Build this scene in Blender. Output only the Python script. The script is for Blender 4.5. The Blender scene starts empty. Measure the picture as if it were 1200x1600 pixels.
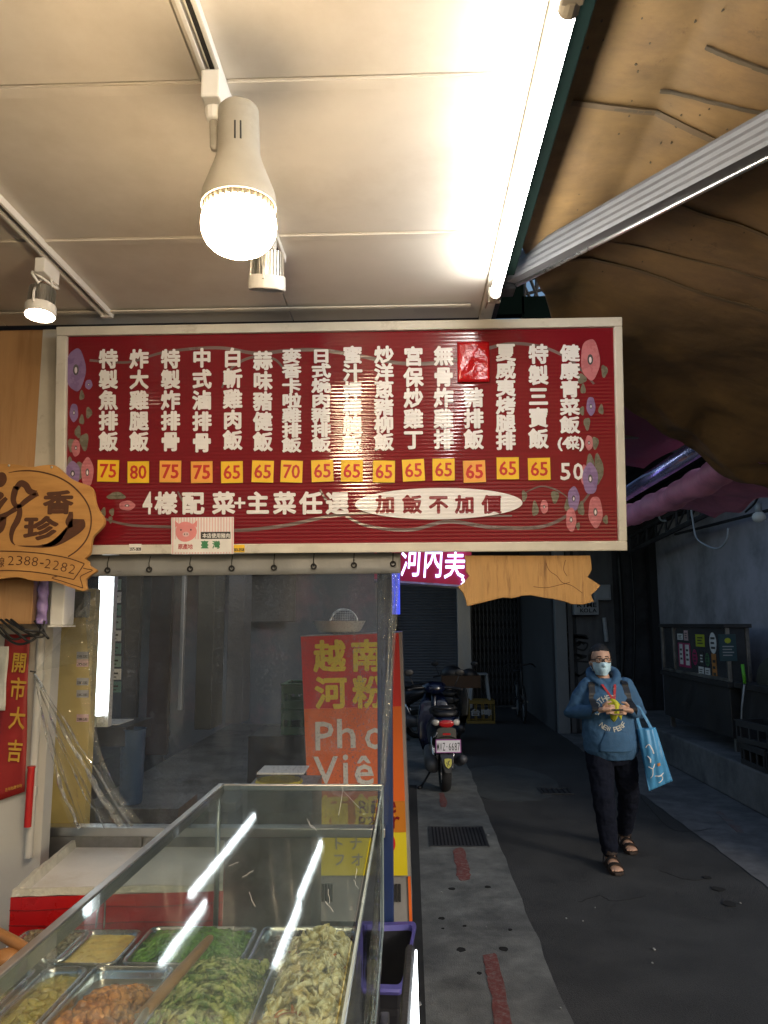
import bpy, math, random
from mathutils import Vector, Matrix, Euler, noise
R = math.radians
rnd = random.Random(7)
S = bpy.context.scene
COL = S.collection
# ---------------------------------------------------------------- camera, sky, sun, exposure
CAMZ = 1.8
camd = bpy.data.cameras.new('camera'); cam = bpy.data.objects.new('camera', camd); COL.objects.link(cam)
camd.sensor_fit = 'HORIZONTAL'; camd.sensor_width = 36; camd.lens = 36.0
camd.clip_start = .05; camd.clip_end = 500
CR = Matrix.Rotation(R(1.9), 4, 'Z') @ Matrix.Rotation(R(90 + 8.3), 4, 'X') @ Matrix.Rotation(R(-.25), 4, 'Z')
cam.matrix_world = Matrix.Translation((0, 0, CAMZ)) @ CR
S.camera = cam
wd = bpy.data.worlds.new("World"); S.world = wd; wd.use_nodes = True
nt = wd.node_tree; bg = nt.nodes['Background']
sky = nt.nodes.new('ShaderNodeTexSky'); sky.sky_type = 'NISHITA'; sky.sun_disc = False
sky.sun_elevation = R(20); sky.sun_rotation = R(138); sky.air_density = 1.3; sky.dust_density = 2.0; sky.ozone_density = 3
nt.links.new(sky.outputs[0], bg.inputs[0]); bg.inputs[1].default_value = .035
sd = bpy.data.lights.new('sun', 'SUN'); sd.energy = .26; sd.angle = R(12); sd.color = (1, .95, .9)
so = bpy.data.objects.new('sun', sd); COL.objects.link(so)
so.rotation_euler = Vector((-.62, .70, -.34)).to_track_quat('-Z', 'Y').to_euler()
S.view_settings.view_transform = 'Standard'; S.view_settings.look = 'None'
S.view_settings.exposure = 1.9; S.view_settings.gamma = 1
S.render.engine = 'CYCLES'
cy = S.cycles
cy.use_denoising = True
cy.max_bounces = 8; cy.transparent_max_bounces = 24; cy.diffuse_bounces = 4; cy.glossy_bounces = 4
cy.sample_clamp_indirect = 6; cy.caustics_reflective = False; cy.caustics_refractive = False

# ---------------------------------------------------------------- picture geometry (1200x1600 photograph -> world)
CO = Vector((0, 0, CAMZ))
def ray(px, py):
    return (CR.to_3x3() @ Vector(((px - 600) / 1200, -(py - 800) / 1200, -1)))
def W(px, py, Y):
    d = ray(px, py); return CO + d * (Y / d.y)
def G(px, py, z=0):
    d = ray(px, py); return CO + d * ((z - CAMZ) / d.z)
def V(px, py, X):
    d = ray(px, py); return CO + d * (X / d.x)
def PL(px, py, o, n):
    d = ray(px, py); return CO + d * ((o - CO).dot(n) / d.dot(n))

# ---------------------------------------------------------------- materials
MATS = {}
def _n(t, kind, **kw):
    n = t.nodes.new(kind)
    for k, v in kw.items():
        if k in n.inputs: n.inputs[k].default_value = v
        else: setattr(n, k, v)
    return n
def rgba(c): return (c[0], c[1], c[2], 1)
def mat(name, col, rough=.6, metal=0, var=.18, scale=6, bump=0, bscale=60, col2=None, mask=(.45, .65), mscale=3, stretch=(1, 1, 1), spec=.5, coat=0, alpha=None, trans=0):
    if name in MATS: return MATS[name]
    m = bpy.data.materials.new(name); m.use_nodes = True; t = m.node_tree; L = t.links
    b = t.nodes['Principled BSDF']
    tc = _n(t, 'ShaderNodeTexCoord'); mp = _n(t, 'ShaderNodeMapping'); mp.inputs['Scale'].default_value = stretch
    L.new(tc.outputs['Object'], mp.inputs[0])
    n1 = _n(t, 'ShaderNodeTexNoise', Scale=scale, Detail=6, Roughness=.62); L.new(mp.outputs[0], n1.inputs[0])
    mr = _n(t, 'ShaderNodeMapRange'); mr.inputs[1].default_value = .25; mr.inputs[2].default_value = .75
    mr.inputs[3].default_value = 1 - var; mr.inputs[4].default_value = 1 + var
    L.new(n1.outputs[0], mr.inputs[0])
    mul = _n(t, 'ShaderNodeMix', data_type='RGBA', blend_type='MULTIPLY'); mul.inputs[0].default_value = 1
    cmb = _n(t, 'ShaderNodeCombineColor')
    for i in range(3): L.new(mr.outputs[0], cmb.inputs[i])
    L.new(cmb.outputs[0], mul.inputs[7])
    if col2 is not None:
        n2 = _n(t, 'ShaderNodeTexNoise', Scale=mscale, Detail=8, Roughness=.7); L.new(mp.outputs[0], n2.inputs[0])
        m2 = _n(t, 'ShaderNodeMapRange'); m2.inputs[1].default_value = mask[0]; m2.inputs[2].default_value = mask[1]
        L.new(n2.outputs[0], m2.inputs[0])
        mx = _n(t, 'ShaderNodeMix', data_type='RGBA'); mx.inputs[6].default_value = rgba(col); mx.inputs[7].default_value = rgba(col2)
        L.new(m2.outputs[0], mx.inputs[0]); L.new(mx.outputs[2], mul.inputs[6])
    else: mul.inputs[6].default_value = rgba(col)
    L.new(mul.outputs[2], b.inputs['Base Color'])
    rr = _n(t, 'ShaderNodeMapRange'); rr.inputs[1].default_value = .3; rr.inputs[2].default_value = .7
    rr.inputs[3].default_value = max(.02, rough - .1 * min(1, rough * 2)); rr.inputs[4].default_value = min(1, rough + .12 * min(1, rough * 2))
    L.new(n1.outputs[0], rr.inputs[0]); L.new(rr.outputs[0], b.inputs['Roughness'])
    b.inputs['Metallic'].default_value = metal; b.inputs['Specular IOR Level'].default_value = spec
    b.inputs['Coat Weight'].default_value = coat
    if trans: b.inputs['Transmission Weight'].default_value = trans
    if bump:
        n3 = _n(t, 'ShaderNodeTexNoise', Scale=bscale, Detail=5); L.new(mp.outputs[0], n3.inputs[0])
        bp = _n(t, 'ShaderNodeBump', Strength=bump, Distance=.01); L.new(n3.outputs[0], bp.inputs['Height']); L.new(bp.outputs[0], b.inputs['Normal'])
    m['tree'] = 1
    MATS[name] = m
    return m
def emat(name, col, strength):
    if name in MATS: return MATS[name]
    m = bpy.data.materials.new(name); m.use_nodes = True; t = m.node_tree
    t.nodes.remove(t.nodes['Principled BSDF'])
    e = _n(t, 'ShaderNodeEmission', Strength=strength); e.inputs[0].default_value = rgba(col)
    t.links.new(e.outputs[0], t.nodes['Material Output'].inputs[0]); MATS[name] = m
    return m
def wavebump(m, scale, direction='Z', strength=.3, dist=.004):
    t = m.node_tree; L = t.links; b = t.nodes['Principled BSDF']
    tc = _n(t, 'ShaderNodeTexCoord'); w = _n(t, 'ShaderNodeTexWave', Scale=scale, Distortion=0.15, wave_type='BANDS', bands_direction=direction)
    w.inputs['Detail'].default_value = 1
    L.new(tc.outputs['Object'], w.inputs[0])
    bp = _n(t, 'ShaderNodeBump', Strength=strength, Distance=dist); L.new(w.outputs['Fac'], bp.inputs['Height'])
    old = b.inputs['Normal'].links
    if old: L.new(old[0].from_socket, bp.inputs['Normal'])
    L.new(bp.outputs[0], b.inputs['Normal'])
def film(name, tint, clear, rough, dirt, dirtcol, bump=.2, bscale=5, gloss=.5, speck=0, ior=1.45):
    """a clear sheet: straight-through light, a glossy face and a pale layer for dust and painted-in haze"""
    if name in MATS: return MATS[name]
    m = bpy.data.materials.new(name); m.use_nodes = True; t = m.node_tree; L = t.links
    t.nodes.remove(t.nodes['Principled BSDF']); out = t.nodes['Material Output']
    tc = _n(t, 'ShaderNodeTexCoord')
    tr = _n(t, 'ShaderNodeBsdfTransparent'); tr.inputs[0].default_value = rgba(tint)
    gl = _n(t, 'ShaderNodeBsdfGlossy', Roughness=rough)
    df = _n(t, 'ShaderNodeBsdfDiffuse'); df.inputs[0].default_value = rgba(dirtcol)
    tl = _n(t, 'ShaderNodeBsdfTranslucent'); tl.inputs[0].default_value = rgba(dirtcol)
    ad = _n(t, 'ShaderNodeMixShader'); ad.inputs[0].default_value = .35; L.new(df.outputs[0], ad.inputs[1]); L.new(tl.outputs[0], ad.inputs[2])
    mp = _n(t, 'ShaderNodeMapping'); mp.inputs['Scale'].default_value = (1.6, 1.6, .45) if speck else (1, 1, 1); L.new(tc.outputs['Object'], mp.inputs[0])
    n1 = _n(t, 'ShaderNodeTexNoise', Scale=3, Detail=8, Roughness=.65); L.new(mp.outputs[0], n1.inputs[0])
    mr = _n(t, 'ShaderNodeMapRange'); mr.inputs[1].default_value = .36; mr.inputs[2].default_value = .66; mr.inputs[3].default_value = dirt * .5; mr.inputs[4].default_value = dirt * 1.5
    L.new(n1.outputs[0], mr.inputs[0]); fac = mr.outputs[0]
    if speck:
        v = _n(t, 'ShaderNodeTexNoise', Scale=140, Detail=4, Roughness=.7); L.new(tc.outputs['Object'], v.inputs[0])
        m2 = _n(t, 'ShaderNodeMapRange'); m2.inputs[1].default_value = .525; m2.inputs[2].default_value = .62; m2.inputs[3].default_value = 0; m2.inputs[4].default_value = speck
        L.new(v.outputs[0], m2.inputs[0])
        m3 = _n(t, 'ShaderNodeMath', operation='MULTIPLY'); L.new(m2.outputs[0], m3.inputs[0])
        m4 = _n(t, 'ShaderNodeMapRange'); m4.inputs[1].default_value = .35; m4.inputs[2].default_value = .7; L.new(n1.outputs[0], m4.inputs[0])
        L.new(m4.outputs[0], m3.inputs[1])
        a = _n(t, 'ShaderNodeMath', operation='ADD', use_clamp=True); L.new(fac, a.inputs[0]); L.new(m3.outputs[0], a.inputs[1]); fac = a.outputs[0]
    mx = _n(t, 'ShaderNodeMixShader'); L.new(fac, mx.inputs[0]); L.new(tr.outputs[0], mx.inputs[1]); L.new(ad.outputs[0], mx.inputs[2])
    fr = _n(t, 'ShaderNodeLayerWeight'); fr.inputs[0].default_value = .5
    pw = _n(t, 'ShaderNodeMath', operation='POWER'); pw.inputs[1].default_value = 5; L.new(fr.outputs['Facing'], pw.inputs[0])
    pm = _n(t, 'ShaderNodeMath', operation='MULTIPLY_ADD'); pm.inputs[1].default_value = .95; pm.inputs[2].default_value = .045; L.new(pw.outputs[0], pm.inputs[0])
    gm = _n(t, 'ShaderNodeMath', operation='MULTIPLY', use_clamp=True); gm.inputs[1].default_value = gloss; L.new(pm.outputs[0], gm.inputs[0])
    m5 = _n(t, 'ShaderNodeMixShader'); L.new(gm.outputs[0], m5.inputs[0]); L.new(mx.outputs[0], m5.inputs[1]); L.new(gl.outputs[0], m5.inputs[2])
    if bump:
        n3 = _n(t, 'ShaderNodeTexNoise', Scale=bscale, Detail=3); L.new(tc.outputs['Object'], n3.inputs[0])
        bp = _n(t, 'ShaderNodeBump', Strength=bump, Distance=.02); L.new(n3.outputs[0], bp.inputs['Height'])
        L.new(bp.outputs[0], gl.inputs['Normal']); L.new(bp.outputs[0], fr.inputs['Normal'])
    L.new(m5.outputs[0], out.inputs[0]); MATS[name] = m
    return m

# ---------------------------------------------------------------- mesh builder
def frame_of(d):
    d = d.normalized(); a = Vector((0, 0, 1)) if abs(d.z) < .9 else Vector((1, 0, 0))
    x = a.cross(d).normalized(); return x, d.cross(x).normalized()
class MB:
    def __init__(s): s.v = []; s.f = []
    def add(s, vs, fs, M=None):
        o = len(s.v)
        s.v += [tuple(M @ Vector(p)) if M is not None else tuple(p) for p in vs]
        s.f += [tuple(i + o for i in f) for f in fs]; return s
    def box(s, c, d, M=None):
        x, y, z = d[0] / 2, d[1] / 2, d[2] / 2
        vs = [(c[0] + a * x, c[1] + b * y, c[2] + e * z) for a in (-1, 1) for b in (-1, 1) for e in (-1, 1)]
        return s.add(vs, [(0, 1, 3, 2), (4, 6, 7, 5), (0, 4, 5, 1), (2, 3, 7, 6), (0, 2, 6, 4), (1, 5, 7, 3)], M)
    def bb(s, a, b, M=None):
        return s.box([(a[i] + b[i]) / 2 for i in range(3)], [abs(b[i] - a[i]) for i in range(3)], M)
    def loft(s, rings, caps=True, closed=False, M=None):
        n = len(rings[0]); vs = [p for r in rings for p in r]; fs = []
        m = len(rings)
        for k in range(m - (0 if closed else 1)):
            a, b = k * n, ((k + 1) % m) * n
            for i in range(n):
                j = (i + 1) % n; fs.append((a + i, a + j, b + j, b + i))
        if caps and not closed: fs += [tuple(range(n))[::-1], tuple(range((m - 1) * n, m * n))]
        return s.add(vs, fs, M)
    def tube(s, pts, r, n=10, closed=False, caps=True, M=None, round_ends=False):
        pts = [Vector(p) for p in pts]; k = len(pts)
        rs = list(r) if isinstance(r, (list, tuple)) else [r] * k
        if round_ends:
            d0 = (pts[0] - pts[1]).normalized(); d1 = (pts[-1] - pts[-2]).normalized()
            mx_ = lambda q: max(q) if isinstance(q, tuple) else q
            sc_ = lambda q, f: tuple(c * f for c in q) if isinstance(q, tuple) else q * f
            a0, b0 = pts[0], rs[0]; a1, b1 = pts[-1], rs[-1]
            pts = [a0 + d0 * mx_(b0) * .95, a0 + d0 * mx_(b0) * .6] + pts + [a1 + d1 * mx_(b1) * .6, a1 + d1 * mx_(b1) * .95]
            rs = [sc_(b0, .3), sc_(b0, .8)] + rs + [sc_(b1, .8), sc_(b1, .3)]; k = len(pts)
        rings = []; x = None
        for i, p in enumerate(pts):
            if closed: d = pts[(i + 1) % k] - pts[i - 1]
            else: d = pts[min(i + 1, k - 1)] - pts[max(i - 1, 0)]
            if d.length < 1e-9: d = Vector((0, 0, 1))
            d.normalize()
            if x is None: x, y = frame_of(d)
            else:
                x = (x - d * x.dot(d))
                if x.length < 1e-6: x, y = frame_of(d)
                x.normalize(); y = d.cross(x).normalized()
            q = rs[i]; qx, qy = q if isinstance(q, tuple) else (q, q)
            rings.append([p + x * (math.cos(2 * math.pi * j / n) * qx) + y * (math.sin(2 * math.pi * j / n) * qy) for j in range(n)])
        return s.loft(rings, caps, closed, M)
    def lathe(s, prof, n=32, M=None, caps=True):
        return s.loft([[(r * math.cos(2 * math.pi * j / n), r * math.sin(2 * math.pi * j / n), z) for j in range(n)] for r, z in prof], caps, False, M)
    def ell(s, c, r, nu=16, nv=10, M=None):
        rx, ry, rz = (r, r, r) if not isinstance(r, (tuple, list)) else r
        rings = []
        for i in range(1, nv):
            a = math.pi * i / nv
            rings.append([(c[0] + rx * math.sin(a) * math.cos(2 * math.pi * j / nu), c[1] + ry * math.sin(a) * math.sin(2 * math.pi * j / nu), c[2] - rz * math.cos(a)) for j in range(nu)])
        o = len(s.v); s.loft(rings, False, False, M)
        e = len(s.v); t = [(c[0], c[1], c[2] - rz), (c[0], c[1], c[2] + rz)]
        s.v += [tuple(M @ Vector(p)) if M is not None else p for p in t]
        for j in range(nu):
            k = (j + 1) % nu
            s.f.append((o + k, o + j, e)); b = o + (nv - 2) * nu; s.f.append((b + j, b + k, e + 1))
        return s
    def prism(s, poly, t, M=None, z0=0):
        """outline in x, y pushed out from z0 to z0 + t"""
        n = len(poly)
        a = sum(poly[i][0] * poly[(i + 1) % n][1] - poly[(i + 1) % n][0] * poly[i][1] for i in range(n))
        if a < 0: poly = poly[::-1]
        vs = [(p[0], p[1], z0) for p in poly] + [(p[0], p[1], z0 + t) for p in poly]
        fs = [tuple(range(n))[::-1], tuple(range(n, 2 * n))] + [(i, (i + 1) % n, n + (i + 1) % n, n + i) for i in range(n)]
        return s.add(vs, fs, M)
    def grid(s, fn, nu, nv):
        vs = [fn(i / nu, j / nv) for j in range(nv + 1) for i in range(nu + 1)]
        return s.add(vs, [(j * (nu + 1) + i, j * (nu + 1) + i + 1, (j + 1) * (nu + 1) + i + 1, (j + 1) * (nu + 1) + i) for j in range(nv) for i in range(nu)])
    def build(s, name, m, parent=None, smooth=False, bevel=0, local=False, solid=0, sub=0, auto=None):
        vs = [Vector(v) for v in s.v]
        loc = None
        if parent is not None:
            if not local:
                inv = WM[parent.name].inverted(); vs = [inv @ v for v in vs]
        elif not local and vs:
            loc = Vector(((min(v.x for v in vs) + max(v.x for v in vs)) / 2, (min(v.y for v in vs) + max(v.y for v in vs)) / 2, min(v.z for v in vs)))
            vs = [v - loc for v in vs]
        me = bpy.data.meshes.new(name); me.from_pydata([tuple(v) for v in vs], [], s.f); me.update()
        if m is not None: me.materials.append(m)
        if smooth: me.polygons.foreach_set('use_smooth', [True] * len(me.polygons))
        o = bpy.data.objects.new(name, me); COL.objects.link(o)
        if auto and smooth: me.set_sharp_from_angle(angle=R(auto))
        if parent is not None: o.parent = parent; WM[o.name] = WM[parent.name]
        elif loc is not None: o.location = loc; WM[o.name] = Matrix.Translation(loc)
        else: WM[o.name] = Matrix()
        if bevel:
            b = o.modifiers.new('bevel', 'BEVEL'); b.width = bevel; b.segments = 2; b.limit_method = 'ANGLE'; b.angle_limit = R(40)
        if solid:
            b = o.modifiers.new('solid', 'SOLIDIFY'); b.thickness = solid; b.offset = 0
        if sub:
            b = o.modifiers.new('sub', 'SUBSURF'); b.levels = sub; b.render_levels = sub
        return o
WM = {}
def tag(o, label=None, cat=None, group=None, kind=None):
    for k, v in (('label', label), ('category', cat), ('group', group), ('kind', kind)):
        if v: o[k] = v
    return o
def thing(name, label, cat, loc=(0, 0, 0), rot=(0, 0, 0), group=None, M=None):
    o = bpy.data.objects.new(name, None); COL.objects.link(o); o.empty_display_size = .1
    m = M if M is not None else Matrix.Translation(loc) @ Euler(rot).to_matrix().to_4x4()
    o.matrix_world = m; WM[o.name] = m
    return tag(o, label, cat, group)
def copy_thing(root, M, label, group=None, cat=None):
    def rec(o, par):
        c = o.copy(); COL.objects.link(c)
        if par is not None: c.parent = par
        for ch in [k for k in ORIG if k.parent == o]: rec(ch, c)
        return c
    ORIG = list(COL.objects)
    r = rec(root, None); r.matrix_world = M; WM[r.name] = M
    return tag(r, label, cat, group)
def structure(o): o['kind'] = 'structure'; return o

# ---------------------------------------------------------------- lettering
GC = {}
def glyph(ch, off=.02, res=2):
    k = (ch, off, res)
    if k not in GC:
        cu = bpy.data.curves.new('t', 'FONT'); cu.body = ch; cu.size = 1; cu.align_x = 'CENTER'; cu.align_y = 'CENTER'; cu.offset = off; cu.resolution_u = res
        ob = bpy.data.objects.new('t', cu); COL.objects.link(ob)
        me = bpy.data.meshes.new_from_object(ob.evaluated_get(bpy.context.evaluated_depsgraph_get()))
        vs = [tuple(v.co) for v in me.vertices]; fs = [tuple(p.vertices) for p in me.polygons]
        bpy.data.objects.remove(ob); bpy.data.meshes.remove(me); bpy.data.curves.remove(cu)
        GC[k] = (vs, fs)
    return GC[k]
def put(mb, ch, M, w=1, h=1, off=.02, fit=False, res=2, shear=0):
    if off > .013:                                  # a heavy stroke: the outline laid down several times, shifted round a small circle
        o = off - .004
        for k in range(8):
            a = 2 * math.pi * k / 8; put1(mb, ch, M @ T((o * math.cos(a) * w * (.55 if fit else 1), o * math.sin(a) * h * (.55 if fit else 1), (.00001 * k))), w, h, .004, fit, res, shear)
    put1(mb, ch, M @ T((0, 0, .00009 if off > .013 else 0)), w, h, min(off, .004), fit, res, shear)
def put1(mb, ch, M, w, h, off, fit, res, shear):
    """a glyph (or word) in the x, y plane of M; w, h scale the em box, or with fit the outline's own box"""
    vs, fs = glyph(ch, off, res)
    if not vs: return
    if fit:
        x0, x1 = min(v[0] for v in vs), max(v[0] for v in vs); y0, y1 = min(v[1] for v in vs), max(v[1] for v in vs)
        q = [((v[0] - (x0 + x1) / 2) * w / (x1 - x0), (v[1] - (y0 + y1) / 2) * h / (y1 - y0), 0) for v in vs]
    else:
        dy = .08 if ord(ch[0]) > 0x2000 else .045
        q = [(v[0] * w, (v[1] - dy) * h, 0) for v in vs]
    q = [(x + shear * y, y, z) for x, y, z in q]
    mb.add(q, fs, M)
def basis(o, x, y):
    x = x.normalized(); z = x.cross(y).normalized(); y = z.cross(x)
    m = Matrix((x, y, z)).transposed().to_4x4(); m.translation = o; return m
T = Matrix.Translation
UP = Matrix.Rotation(R(90), 4, 'X')          # x, y outline -> upright, facing -Y
def ngon(cx, cy, rx, ry, n=24, wob=0, k=5, ph=0):
    return [(cx + rx * (1 + wob * math.cos(k * a + ph)) * math.cos(a), cy + ry * (1 + wob * math.cos(k * a + ph)) * math.sin(a)) for a in [2 * math.pi * i / n for i in range(n)]]
def ribbon(pts, w):
    """outline of a stroke of width w (number or list) along 2-D points"""
    n = len(pts); ws = w if isinstance(w, list) else [w] * n
    A, B = [], []
    for i in range(n):
        d = Vector(pts[min(i + 1, n - 1)]) - Vector(pts[max(i - 1, 0)]); d.normalize(); q = Vector((-d.y, d.x)) * ws[i] / 2
        A.append(tuple(Vector(pts[i]) + q)); B.append(tuple(Vector(pts[i]) - q))
    return A + B[::-1]
def spline(pts, k=6):
    P = [Vector(p) for p in pts]; out = []
    for i in range(len(P) - 1):
        p0, p1, p2, p3 = P[max(i - 1, 0)], P[i], P[i + 1], P[min(i + 2, len(P) - 1)]
        for j in range(k):
            t = j / k
            out.append(.5 * ((2 * p1) + (p2 - p0) * t + (2 * p0 - 5 * p1 + 4 * p2 - p3) * t * t + (3 * p1 - p0 - 3 * p2 + p3) * t ** 3))
    return out + [P[-1]]
# ================================================================ SETTING
def spl_c(p, seed):
    r = random.Random(seed); q = spline(p, 7); return [(v[0] + r.uniform(-.008, .008), v[1] + r.uniform(-.01, .01)) for v in q]
M_asph = mat('asphalt', (.05, .05, .05), .8, var=.4, scale=2.2, bump=1.0, bscale=130, col2=(.115, .112, .108), mscale=110, mask=(.56, .7))
M_conc = mat('old_concrete', (.21, .215, .2), .8, var=.35, scale=7, bump=.5, bscale=120, col2=(.12, .122, .118), mscale=1.3, mask=(.4, .6))
M_kerb = mat('kerb_concrete', (.17, .17, .172), .85, var=.35, scale=6, bump=.4, bscale=60, col2=(.1, .1, .105), mscale=2)
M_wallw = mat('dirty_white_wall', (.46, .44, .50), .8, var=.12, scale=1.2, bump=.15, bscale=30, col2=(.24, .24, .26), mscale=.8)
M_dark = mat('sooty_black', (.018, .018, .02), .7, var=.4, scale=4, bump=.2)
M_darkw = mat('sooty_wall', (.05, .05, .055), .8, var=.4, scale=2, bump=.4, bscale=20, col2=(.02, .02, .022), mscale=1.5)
M_grout = mat('cement_wall', (.09, .09, .095), .85, var=.25, scale=1.5, bump=.3, bscale=30, col2=(.09, .09, .095), mscale=1)
g = MB()
g.grid(lambda u, v: (-30 + 60 * u, -12 + 72 * v, 0), 2, 2)
structure(g.build('road', M_asph, local=True))
# broken-edged concrete strips each side of the asphalt
def strip(name, x0, x1, y0, y1, z, m, jx0=0, jx1=0, n=90, seed=1):
    r = random.Random(seed); b = MB()
    ys = [y0 + (y1 - y0) * i / n for i in range(n + 1)]
    L_ = [(x0 + r.uniform(-1, 1) * jx0 + .003 * (jx0 > 0) * math.sin(y * 2.1), y) for y in ys]
    R_ = [(x1 + r.uniform(-1, 1) * jx1 + .003 * (jx1 > 0) * math.sin(y * 3.3), y) for y in ys]
    for i in range(n):
        o = len(b.v)
        b.v += [(*L_[i], z), (*R_[i], z), (*R_[i + 1], z), (*L_[i + 1], z)]; b.f.append((o, o + 1, o + 2, o + 3))
    return structure(b.build(name, m))
strip('concrete_pavement', -3.0, .72, -3, 16.9, .004, M_conc, 0, .012)
strip('far_pavement', 2.44, 3.3, -3, 13.1, .004, M_kerb, .014, 0, seed=4)
M_pale = mat('paler_road_grey', (.075, .082, .08), .8, var=.3, scale=5, bump=.6, bscale=140, col2=(.055, .058, .058), mscale=3)
a = G(790, 1222); b = MB(); r = random.Random(12); b.prism([(a.x + .58 * math.cos(k * .1047) * (1 + r.uniform(-.02, .02)), a.y + 1.0 * math.sin(k * .1047) * (1 + r.uniform(-.02, .02))) for k in range(60)], .0015, z0=.0015); structure(b.build('road_disc', M_pale))  # disc slightly paler and greener than the asphalt around it
b = MB(); b.bb((-.03, 1.0, .0045), (.055, 9.0, .0062)); structure(b.build('gutter', mat('gutter_dirt', (.03, .03, .03), .9, var=.5, scale=8)))
# dirt film tracks and cracks in the asphalt
for i, pts in enumerate([[(1000, 1245), (1040, 1290), (1070, 1300), (1110, 1296)], [(905, 1410), (935, 1400), (960, 1408), (1010, 1400)], [(1030, 1360), (1075, 1375), (1110, 1372)]]):
    q = spl_c([tuple(G(x, y)[:2]) for x, y in pts], i); b = MB(); b.prism(ribbon(q, [.004 + .006 * abs(noise.noise(Vector((k * .7, i, 0)))) for k in range(len(q))]), .0012, z0=.0012 if i != 0 else .0052); structure(b.build('road_crack', mat('crack_dirt', (.018, .018, .018), .95)))
# red paint that is wearing off the strips
M_redp = mat('worn_red_paint', (.21, .06, .05), .8, var=.3, scale=14, col2=(.2, .13, .12), mscale=28, mask=(.46, .62), bump=.3, bscale=90)
def paint_patch(poly, label):
    b = MB(); b.prism(spl2(poly), .002, z0=.0045)
    return tag(b.build('paint_mark', M_redp), label, 'paint mark', 'worn red paint marks on the pavement')
def spl2(p):
    q = spline(p + [p[0]], 5)[:-1]; r = random.Random(len(p))
    return [(v[0] + r.uniform(-.008, .008), v[1] + r.uniform(-.012, .012)) for v in q]
def gp(*pp): return [tuple(G(x, y, .005)[:2]) for x, y in pp]
paint_patch(gp((756, 1494), (776, 1492), (790, 1545), (800, 1600), (803, 1650), (776, 1650), (770, 1560), (760, 1525)), 'longest worn red paint stripe, on the pale concrete by the bottom edge')
paint_patch(gp((708, 1328), (724, 1326), (732, 1355), (734, 1372), (717, 1375), (712, 1352)), 'short worn red paint stripe just this side of the drain grate')
paint_patch(gp((686, 1240), (694, 1240), (698, 1258), (688, 1259)), 'small faded red paint stripe beyond the drain grate')
paint_patch(gp((1118, 1270), (1126, 1268), (1160, 1296), (1150, 1299)), 'faded red paint patch by the low far kerb').data.materials[0] = mat('faded_red_paint', (.2, .1, .085), .8, var=.3, scale=14, col2=(.16, .15, .15), mscale=7, mask=(.35, .5))
# drain grate and cover
M_grate = mat('grate_iron', (.09, .095, .105), .45, metal=.7, var=.3, scale=10)
def grate(name, cx, cy, wx, wy, label, bars=14):
    t = thing(name, label, 'drain cover', (cx, cy, 0))
    f = MB(); z = .008
    for sx in (-1, 1): f.box((cx + sx * (wx / 2 - .012), cy, z), (.024, wy, .008))
    for sy in (-1, 1): f.box((cx, cy + sy * (wy / 2 - .012), z), (wx - .048, .024, .008))
    f.build('rim', M_grate, t)
    f = MB(); f.box((cx, cy, .0052), (wx - .05, wy - .05, .0016)); f.build('pit', M_dark, t)
    f = MB()
    for i in range(bars): f.box((cx - wx / 2 + .03 + (wx - .06) * (i + .5) / bars, cy, .0078), ((wx - .06) / bars * .5, wy - .05, .006))
    f.build('grating', M_grate, t)
a = G(715, 1308); grate('drain_grate', a.x, a.y, .48, .62, 'dark slotted drain grate let into the pale concrete strip')
a = G(868, 1237); grate('utility_cover', a.x, a.y, .34, .3, 'small dark rectangular cover sunk in the asphalt near the walking person', 5)
# litter and potholes in the concrete
M_pap = mat('litter_paper', (.4, .4, .38), .8)
for i, (px, py, s) in enumerate([(763, 1306, .05), (885, 1437, .03), (911, 1441, .02), (1022, 1485, .05), (1020, 1507, .03), (655, 1572, .06), (1157, 1413, .03), (876, 1578, .03), (760, 1450, .02), (690, 1396, .03), (1018, 1238, .03), (930, 1420, .018)]):
    p = G(px, py); b = MB(); r = random.Random(i)
    b.prism([(p.x + s * .24 * math.cos(a) * r.uniform(.4, 1), p.y + s * .45 * math.sin(a) * r.uniform(.4, 1)) for a in [k * 2 * math.pi / 7 for k in range(7)]], .004, z0=.006)
    lab = ['crumpled white paper scrap by the drain grate', None, None, None, None, 'pale crumpled tissue on the concrete beside the white glowing edge'][i] if i < 6 else None
    tag(b.build('litter_scrap', M_pap), lab or 'tiny pale litter fleck lying on the ground', 'litter', 'litter flecks on the ground')
M_hole = mat('pit_dirt', (.012, .012, .012), .95)
for i, (px, py, sx) in enumerate([(706, 1390, .05), (762, 1387, .045), (720, 1485, .06), (787, 1484, .062), (690, 1436, .045), (726, 1448, .025), (797, 1454, .03), (749, 1522, .03), (692, 1452, .02), (1105, 1372, .07), (1122, 1390, .09), (1140, 1413, .1)]):
    p = G(px, py); b = MB(); r = random.Random(i + 5)
    b.prism([(p.x + sx * .5 * math.cos(a) * r.uniform(.7, 1.1), p.y + sx * .55 * math.sin(a) * r.uniform(.7, 1.1)) for a in [k * 2 * math.pi / 11 for k in range(11)]], .0015, z0=.0046)
    structure(b.build('ground_pit', M_hole))

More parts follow.
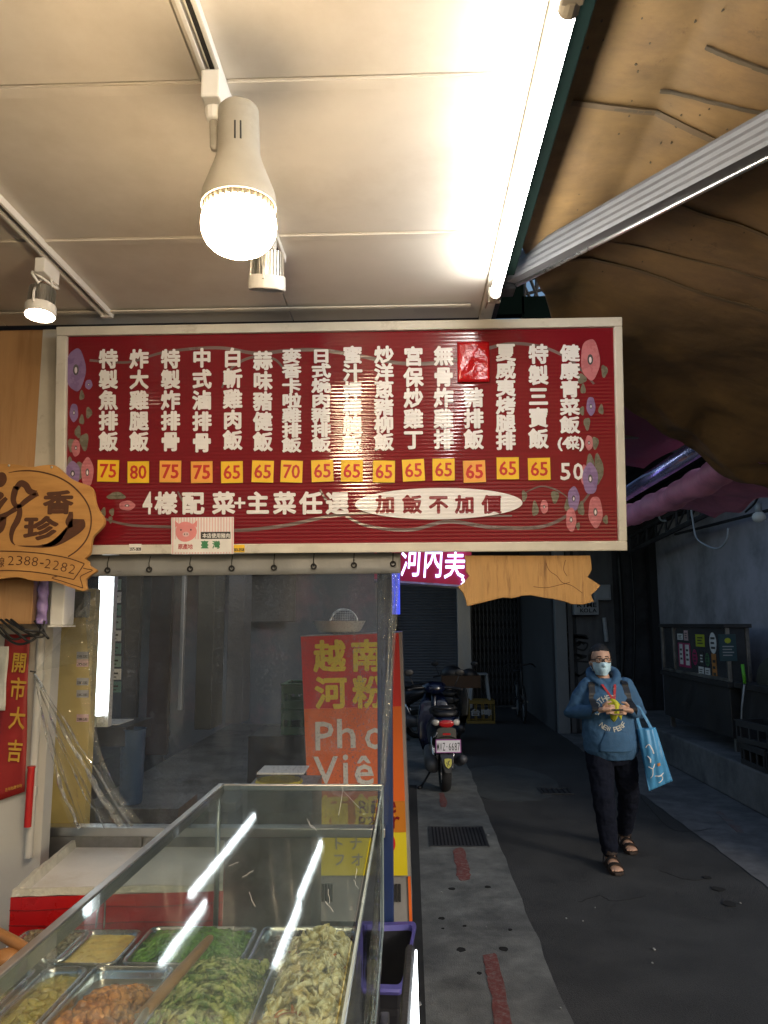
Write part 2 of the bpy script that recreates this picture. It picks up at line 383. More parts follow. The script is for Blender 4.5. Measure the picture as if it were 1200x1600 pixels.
# ---------------------------------------------------------------- end of the alley
def wall(name, m, a, b_, label, cat='wall', kind='thing', holes=None):
    b = MB(); b.bb(a, b_); o = b.build(name, m); tag(o, label, cat, None, kind); return o
M_shut = mat('shutter_steel', (.13, .135, .15), .55, metal=.2, var=.15, scale=1.2, stretch=(1, 1, .3))
M_alu = mat('weathered_aluminium', (.36, .37, .39), .42, metal=.75, var=.22, scale=5, bump=.1, stretch=(1, 1, .25))
eb = thing('end_building', 'dark shophouse closing the far end of the alley', 'building', (0, 17, 0))
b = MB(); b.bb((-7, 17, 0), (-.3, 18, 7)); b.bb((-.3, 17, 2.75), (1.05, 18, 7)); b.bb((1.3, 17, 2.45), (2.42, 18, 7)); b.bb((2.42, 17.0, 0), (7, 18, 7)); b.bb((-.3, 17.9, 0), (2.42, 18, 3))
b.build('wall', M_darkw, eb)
b = MB(); n = 46
prof = [(17.12 - .012 * abs(math.sin(math.pi * i / 2)), 2.75 * i / (2 * n)) for i in range(2 * n + 1)]
b.loft([[(x, y + d, z) for y, z in prof] + [(x, y + .02 + d, z) for y, z in prof[::-1]] for x, d in ((-.3, 0), (1.02, 0))])
b.build('roller_shutter', M_shut, eb)
b = MB(); b.bb((1.02, 16.93, 0), (1.32, 17.2, 7)); b.build('pillar', M_alu, eb, bevel=.01)
b = MB(); b.bb((1.32, 17.6, 0), (2.42, 17.65, 2.5)); b.build('doorway', M_dark, eb)
# folding gate at the doorway
gt = thing('folding_gate', 'black folding lattice gate across the doorway at the alley end', 'gate', (1.9, 17.2, 0))
b = MB()
for i in range(13):
    x = 1.36 + i * .086; b.bb((x - .008, 17.19, .05), (x + .008, 17.21, 2.35))
b.build('bars', M_grate, gt)
b = MB()
for i in range(12):
    x = 1.36 + i * .086
    for k in range(8):
        z = .1 + k * .28
        for s in (0, 1): b.tube([(x, 17.185 + .03 * s, z + .28 * s), (x + .086, 17.185 + .03 * s, z + .28 * (1 - s))], .004, 5)
b.build('lattice', M_grate, gt)
b = MB(); b.bb((1.33, 17.16, 2.35), (2.41, 17.24, 2.42)); b.bb((1.33, 17.15, .005), (2.41, 17.25, .04)); b.build('rail', M_grate, gt)
b = MB(); n = 120
b.loft([[(-.6 + 4.6 * i / n, y, 3.95 + .03 * math.sin(i * .9)) for i in range(n + 1)] + [(-.6 + 4.6 * i / n, y, 3.99 + .03 * math.sin(i * .9)) for i in range(n, -1, -1)] for y in (9.6, 16.98)])
tag(b.build('unseen_sun_screen', M_darkw), 'unseen dark corrugated sheet added to keep sun off the far alley', 'sun screen', None, 'thing')  # added out of view to block sun and sky from the far alley
# grey partition that steps forward on the right of the gate
wall('partition_wall', M_grout, (2.42, 13.4, 0), (2.55, 16.98, 7), 'rough grey partition wall running back beside the folding gate')
pw = thing('panelled_wall', 'dark scribbled panel wall behind the walking person', 'wall', (3.2, 13.2, 0))
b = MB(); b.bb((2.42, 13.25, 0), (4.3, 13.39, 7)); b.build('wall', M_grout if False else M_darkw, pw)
b = MB(); b.bb((2.43, 13.1, 0), (2.62, 13.249, 5)); b.build('pillar', M_alu if False else mat('grey_painted_post', (.2, .21, .22), .6, var=.25, scale=3, stretch=(1, 1, .2)), pw, bevel=.01)
b = MB(); b.bb((2.66, 13.2, 0), (2.74, 13.249, 5)); b.bb((2.8, 13.22, .05), (3.45, 13.249, 3.2)); b.build('panel', mat('grey_plywood', (.12, .12, .125), .7, var=.25, scale=2.5, stretch=(1, 1, .2), col2=(.07, .07, .075)), pw, bevel=.006)
# marker scribbles
b = MB()
def scr(pts, w=.03):
    P = [PL(x, y, Vector((0, 13.212, 0)), Vector((0, 1, 0))) for x, y in pts]
    b.prism(ribbon([(p.x, p.z) for p in spline([tuple(q) for q in P], 5)], w), .003, T((0, 13.215, 0)) @ UP)
scr([(874, 976), (868, 985), (871, 995), (878, 993), (880, 982), (874, 976)], .035)
scr([(893, 976), (886, 980), (887, 985), (893, 986), (894, 991), (886, 991)], .035)
for k in range(7):
    r = random.Random(k + 40)
    scr([(890 + r.uniform(-8, 32), 995 + k * 9 + r.uniform(-9, 9)) for _ in range(6)], .03)
b.build('graffiti', mat('black_marker', (.012, .012, .014), .6), pw)
# meter boxes, conduits
M_box = mat('meter_box_grey', (.34, .36, .38), .5, var=.15, scale=4)
def wbox(x0, y0, x1, y1, Y, d, label, m=M_box, name='electrical_box'):
    a = W(x0, y0, Y); c = W(x1, y1, Y); t = thing(name, label, 'electrical box', ((a.x + c.x) / 2, Y, c.z))
    b = MB(); b.bb((a.x, Y - d, c.z), (c.x, Y, a.z)); b.build('case', m, t, bevel=.012)
    b = MB(); b.bb((a.x + .03, Y - d - .012, c.z + .03), (c.x - .03, Y - d + .004, a.z - .03)); b.build('cover', m, t, bevel=.008)
    return t, a, c
t, a, c = wbox(924, 914, 952, 938, 13.2, .14, 'pale grey electrical box mounted highest on the dark panel wall')
t, a, c = wbox(893, 938, 932, 961, 13.19, .18, 'wide grey electrical box with scrawled lettering, lower on the dark wall')
b = MB()
for k, ch in enumerate('RYME'): put(b, ch, T((a.x + .08 + .085 * k, 12.985, (a.z + c.z) / 2 + .04)) @ UP, .13, .1, .03)
for k, ch in enumerate('KOLA'): put(b, ch, T((a.x + .12 + .07 * k, 12.985, (a.z + c.z) / 2 - .05)) @ UP, .1, .09, .02)
b.build('lettering', MATS['black_marker'], t)
M_cable = mat('black_cable', (.012, .012, .013), .5)
M_pvc = mat('grey_pvc', (.4, .42, .44), .5, var=.15)
for i, (px, y0, y1, m, lab) in enumerate([(944, 965, 1003, M_pvc, 'short pale grey conduit pipe on the dark wall above the person'), (966, 860, 1120, M_cable, 'thick black cable running down the dark wall beside the person'), (985, 850, 1080, M_cable, 'thin black cable down the corner of the dark wall by the white wall')]):
    a = W(px, y0, 13.1); c = W(px + 4, y1, 13.1); b = MB()
    b.tube(spline([a, a.lerp(c, .5) + Vector((.05 * (i > 0), 0, 0)), c], 5), .035 if i < 2 else .02, 8)
    tag(b.build('conduit', m, smooth=True), lab, 'conduit')

# ---------------------------------------------------------------- far (right-hand) side
wr = thing('right_shophouse', 'pale shophouse with an open shop front above the black food cart', 'building', (4.2, 8, 0))
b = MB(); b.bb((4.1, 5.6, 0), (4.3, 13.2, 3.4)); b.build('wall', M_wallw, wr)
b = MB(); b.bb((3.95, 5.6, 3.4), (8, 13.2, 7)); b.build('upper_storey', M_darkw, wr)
b = MB(); b.bb((3.98, 12.9, 0), (4.099, 13.09, 3.4)); b.build('pillar', M_dark, wr)
plat = MB(); plat.bb((3.3, 5.0, 0), (4.099, 12.9, .4)); structure(plat.build('platform', M_kerb, bevel=.02))
# ================================================================ OUR STALL: ceiling, lights
CZ = 2.80
M_ceil = mat('ceiling_panel_paint', (.64, .60, .53), .5, var=.10, scale=3, col2=(.52, .47, .39), mscale=1.7, mask=(.45, .75), bump=.04, bscale=12)
M_white = mat('white_enamel', (.75, .74, .7), .35, var=.08, scale=8)
M_cream = mat('cream_frame', (.62, .59, .51), .5, var=.15, scale=6, col2=(.36, .32, .25), mscale=9, mask=(.58, .75))
b = MB()
xs = [-3.2, -2.2, -1.35, -.38, .235]; ys = [-2.4, -1.7, -1.1, -.5, .1, .705, 1.283, 1.855, 2.43]
NY = len(ys) - 1
for i in range(4):
    for j in range(NY): b.bb((xs[i] + .0015, ys[j] + .002, CZ), (xs[i + 1] - .0015, ys[j + 1] - .002, CZ + .02))
structure(b.build('ceiling', M_ceil, bevel=.0012))
b = MB(); b.bb((-3.2, -2.4, CZ + .024), (.3, 2.55, CZ + .05)); structure(b.build('ceiling_deck', M_dark))
# flat joint strips across the ceiling
for i, y in enumerate((.705, 1.283, 1.855)):
    b = MB(); b.bb((-3.2, y + .004, CZ - .004), (.2, y + .03, CZ - .0005))
    structure(b.build('ceiling_trim', M_ceil))
b = MB(); b.bb((.2355, -2.4, CZ - .012), (.275, 2.43, CZ + .022)); structure(b.build('eave_trim', M_cream, bevel=.003))
b = MB(); b.bb((-2.2, 2.30, CZ - .010), (.2, 2.322, CZ - .0045)); structure(b.build('ceiling_edge_trim', M_cream, bevel=.003))
M_green = mat('dark_green_paint', (.002, .005, .004), .9, var=.3, scale=5, spec=.03)
b = MB(); b.bb((.277, -2.4, CZ + .0), (.312, 2.12, CZ + .012))
tag(b.build('eave_board', M_green, bevel=.003), 'narrow dark green eave board between the white tube and the tarpaulin', 'eave board')

# --- lamps
E_warm = emat('warm_bulb_glow', (1, .74, .455), 33)
E_spot = emat('warm_spot_glow', (1, .80, .58), 20)
E_tube = emat('tube_glow', (1, .97, .92), 16)
M_house = mat('aged_lamp_plastic', (.34, .32, .27), .5, var=.14, scale=9, col2=(.24, .22, .18), mscale=4, mask=(.5, .7))
M_steel = mat('brushed_steel', (.62, .62, .6), .3, metal=1, var=.12, scale=6)
# fluorescent battens along the eave
def batten(y0, y1, label):
    t = thing('tube_light', label, 'tube light', (.235, (y0 + y1) / 2, CZ - .07), group='bare fluorescent tubes along the eave')
    b = MB(); b.bb((.262, y0 - .03, CZ - .030), (.2765, y1 + .02, CZ - .0125)); b.build('batten', M_white, t, bevel=.004)
    for y, s in ((y0, 1), (y1, -1)):
        b = MB(); b.bb((.236, y - .012 * s, CZ - .076), (.27, y + .016 * s - .012 * s, CZ - .0305)); b.tube([(.253, y - .002, CZ - .062), (.253, y + .03 * s, CZ - .062)], .0165, 14)
        b.build('lamp_holder', M_house, t, bevel=.002)
    b = MB(); b.tube([(.253, y0 + .031, CZ - .062), (.253, y1 - .031, CZ - .062)], .0135, 16, round_ends=False)
    b.build('tube', E_tube, t, smooth=True)
batten(1.045, 2.13, 'blown-out white fluorescent tube along the eave above the menu board')
batten(-.3, 1.0, 'second fluorescent tube further back along the same eave, out of view but for its end')
M_brn = mat('brown_wire', (.2, .13, .08), .6)
b = MB(); b.tube(spline([(.262, .9, CZ - .02), (.258, 1.3, CZ - .028), (.262, 1.32, CZ - .04), (.258, 1.8, CZ - .022), (.25, 2.12, CZ - .03), (.245, 2.3, CZ - .02)], 5), .0028, 6)
tag(b.build('wire', M_brn, smooth=True), 'thin brown wire running along the eave beside the white tube', 'wire')

# lighting tracks
def track(x, y0, y1, label, w=.034):
    t = thing('lighting_track', label, 'lighting track', (x, (y0 + y1) / 2, CZ - .02), group='white ceiling lighting tracks')
    b = MB(); b.bb((x - w / 2, y0, CZ - .02), (x - w / 2 + .0085, y1, CZ - .0006)); b.bb((x + w / 2 - .0085, y0, CZ - .02), (x + w / 2, y1, CZ - .0006)); b.bb((x - w / 2 + .0085, y0, CZ - .005), (x + w / 2 - .0085, y1, CZ - .0006))
    b.build('rail', M_white, t, bevel=.0015)
    b = MB(); b.bb((x - .0035, y0 + .01, CZ - .0095), (x + .0035, y1 - .01, CZ - .0055)); b.build('conductor', M_dark, t)
    b = MB(); b.bb((x - w / 2 - .001, y1, CZ - .022), (x + w / 2 + .001, y1 + .02, CZ - .0008)); b.build('end_cap', M_white, t, bevel=.002)
track(-.348, -1.5, 1.95, 'white lighting track along the ceiling that carries the large bulb lamp')
track(-.965, -1.0, 2.31, 'white lighting track that ends above the left corner of the menu board')

# big bulb lamp
def bulb_lamp(x, y, label, zb=2.39, detailed=True):
    t = thing('bulb_lamp', label, 'ceiling lamp', (x, y, CZ), group='big-bulb track lamps over the counter')
    b = MB(); b.bb((x - .017, y - .035, CZ - .075), (x + .017, y + .035, CZ - .0205)); b.tube([(x, y, CZ - .075), (x, y, CZ - .1)], [.019, .013], 12); b.build('adapter', M_white, t, bevel=.004)
    b = MB(); b.tube([(x, y, CZ - .1), (x + .002, y, CZ - .15)], .0085, 10, round_ends=True); b.tube([(x + .004, y, CZ - .128), (x + .045, y + .005, CZ - .135)], .006, 8); b.build('knuckle', M_house, t, smooth=True)
    c = Vector((x + .044, y, CZ - .085)); ax = Vector((.03, -.02, -1)).normalized(); X, Y = frame_of(ax)
    M = Matrix((X, Y, ax)).transposed().to_4x4(); M.translation = c; M = M @ Matrix.Diagonal((1.04, 1.04, .97, 1))
    b = MB(); b.lathe([(.0, -.012), (.03, -.012), (.0345, -.006), (.035, .004), (.037, .085), (.042, .105), (.057, .15), (.062, .166), (.0635, .19), (.0615, .1905), (.0595, .17), (.03, .12), (0, .12)], 40, M)
    b.build('housing', M_house, t, smooth=True, auto=35)
    b = MB()
    for k in (-1, 1):
        dv = Vector((.18, -1, 0)); a = math.atan2(Y.dot(dv), X.dot(dv)) + .13 * k
        p = M @ Vector((.0359 * math.cos(a), .0359 * math.sin(a), .042)); p2 = M @ Vector((.0368 * math.cos(a), .0368 * math.sin(a), .078)); b.tube([p, p2], .0016, 6)
    b.build('vent_slot', M_dark, t)
    b = MB()
    for k in range(34):
        a = 2 * math.pi * k / 34; ca, sa = math.cos(a), math.sin(a)
        q = [(.034, .17), (.0575, .17), (.0595, .195), (.0585, .2035), (.034, .2035)]
        N = Vector((-sa, ca, 0)) * .0017
        b.loft([[M @ (Vector((r * ca, r * sa, z)) + N * s) for r, z in q] for s in (-1, 1)])
    b.lathe([(.0, .17), (.05, .17), (.05, .2), (.044, .204), (0, .204)], 24, M)
    b.build('heat_sink', mat('fin_grey', (.12, .11, .09), .6), t)
    b = MB(); b.lathe([(.001, .196), (.0545, .196), (.0595, .204), (.0628, .216), (.0635, .228), (.0615, .242), (.056, .255), (.0465, .266), (.033, .2745), (.017, .280), (.001, .2815)], 40, M)
    b.build('bulb', E_warm, t, smooth=True)
bulb_lamp(-.346, 1.262, 'cream lamp with a glowing frosted bulb hanging before the menu board')
bulb_lamp(-.346, .665, 'glowing bulb lamp cut off by the top edge of the picture')
bulb_lamp(-.346, -.4, 'unseen further bulb lamp behind, on the same track')

# metal spotlights
def spot(x, y, zl, dx, dy, lit, label, tilt=(0, 0), s=1.0):
    t = thing('spotlight', label, 'spotlight', (x, y, CZ), group='small round track spotlights')
    b = MB(); b.bb((x - .014, y - .045, CZ - .062), (x + .014, y + .045, CZ - .0205)); b.build('adapter', M_white, t, bevel=.003)
    c = Vector((x + dx, y + dy, zl)); ax = Vector((tilt[0], tilt[1], -1)).normalized(); X, Y = frame_of(ax)
    M = Matrix((X, Y, ax)).transposed().to_4x4() @ Matrix.Scale(s, 4); M.translation = c
    b = MB()
    for k in (-1, 1):
        p = M @ Vector((.049 * k, 0, .0)); b.tube([(x + .012 * k, y, CZ - .062), (x + .02 * k + dx * .4, y + dy * .4, CZ - .075), p + Vector((0, 0, .03)), p], .0035, 6)
    b.build('bracket', M_white, t)
    b = MB(); b.lathe([(0, -.075), (.03, -.075), (.033, -.07), (.033, -.01), (0, -.01)], 24, M)
    for k in range(28):
        a = 2 * math.pi * k / 28; N = Vector((-math.sin(a), math.cos(a), 0)) * .0012; e = Vector((math.cos(a), math.sin(a), 0))
        b.loft([[M @ (e * r + Vector((0, 0, z)) + N * q) for r, z in ((.03, -.072), (.04, -.072), (.042, -.008), (.03, -.008))] for q in (-1, 1)])
    b.build('heat_sink', M_steel, t)
    b = MB(); b.lathe([(.036, -.012), (.046, -.012), (.047, .0), (.047, .02), (.0445, .022), (.0425, .016), (.0415, .004), (.036, .004)], 32, M); b.build('bezel', M_white, t, smooth=True, auto=40)
    b = MB(); b.lathe([(0, .006), (.0412, .006), (.0412, .0135), (.02, .0155), (0, .016)], 28, M); b.build('lens', E_spot if lit else M_white, t, smooth=True)
    b = MB(); b.tube(spline([(x + .005, y + .03, CZ - .062), (x + .03 + dx, y + .01, CZ - .085), (x - .02 + dx, y + dy - .02, zl + .1), tuple(M @ Vector((0, 0, -.074)))], 5), .0038, 7); b.build('cord', M_white, t, smooth=True)
spot(-.348, 1.80, 2.655, -.005, .02, False, 'unlit ribbed metal spotlight just behind the glowing bulb', (-.06, .3))
spot(-.985, 1.955, 2.645, -.006, -.012, True, 'small lit spotlight at the far left above the wood panel', (.02, -.12), .86)
# ================================================================ MENU BOARD
tl = R(-5.6)
SO = W(530, 682, 2.4)
SM = basis(SO, Vector((1, 0, 0)), Vector((0, math.sin(tl), math.cos(tl))))
SN = SM.to_3x3() @ Vector((0, 0, 1)); SI = SM.inverted()
def sp(px, py): p = SI @ PL(px, py, SO, SN); return (p.x, p.y)
PXM = 2.4 / 1200
M_red = mat('red_sign_plastic', (.185, .011, .018), .07, var=.06, scale=5, spec=.5); wavebump(M_red, 27, 'Y', .15, .0022)
M_wht = mat('white_sign_vinyl', (.82, .80, .81), .12, var=.05, scale=5, spec=.5); wavebump(M_wht, 27, 'Y', .14, .0022)
M_dred = mat('dark_red_vinyl', (.2, .008, .014), .3); wavebump(M_dred, 27, 'Y', .3, .0025)
sign = thing('menu_board', 'large red menu board with white characters, yellow price squares and printed flowers', 'menu board', M=SM)
def slab(poly, z, m, name, parent=sign, t=.0002):
    b = MB(); b.prism(poly, t, z0=z); return b.build(name, m, parent, local=True)
x0, y0 = sp(103, 852); x1, y1 = sp(958, 512)
X0, Y0 = sp(86, 867); X1, Y1 = sp(970.5, 497)
b = MB(); b.bb((x0, y0, -.006), (x1, y1, 0)); b.build('panel', M_red, sign, local=True)
b = MB(); b.bb((X0 + .004, Y0 + .004, -.045), (X1 - .004, Y1 - .004, -.0065)); b.build('back_box', M_cream, sign, local=True)
b = MB(); fz = .014
b.bb((X0, y1 + .0005, -.03), (X1, Y1, fz)); b.bb((X0, Y0, -.03), (X1, y0 - .0005, fz)); b.bb((X0, y0 - .0004, -.03), (x0 - .0005, y1 + .0004, fz - .0004)); b.bb((x1 + .0005, y0 - .0004, -.03), (X1, y1 + .0004, fz - .0004))
b.build('frame', M_cream, sign, local=True, bevel=.003)
# vines printed behind the words
M_vine = mat('printed_vine', (.17, .12, .115), .25); wavebump(M_vine, 27, 'Y', .3, .0025)
def stroke(pts, w, z, m, name):
    q = [tuple(v) for v in spline([sp(*p) for p in pts], 8)]
    ws = [w * PXM * (.55 + .45 * math.sin(math.pi * min(1, max(.08, i / (len(q) - 1))))) for i in range(len(q))]
    slab(ribbon(q, ws), z, m, name, t=.0001)
z = .0003
for pts, w in [([(140, 563), (200, 566), (250, 552), (300, 545), (350, 544), (400, 552), (450, 548), (500, 547), (560, 556), (630, 568), (700, 565), (750, 548), (800, 537), (850, 543), (890, 562), (915, 585), (928, 600)], 6),
               ([(347, 606), (362, 575), (395, 558), (430, 562), (452, 590)], 4.5),
               ([(150, 806), (200, 820), (280, 824), (360, 829), (440, 822), (520, 806), (600, 801), (700, 806), (800, 806)], 5.5),
               ([(540, 806), (575, 822), (640, 828), (700, 815), (770, 824), (850, 822), (900, 795), (925, 765)], 6),
               ([(500, 765), (512, 785), (530, 803)], 4), ([(278, 768), (288, 785), (310, 800)], 4),
               ([(820, 770), (845, 760), (870, 766), (890, 780)], 2.5)]:
    stroke(pts, w, z, M_vine, 'vine'); z += .00012
M_fp = mat('printed_pink', (.5, .17, .19), .28, var=.12, scale=25); M_fv = mat('printed_violet', (.24, .16, .32), .28, var=.12, scale=25)
M_fl = mat('printed_leaf', (.16, .15, .11), .28, var=.25, scale=30); M_fg = mat('printed_grey', (.09, .085, .09), .28); M_fw = mat('printed_white', (.75, .7, .72), .3)
for m in (M_fp, M_fv, M_fl): wavebump(m, 27, 'Y', .3, .0025)
for i, (px, py, rx, ry) in enumerate([(139, 645, 5, 9), (128, 618, 4, 8), (128, 656, 4, 8), (122, 675, 5, 10), (132, 690, 7, 14), (112, 695, 6, 11), (126, 735, 8, 14), (110, 730, 6, 16), (182, 775, 15, 6), (162, 800, 4, 7), (175, 800, 4, 6), (173, 812, 3, 6), (944, 580, 5, 10), (909, 592, 7, 8), (911, 608, 4, 8), (939, 640, 4, 8), (909, 642, 4, 7), (917, 662, 5, 10), (930, 692, 5, 10), (935, 733, 7, 24), (922, 722, 6, 12), (908, 795, 5, 11), (946, 812, 4, 7), (903, 822, 3, 6), (867, 776, 6, 10), (819, 775, 4, 9), (836, 795, 5, 12), (886, 790, 4, 10)]):
    cx, cy_ = sp(px, py)
    f = slab(ngon(cx, cy_, rx * PXM, ry * PXM, 18, .16, 3, i), .00125 + .00002 * i, M_fl, 'leaf', t=.00001)
for i, (px, py, rx, ry, c) in enumerate([(119, 578, 16, 35, 1), (139, 601, 6, 8, 1), (116, 645, 7, 15, 1), (119, 700, 7, 14, 0), (114, 740, 12, 20, 1), (137, 738, 10, 24, 0), (199, 790, 13, 8, 0), (922, 562, 15, 33, 0), (923, 635, 7, 15, 1), (920, 692, 6, 12, 0), (913, 742, 7, 16, 0), (922, 748, 12, 25, 1), (896, 779, 9, 19, 1), (892, 812, 8, 19, 0), (930, 800, 11, 25, 0), (850, 792, 6, 11, 0)]):
    cx, cy_ = sp(px, py); zz = .0019 + .00011 * i
    f = slab(ngon(cx, cy_, rx * PXM, ry * PXM, 48, .035, 5, i), zz, M_fv if c else M_fp, 'flower', t=.00003)
    slab(ngon(cx, cy_, rx * PXM * .3, ry * PXM * .26, 20), zz + .00004, M_fg, 'flower_centre', f, t=.00003)
    slab(ngon(cx, cy_ - ry * PXM * .02, rx * PXM * .14, ry * PXM * .15, 16), zz + .00008, M_fw, 'stamen', f, t=.00003)
# the words
COLS = [('特製魚排飯', 170, 545, 706), ('炸大雞腿飯', 218, 545, 706), ('特製炸排骨', 267, 545, 706), ('中式滷排骨', 316, 543, 708), ('白斬雞肉飯', 364, 543, 704), ('蒜味豬健飯', 411, 548, 706),
        ('麥香卡啦雞排飯', 456, 545, 707), ('日式燒肉豬排飯', 502, 545, 706), ('蜜汁棒棒腿飯', 551, 541, 706), ('炒洋蔥豬柳飯', 600, 541, 704), ('宮保炒雞丁', 646, 541, 703), ('無骨炸雞排', 693, 540, 703),
        ('豬排飯', 740, 605, 703), ('夏威夷烤腿排', 790, 537, 703), ('特製三寶飯', 841, 537, 702), ('健康青菜飯', 890, 538, 678)]
b = MB(); LZ = .0040
for s, cx, a, e in COLS:
    n = len(s); pitch = (e - a) / n
    for k, ch in enumerate(s):
        x, y = sp(cx, a + pitch * (k + .5)); h = pitch * PXM * (1.0 if n < 6 else 1.06); w = 31.5 * PXM
        put(b, ch, T((x, y, LZ)), w, min(h, w * 1.02), .042, shear=.0)
for ch, px, w in (('(', 874, 24), ('4', 884, 22), ('菜', 895, 20), (')', 909, 24)):
    x, y = sp(px, 692); put(b, ch, T((x, y, LZ)), w * PXM, 22 * PXM, .04)
for ch, px in (('5', 883), ('0', 903)):
    x, y = sp(px, 737); put(b, ch, T((x, y, LZ)), 15 * PXM, 26 * PXM, .05, fit=True)
for ch, px in zip('4樣配菜+主菜任選', (231, 260, 302, 350, 375, 403, 445, 486, 527)):
    x, y = sp(px, 786)
    if ch == '4': put(b, ch, T((x, y, LZ)), 15 * PXM, 35 * PXM, .05, fit=True)
    elif ch == '+': put(b, ch, T((x, y, LZ)), 17 * PXM, 17 * PXM, .05, fit=True)
    else: put(b, ch, T((x, y, LZ)), 37 * PXM, 37 * PXM, .04)
b.build('lettering', M_wht, sign, local=True)
cx, cy_ = sp(685, 787)
slab(ngon(cx, cy_, 133 * PXM, 25 * PXM, 56), .0038, M_wht, 'oval_patch')
b = MB()
for ch, px in zip('加飯不加價', (602, 644, 685, 726, 768)):
    x, y = sp(px, 788); put(b, ch, T((x, y, .0042)), 31 * PXM, 30 * PXM, .045)
b.build('oval_lettering', M_dred, sign, local=True)
# price squares, each stuck on by hand
M_yel = mat('yellow_price_paper', (.82, .5, .02), .5, var=.08, scale=9); M_ylo = mat('orange_price_paper', (.8, .36, .06), .45, var=.08, scale=9); M_num = mat('red_price_ink', (.5, .02, .015), .5)
r = random.Random(3)
for i, (v, px, py, c) in enumerate([('75', 170, 736, 0), ('80', 217, 738, 0), ('75', 267, 737, 1), ('75', 316, 738, 1), ('65', 363, 738, 0), ('65', 411, 737, 0), ('70', 456, 737, 0), ('65', 504, 736, 0), ('65', 550, 736, 0), ('65', 600, 737, 0), ('65', 646, 735, 0), ('65', 693, 734, 0), ('65', 741, 737, 1), ('65', 793, 732, 0), ('65', 842, 733, 0)]):
    x, y = sp(px, py); M = T((x, y, .0055)) @ Matrix.Rotation(R(r.uniform(-2.5, 2.5)), 4, 'Z'); w = 17.5 * PXM
    b = MB(); b.box((0, 0, 0), (2 * w, 2 * w, .0012), M); st = b.build('price_sticker', M_ylo if c else M_yel, sign, local=True)
    b = MB(); put(b, v, M @ T((0, 0, .0009)), 1.5 * w, 1.25 * w, .035 if not c else .05, fit=True); b.build('price_digits', M_num, st, local=True)
# red film stuck over two characters
M_film = mat('red_gloss_sticker', (.5, .006, .01), .12, var=.1, scale=12, bump=.5, bscale=25)
b = MB(); a = sp(715, 598); c = sp(764, 535)
b.grid(lambda u, v: (a[0] + (c[0] - a[0]) * u, a[1] + (c[1] - a[1]) * v, .0095 + .0022 * math.sin(6 * u + 2 * v) * math.sin(5 * v)), 12, 14)
b.build('cover_sticker', M_film, sign, local=True, smooth=True, solid=.0008)
# origin label at the lower edge
M_lab = mat('label_pink', (.75, .5, .5), .45); M_labw = mat('label_white', (.8, .78, .75), .45); M_pig = mat('label_pig_pink', (.75, .27, .27), .5); M_ink = mat('label_ink', (.03, .03, .03), .5); M_gr = mat('label_green', (.05, .22, .1), .5); M_lrd = mat('label_red', (.45, .03, .04), .5)
def lp(px, py): return sp(px, py)
a = lp(270, 866); c = lp(367, 808)
b = MB(); b.bb((a[0], a[1], .0145), (c[0], c[1], .0165)); lab = b.build('origin_label', M_labw, sign, local=True)
b = MB()
for i in range(22):
    x = a[0] + (c[0] - a[0]) * (i + .3) / 22; b.bb((x, a[1] + .001, .0166), (x + .0042, c[1] - .001, .0168))
b.build('label_stripe', M_lab, lab, local=True)
d0 = lp(272, 862); d1 = lp(362, 846); e0 = lp(272, 862)
b = MB(); q0 = lp(275, 863); q1 = lp(362, 842); b.bb((q0[0], q0[1], .0169), (q1[0], q1[1], .0172)); b.build('label_patch', M_labw, lab, local=True)
b = MB(); q0 = lp(316, 843); q1 = lp(362, 831); b.bb((q0[0], q0[1], .0169), (q1[0], q1[1], .0171)); b.build('label_band', M_ink, lab, local=True)
b = MB()
for k, ch in enumerate('本店使用豬肉'):
    x, y = lp(322 + 7.2 * k, 837); put(b, ch, T((x, y, .0174)), 7.4 * PXM, 8 * PXM, .02)
b.build('band_lettering', M_labw, lab, local=True)
b = MB()
for k, ch in enumerate('原產地'):
    x, y = lp(284.5 + 7.6 * k, 854); put(b, ch, T((x, y, .0175)), 8.4 * PXM, 9 * PXM, .02)
b.build('label_lettering', M_lrd, lab, local=True)
b = MB()
for k, ch in enumerate('臺灣'):
    x, y = lp(322 + 18 * k, 851); put(b, ch, T((x, y, .0175)), 13 * PXM, 13 * PXM, .03)
b.build('place_lettering', M_gr, lab, local=True)
b = MB(); x, y = lp(293, 831); b.prism(ngon(x, y, 17 * PXM, 16 * PXM, 28, .03, 3), .0004, z0=.0172)
for s in (-1, 1): b.prism([(x + s * .02, y + .022), (x + s * .036, y + .036), (x + s * .035, y + .014)], .0003, z0=.0171)
pg = b.build('label_pig', M_pig, lab, local=True)
b = MB(); b.prism(ngon(x, y - .008, .011, .008, 18), .0003, z0=.0178); b.build('snout', M_lab, pg, local=True)
b = MB()
for s in (-1, 1): b.prism(ngon(x + s * .016, y + .006, .0025, .003, 10), .0003, z0=.0178); b.prism(ngon(x + s * .004, y - .008, .0016, .0028, 10), .0003, z0=.0182)
b.build('pig_eyes', M_ink, pg, local=True)
# maker's little stickers on the frame
for i, (px, py, w, m, s) in enumerate([(214, 856, 20, M_labw, '2375-2828'), (375, 857, 18, M_yel, '303-2558')]):
    x, y = sp(px, py); b = MB(); b.box((x, y, fz + .0006), (w * PXM, 12 * PXM, .001)); st = b.build('maker_sticker', m, sign, local=True)
    b = MB(); put(b, s, T((x, y + (-.004), fz + .0014)), w * .92 * PXM, 5 * PXM, .03, fit=True); b.build('sticker_lettering', M_ink, st, local=True)

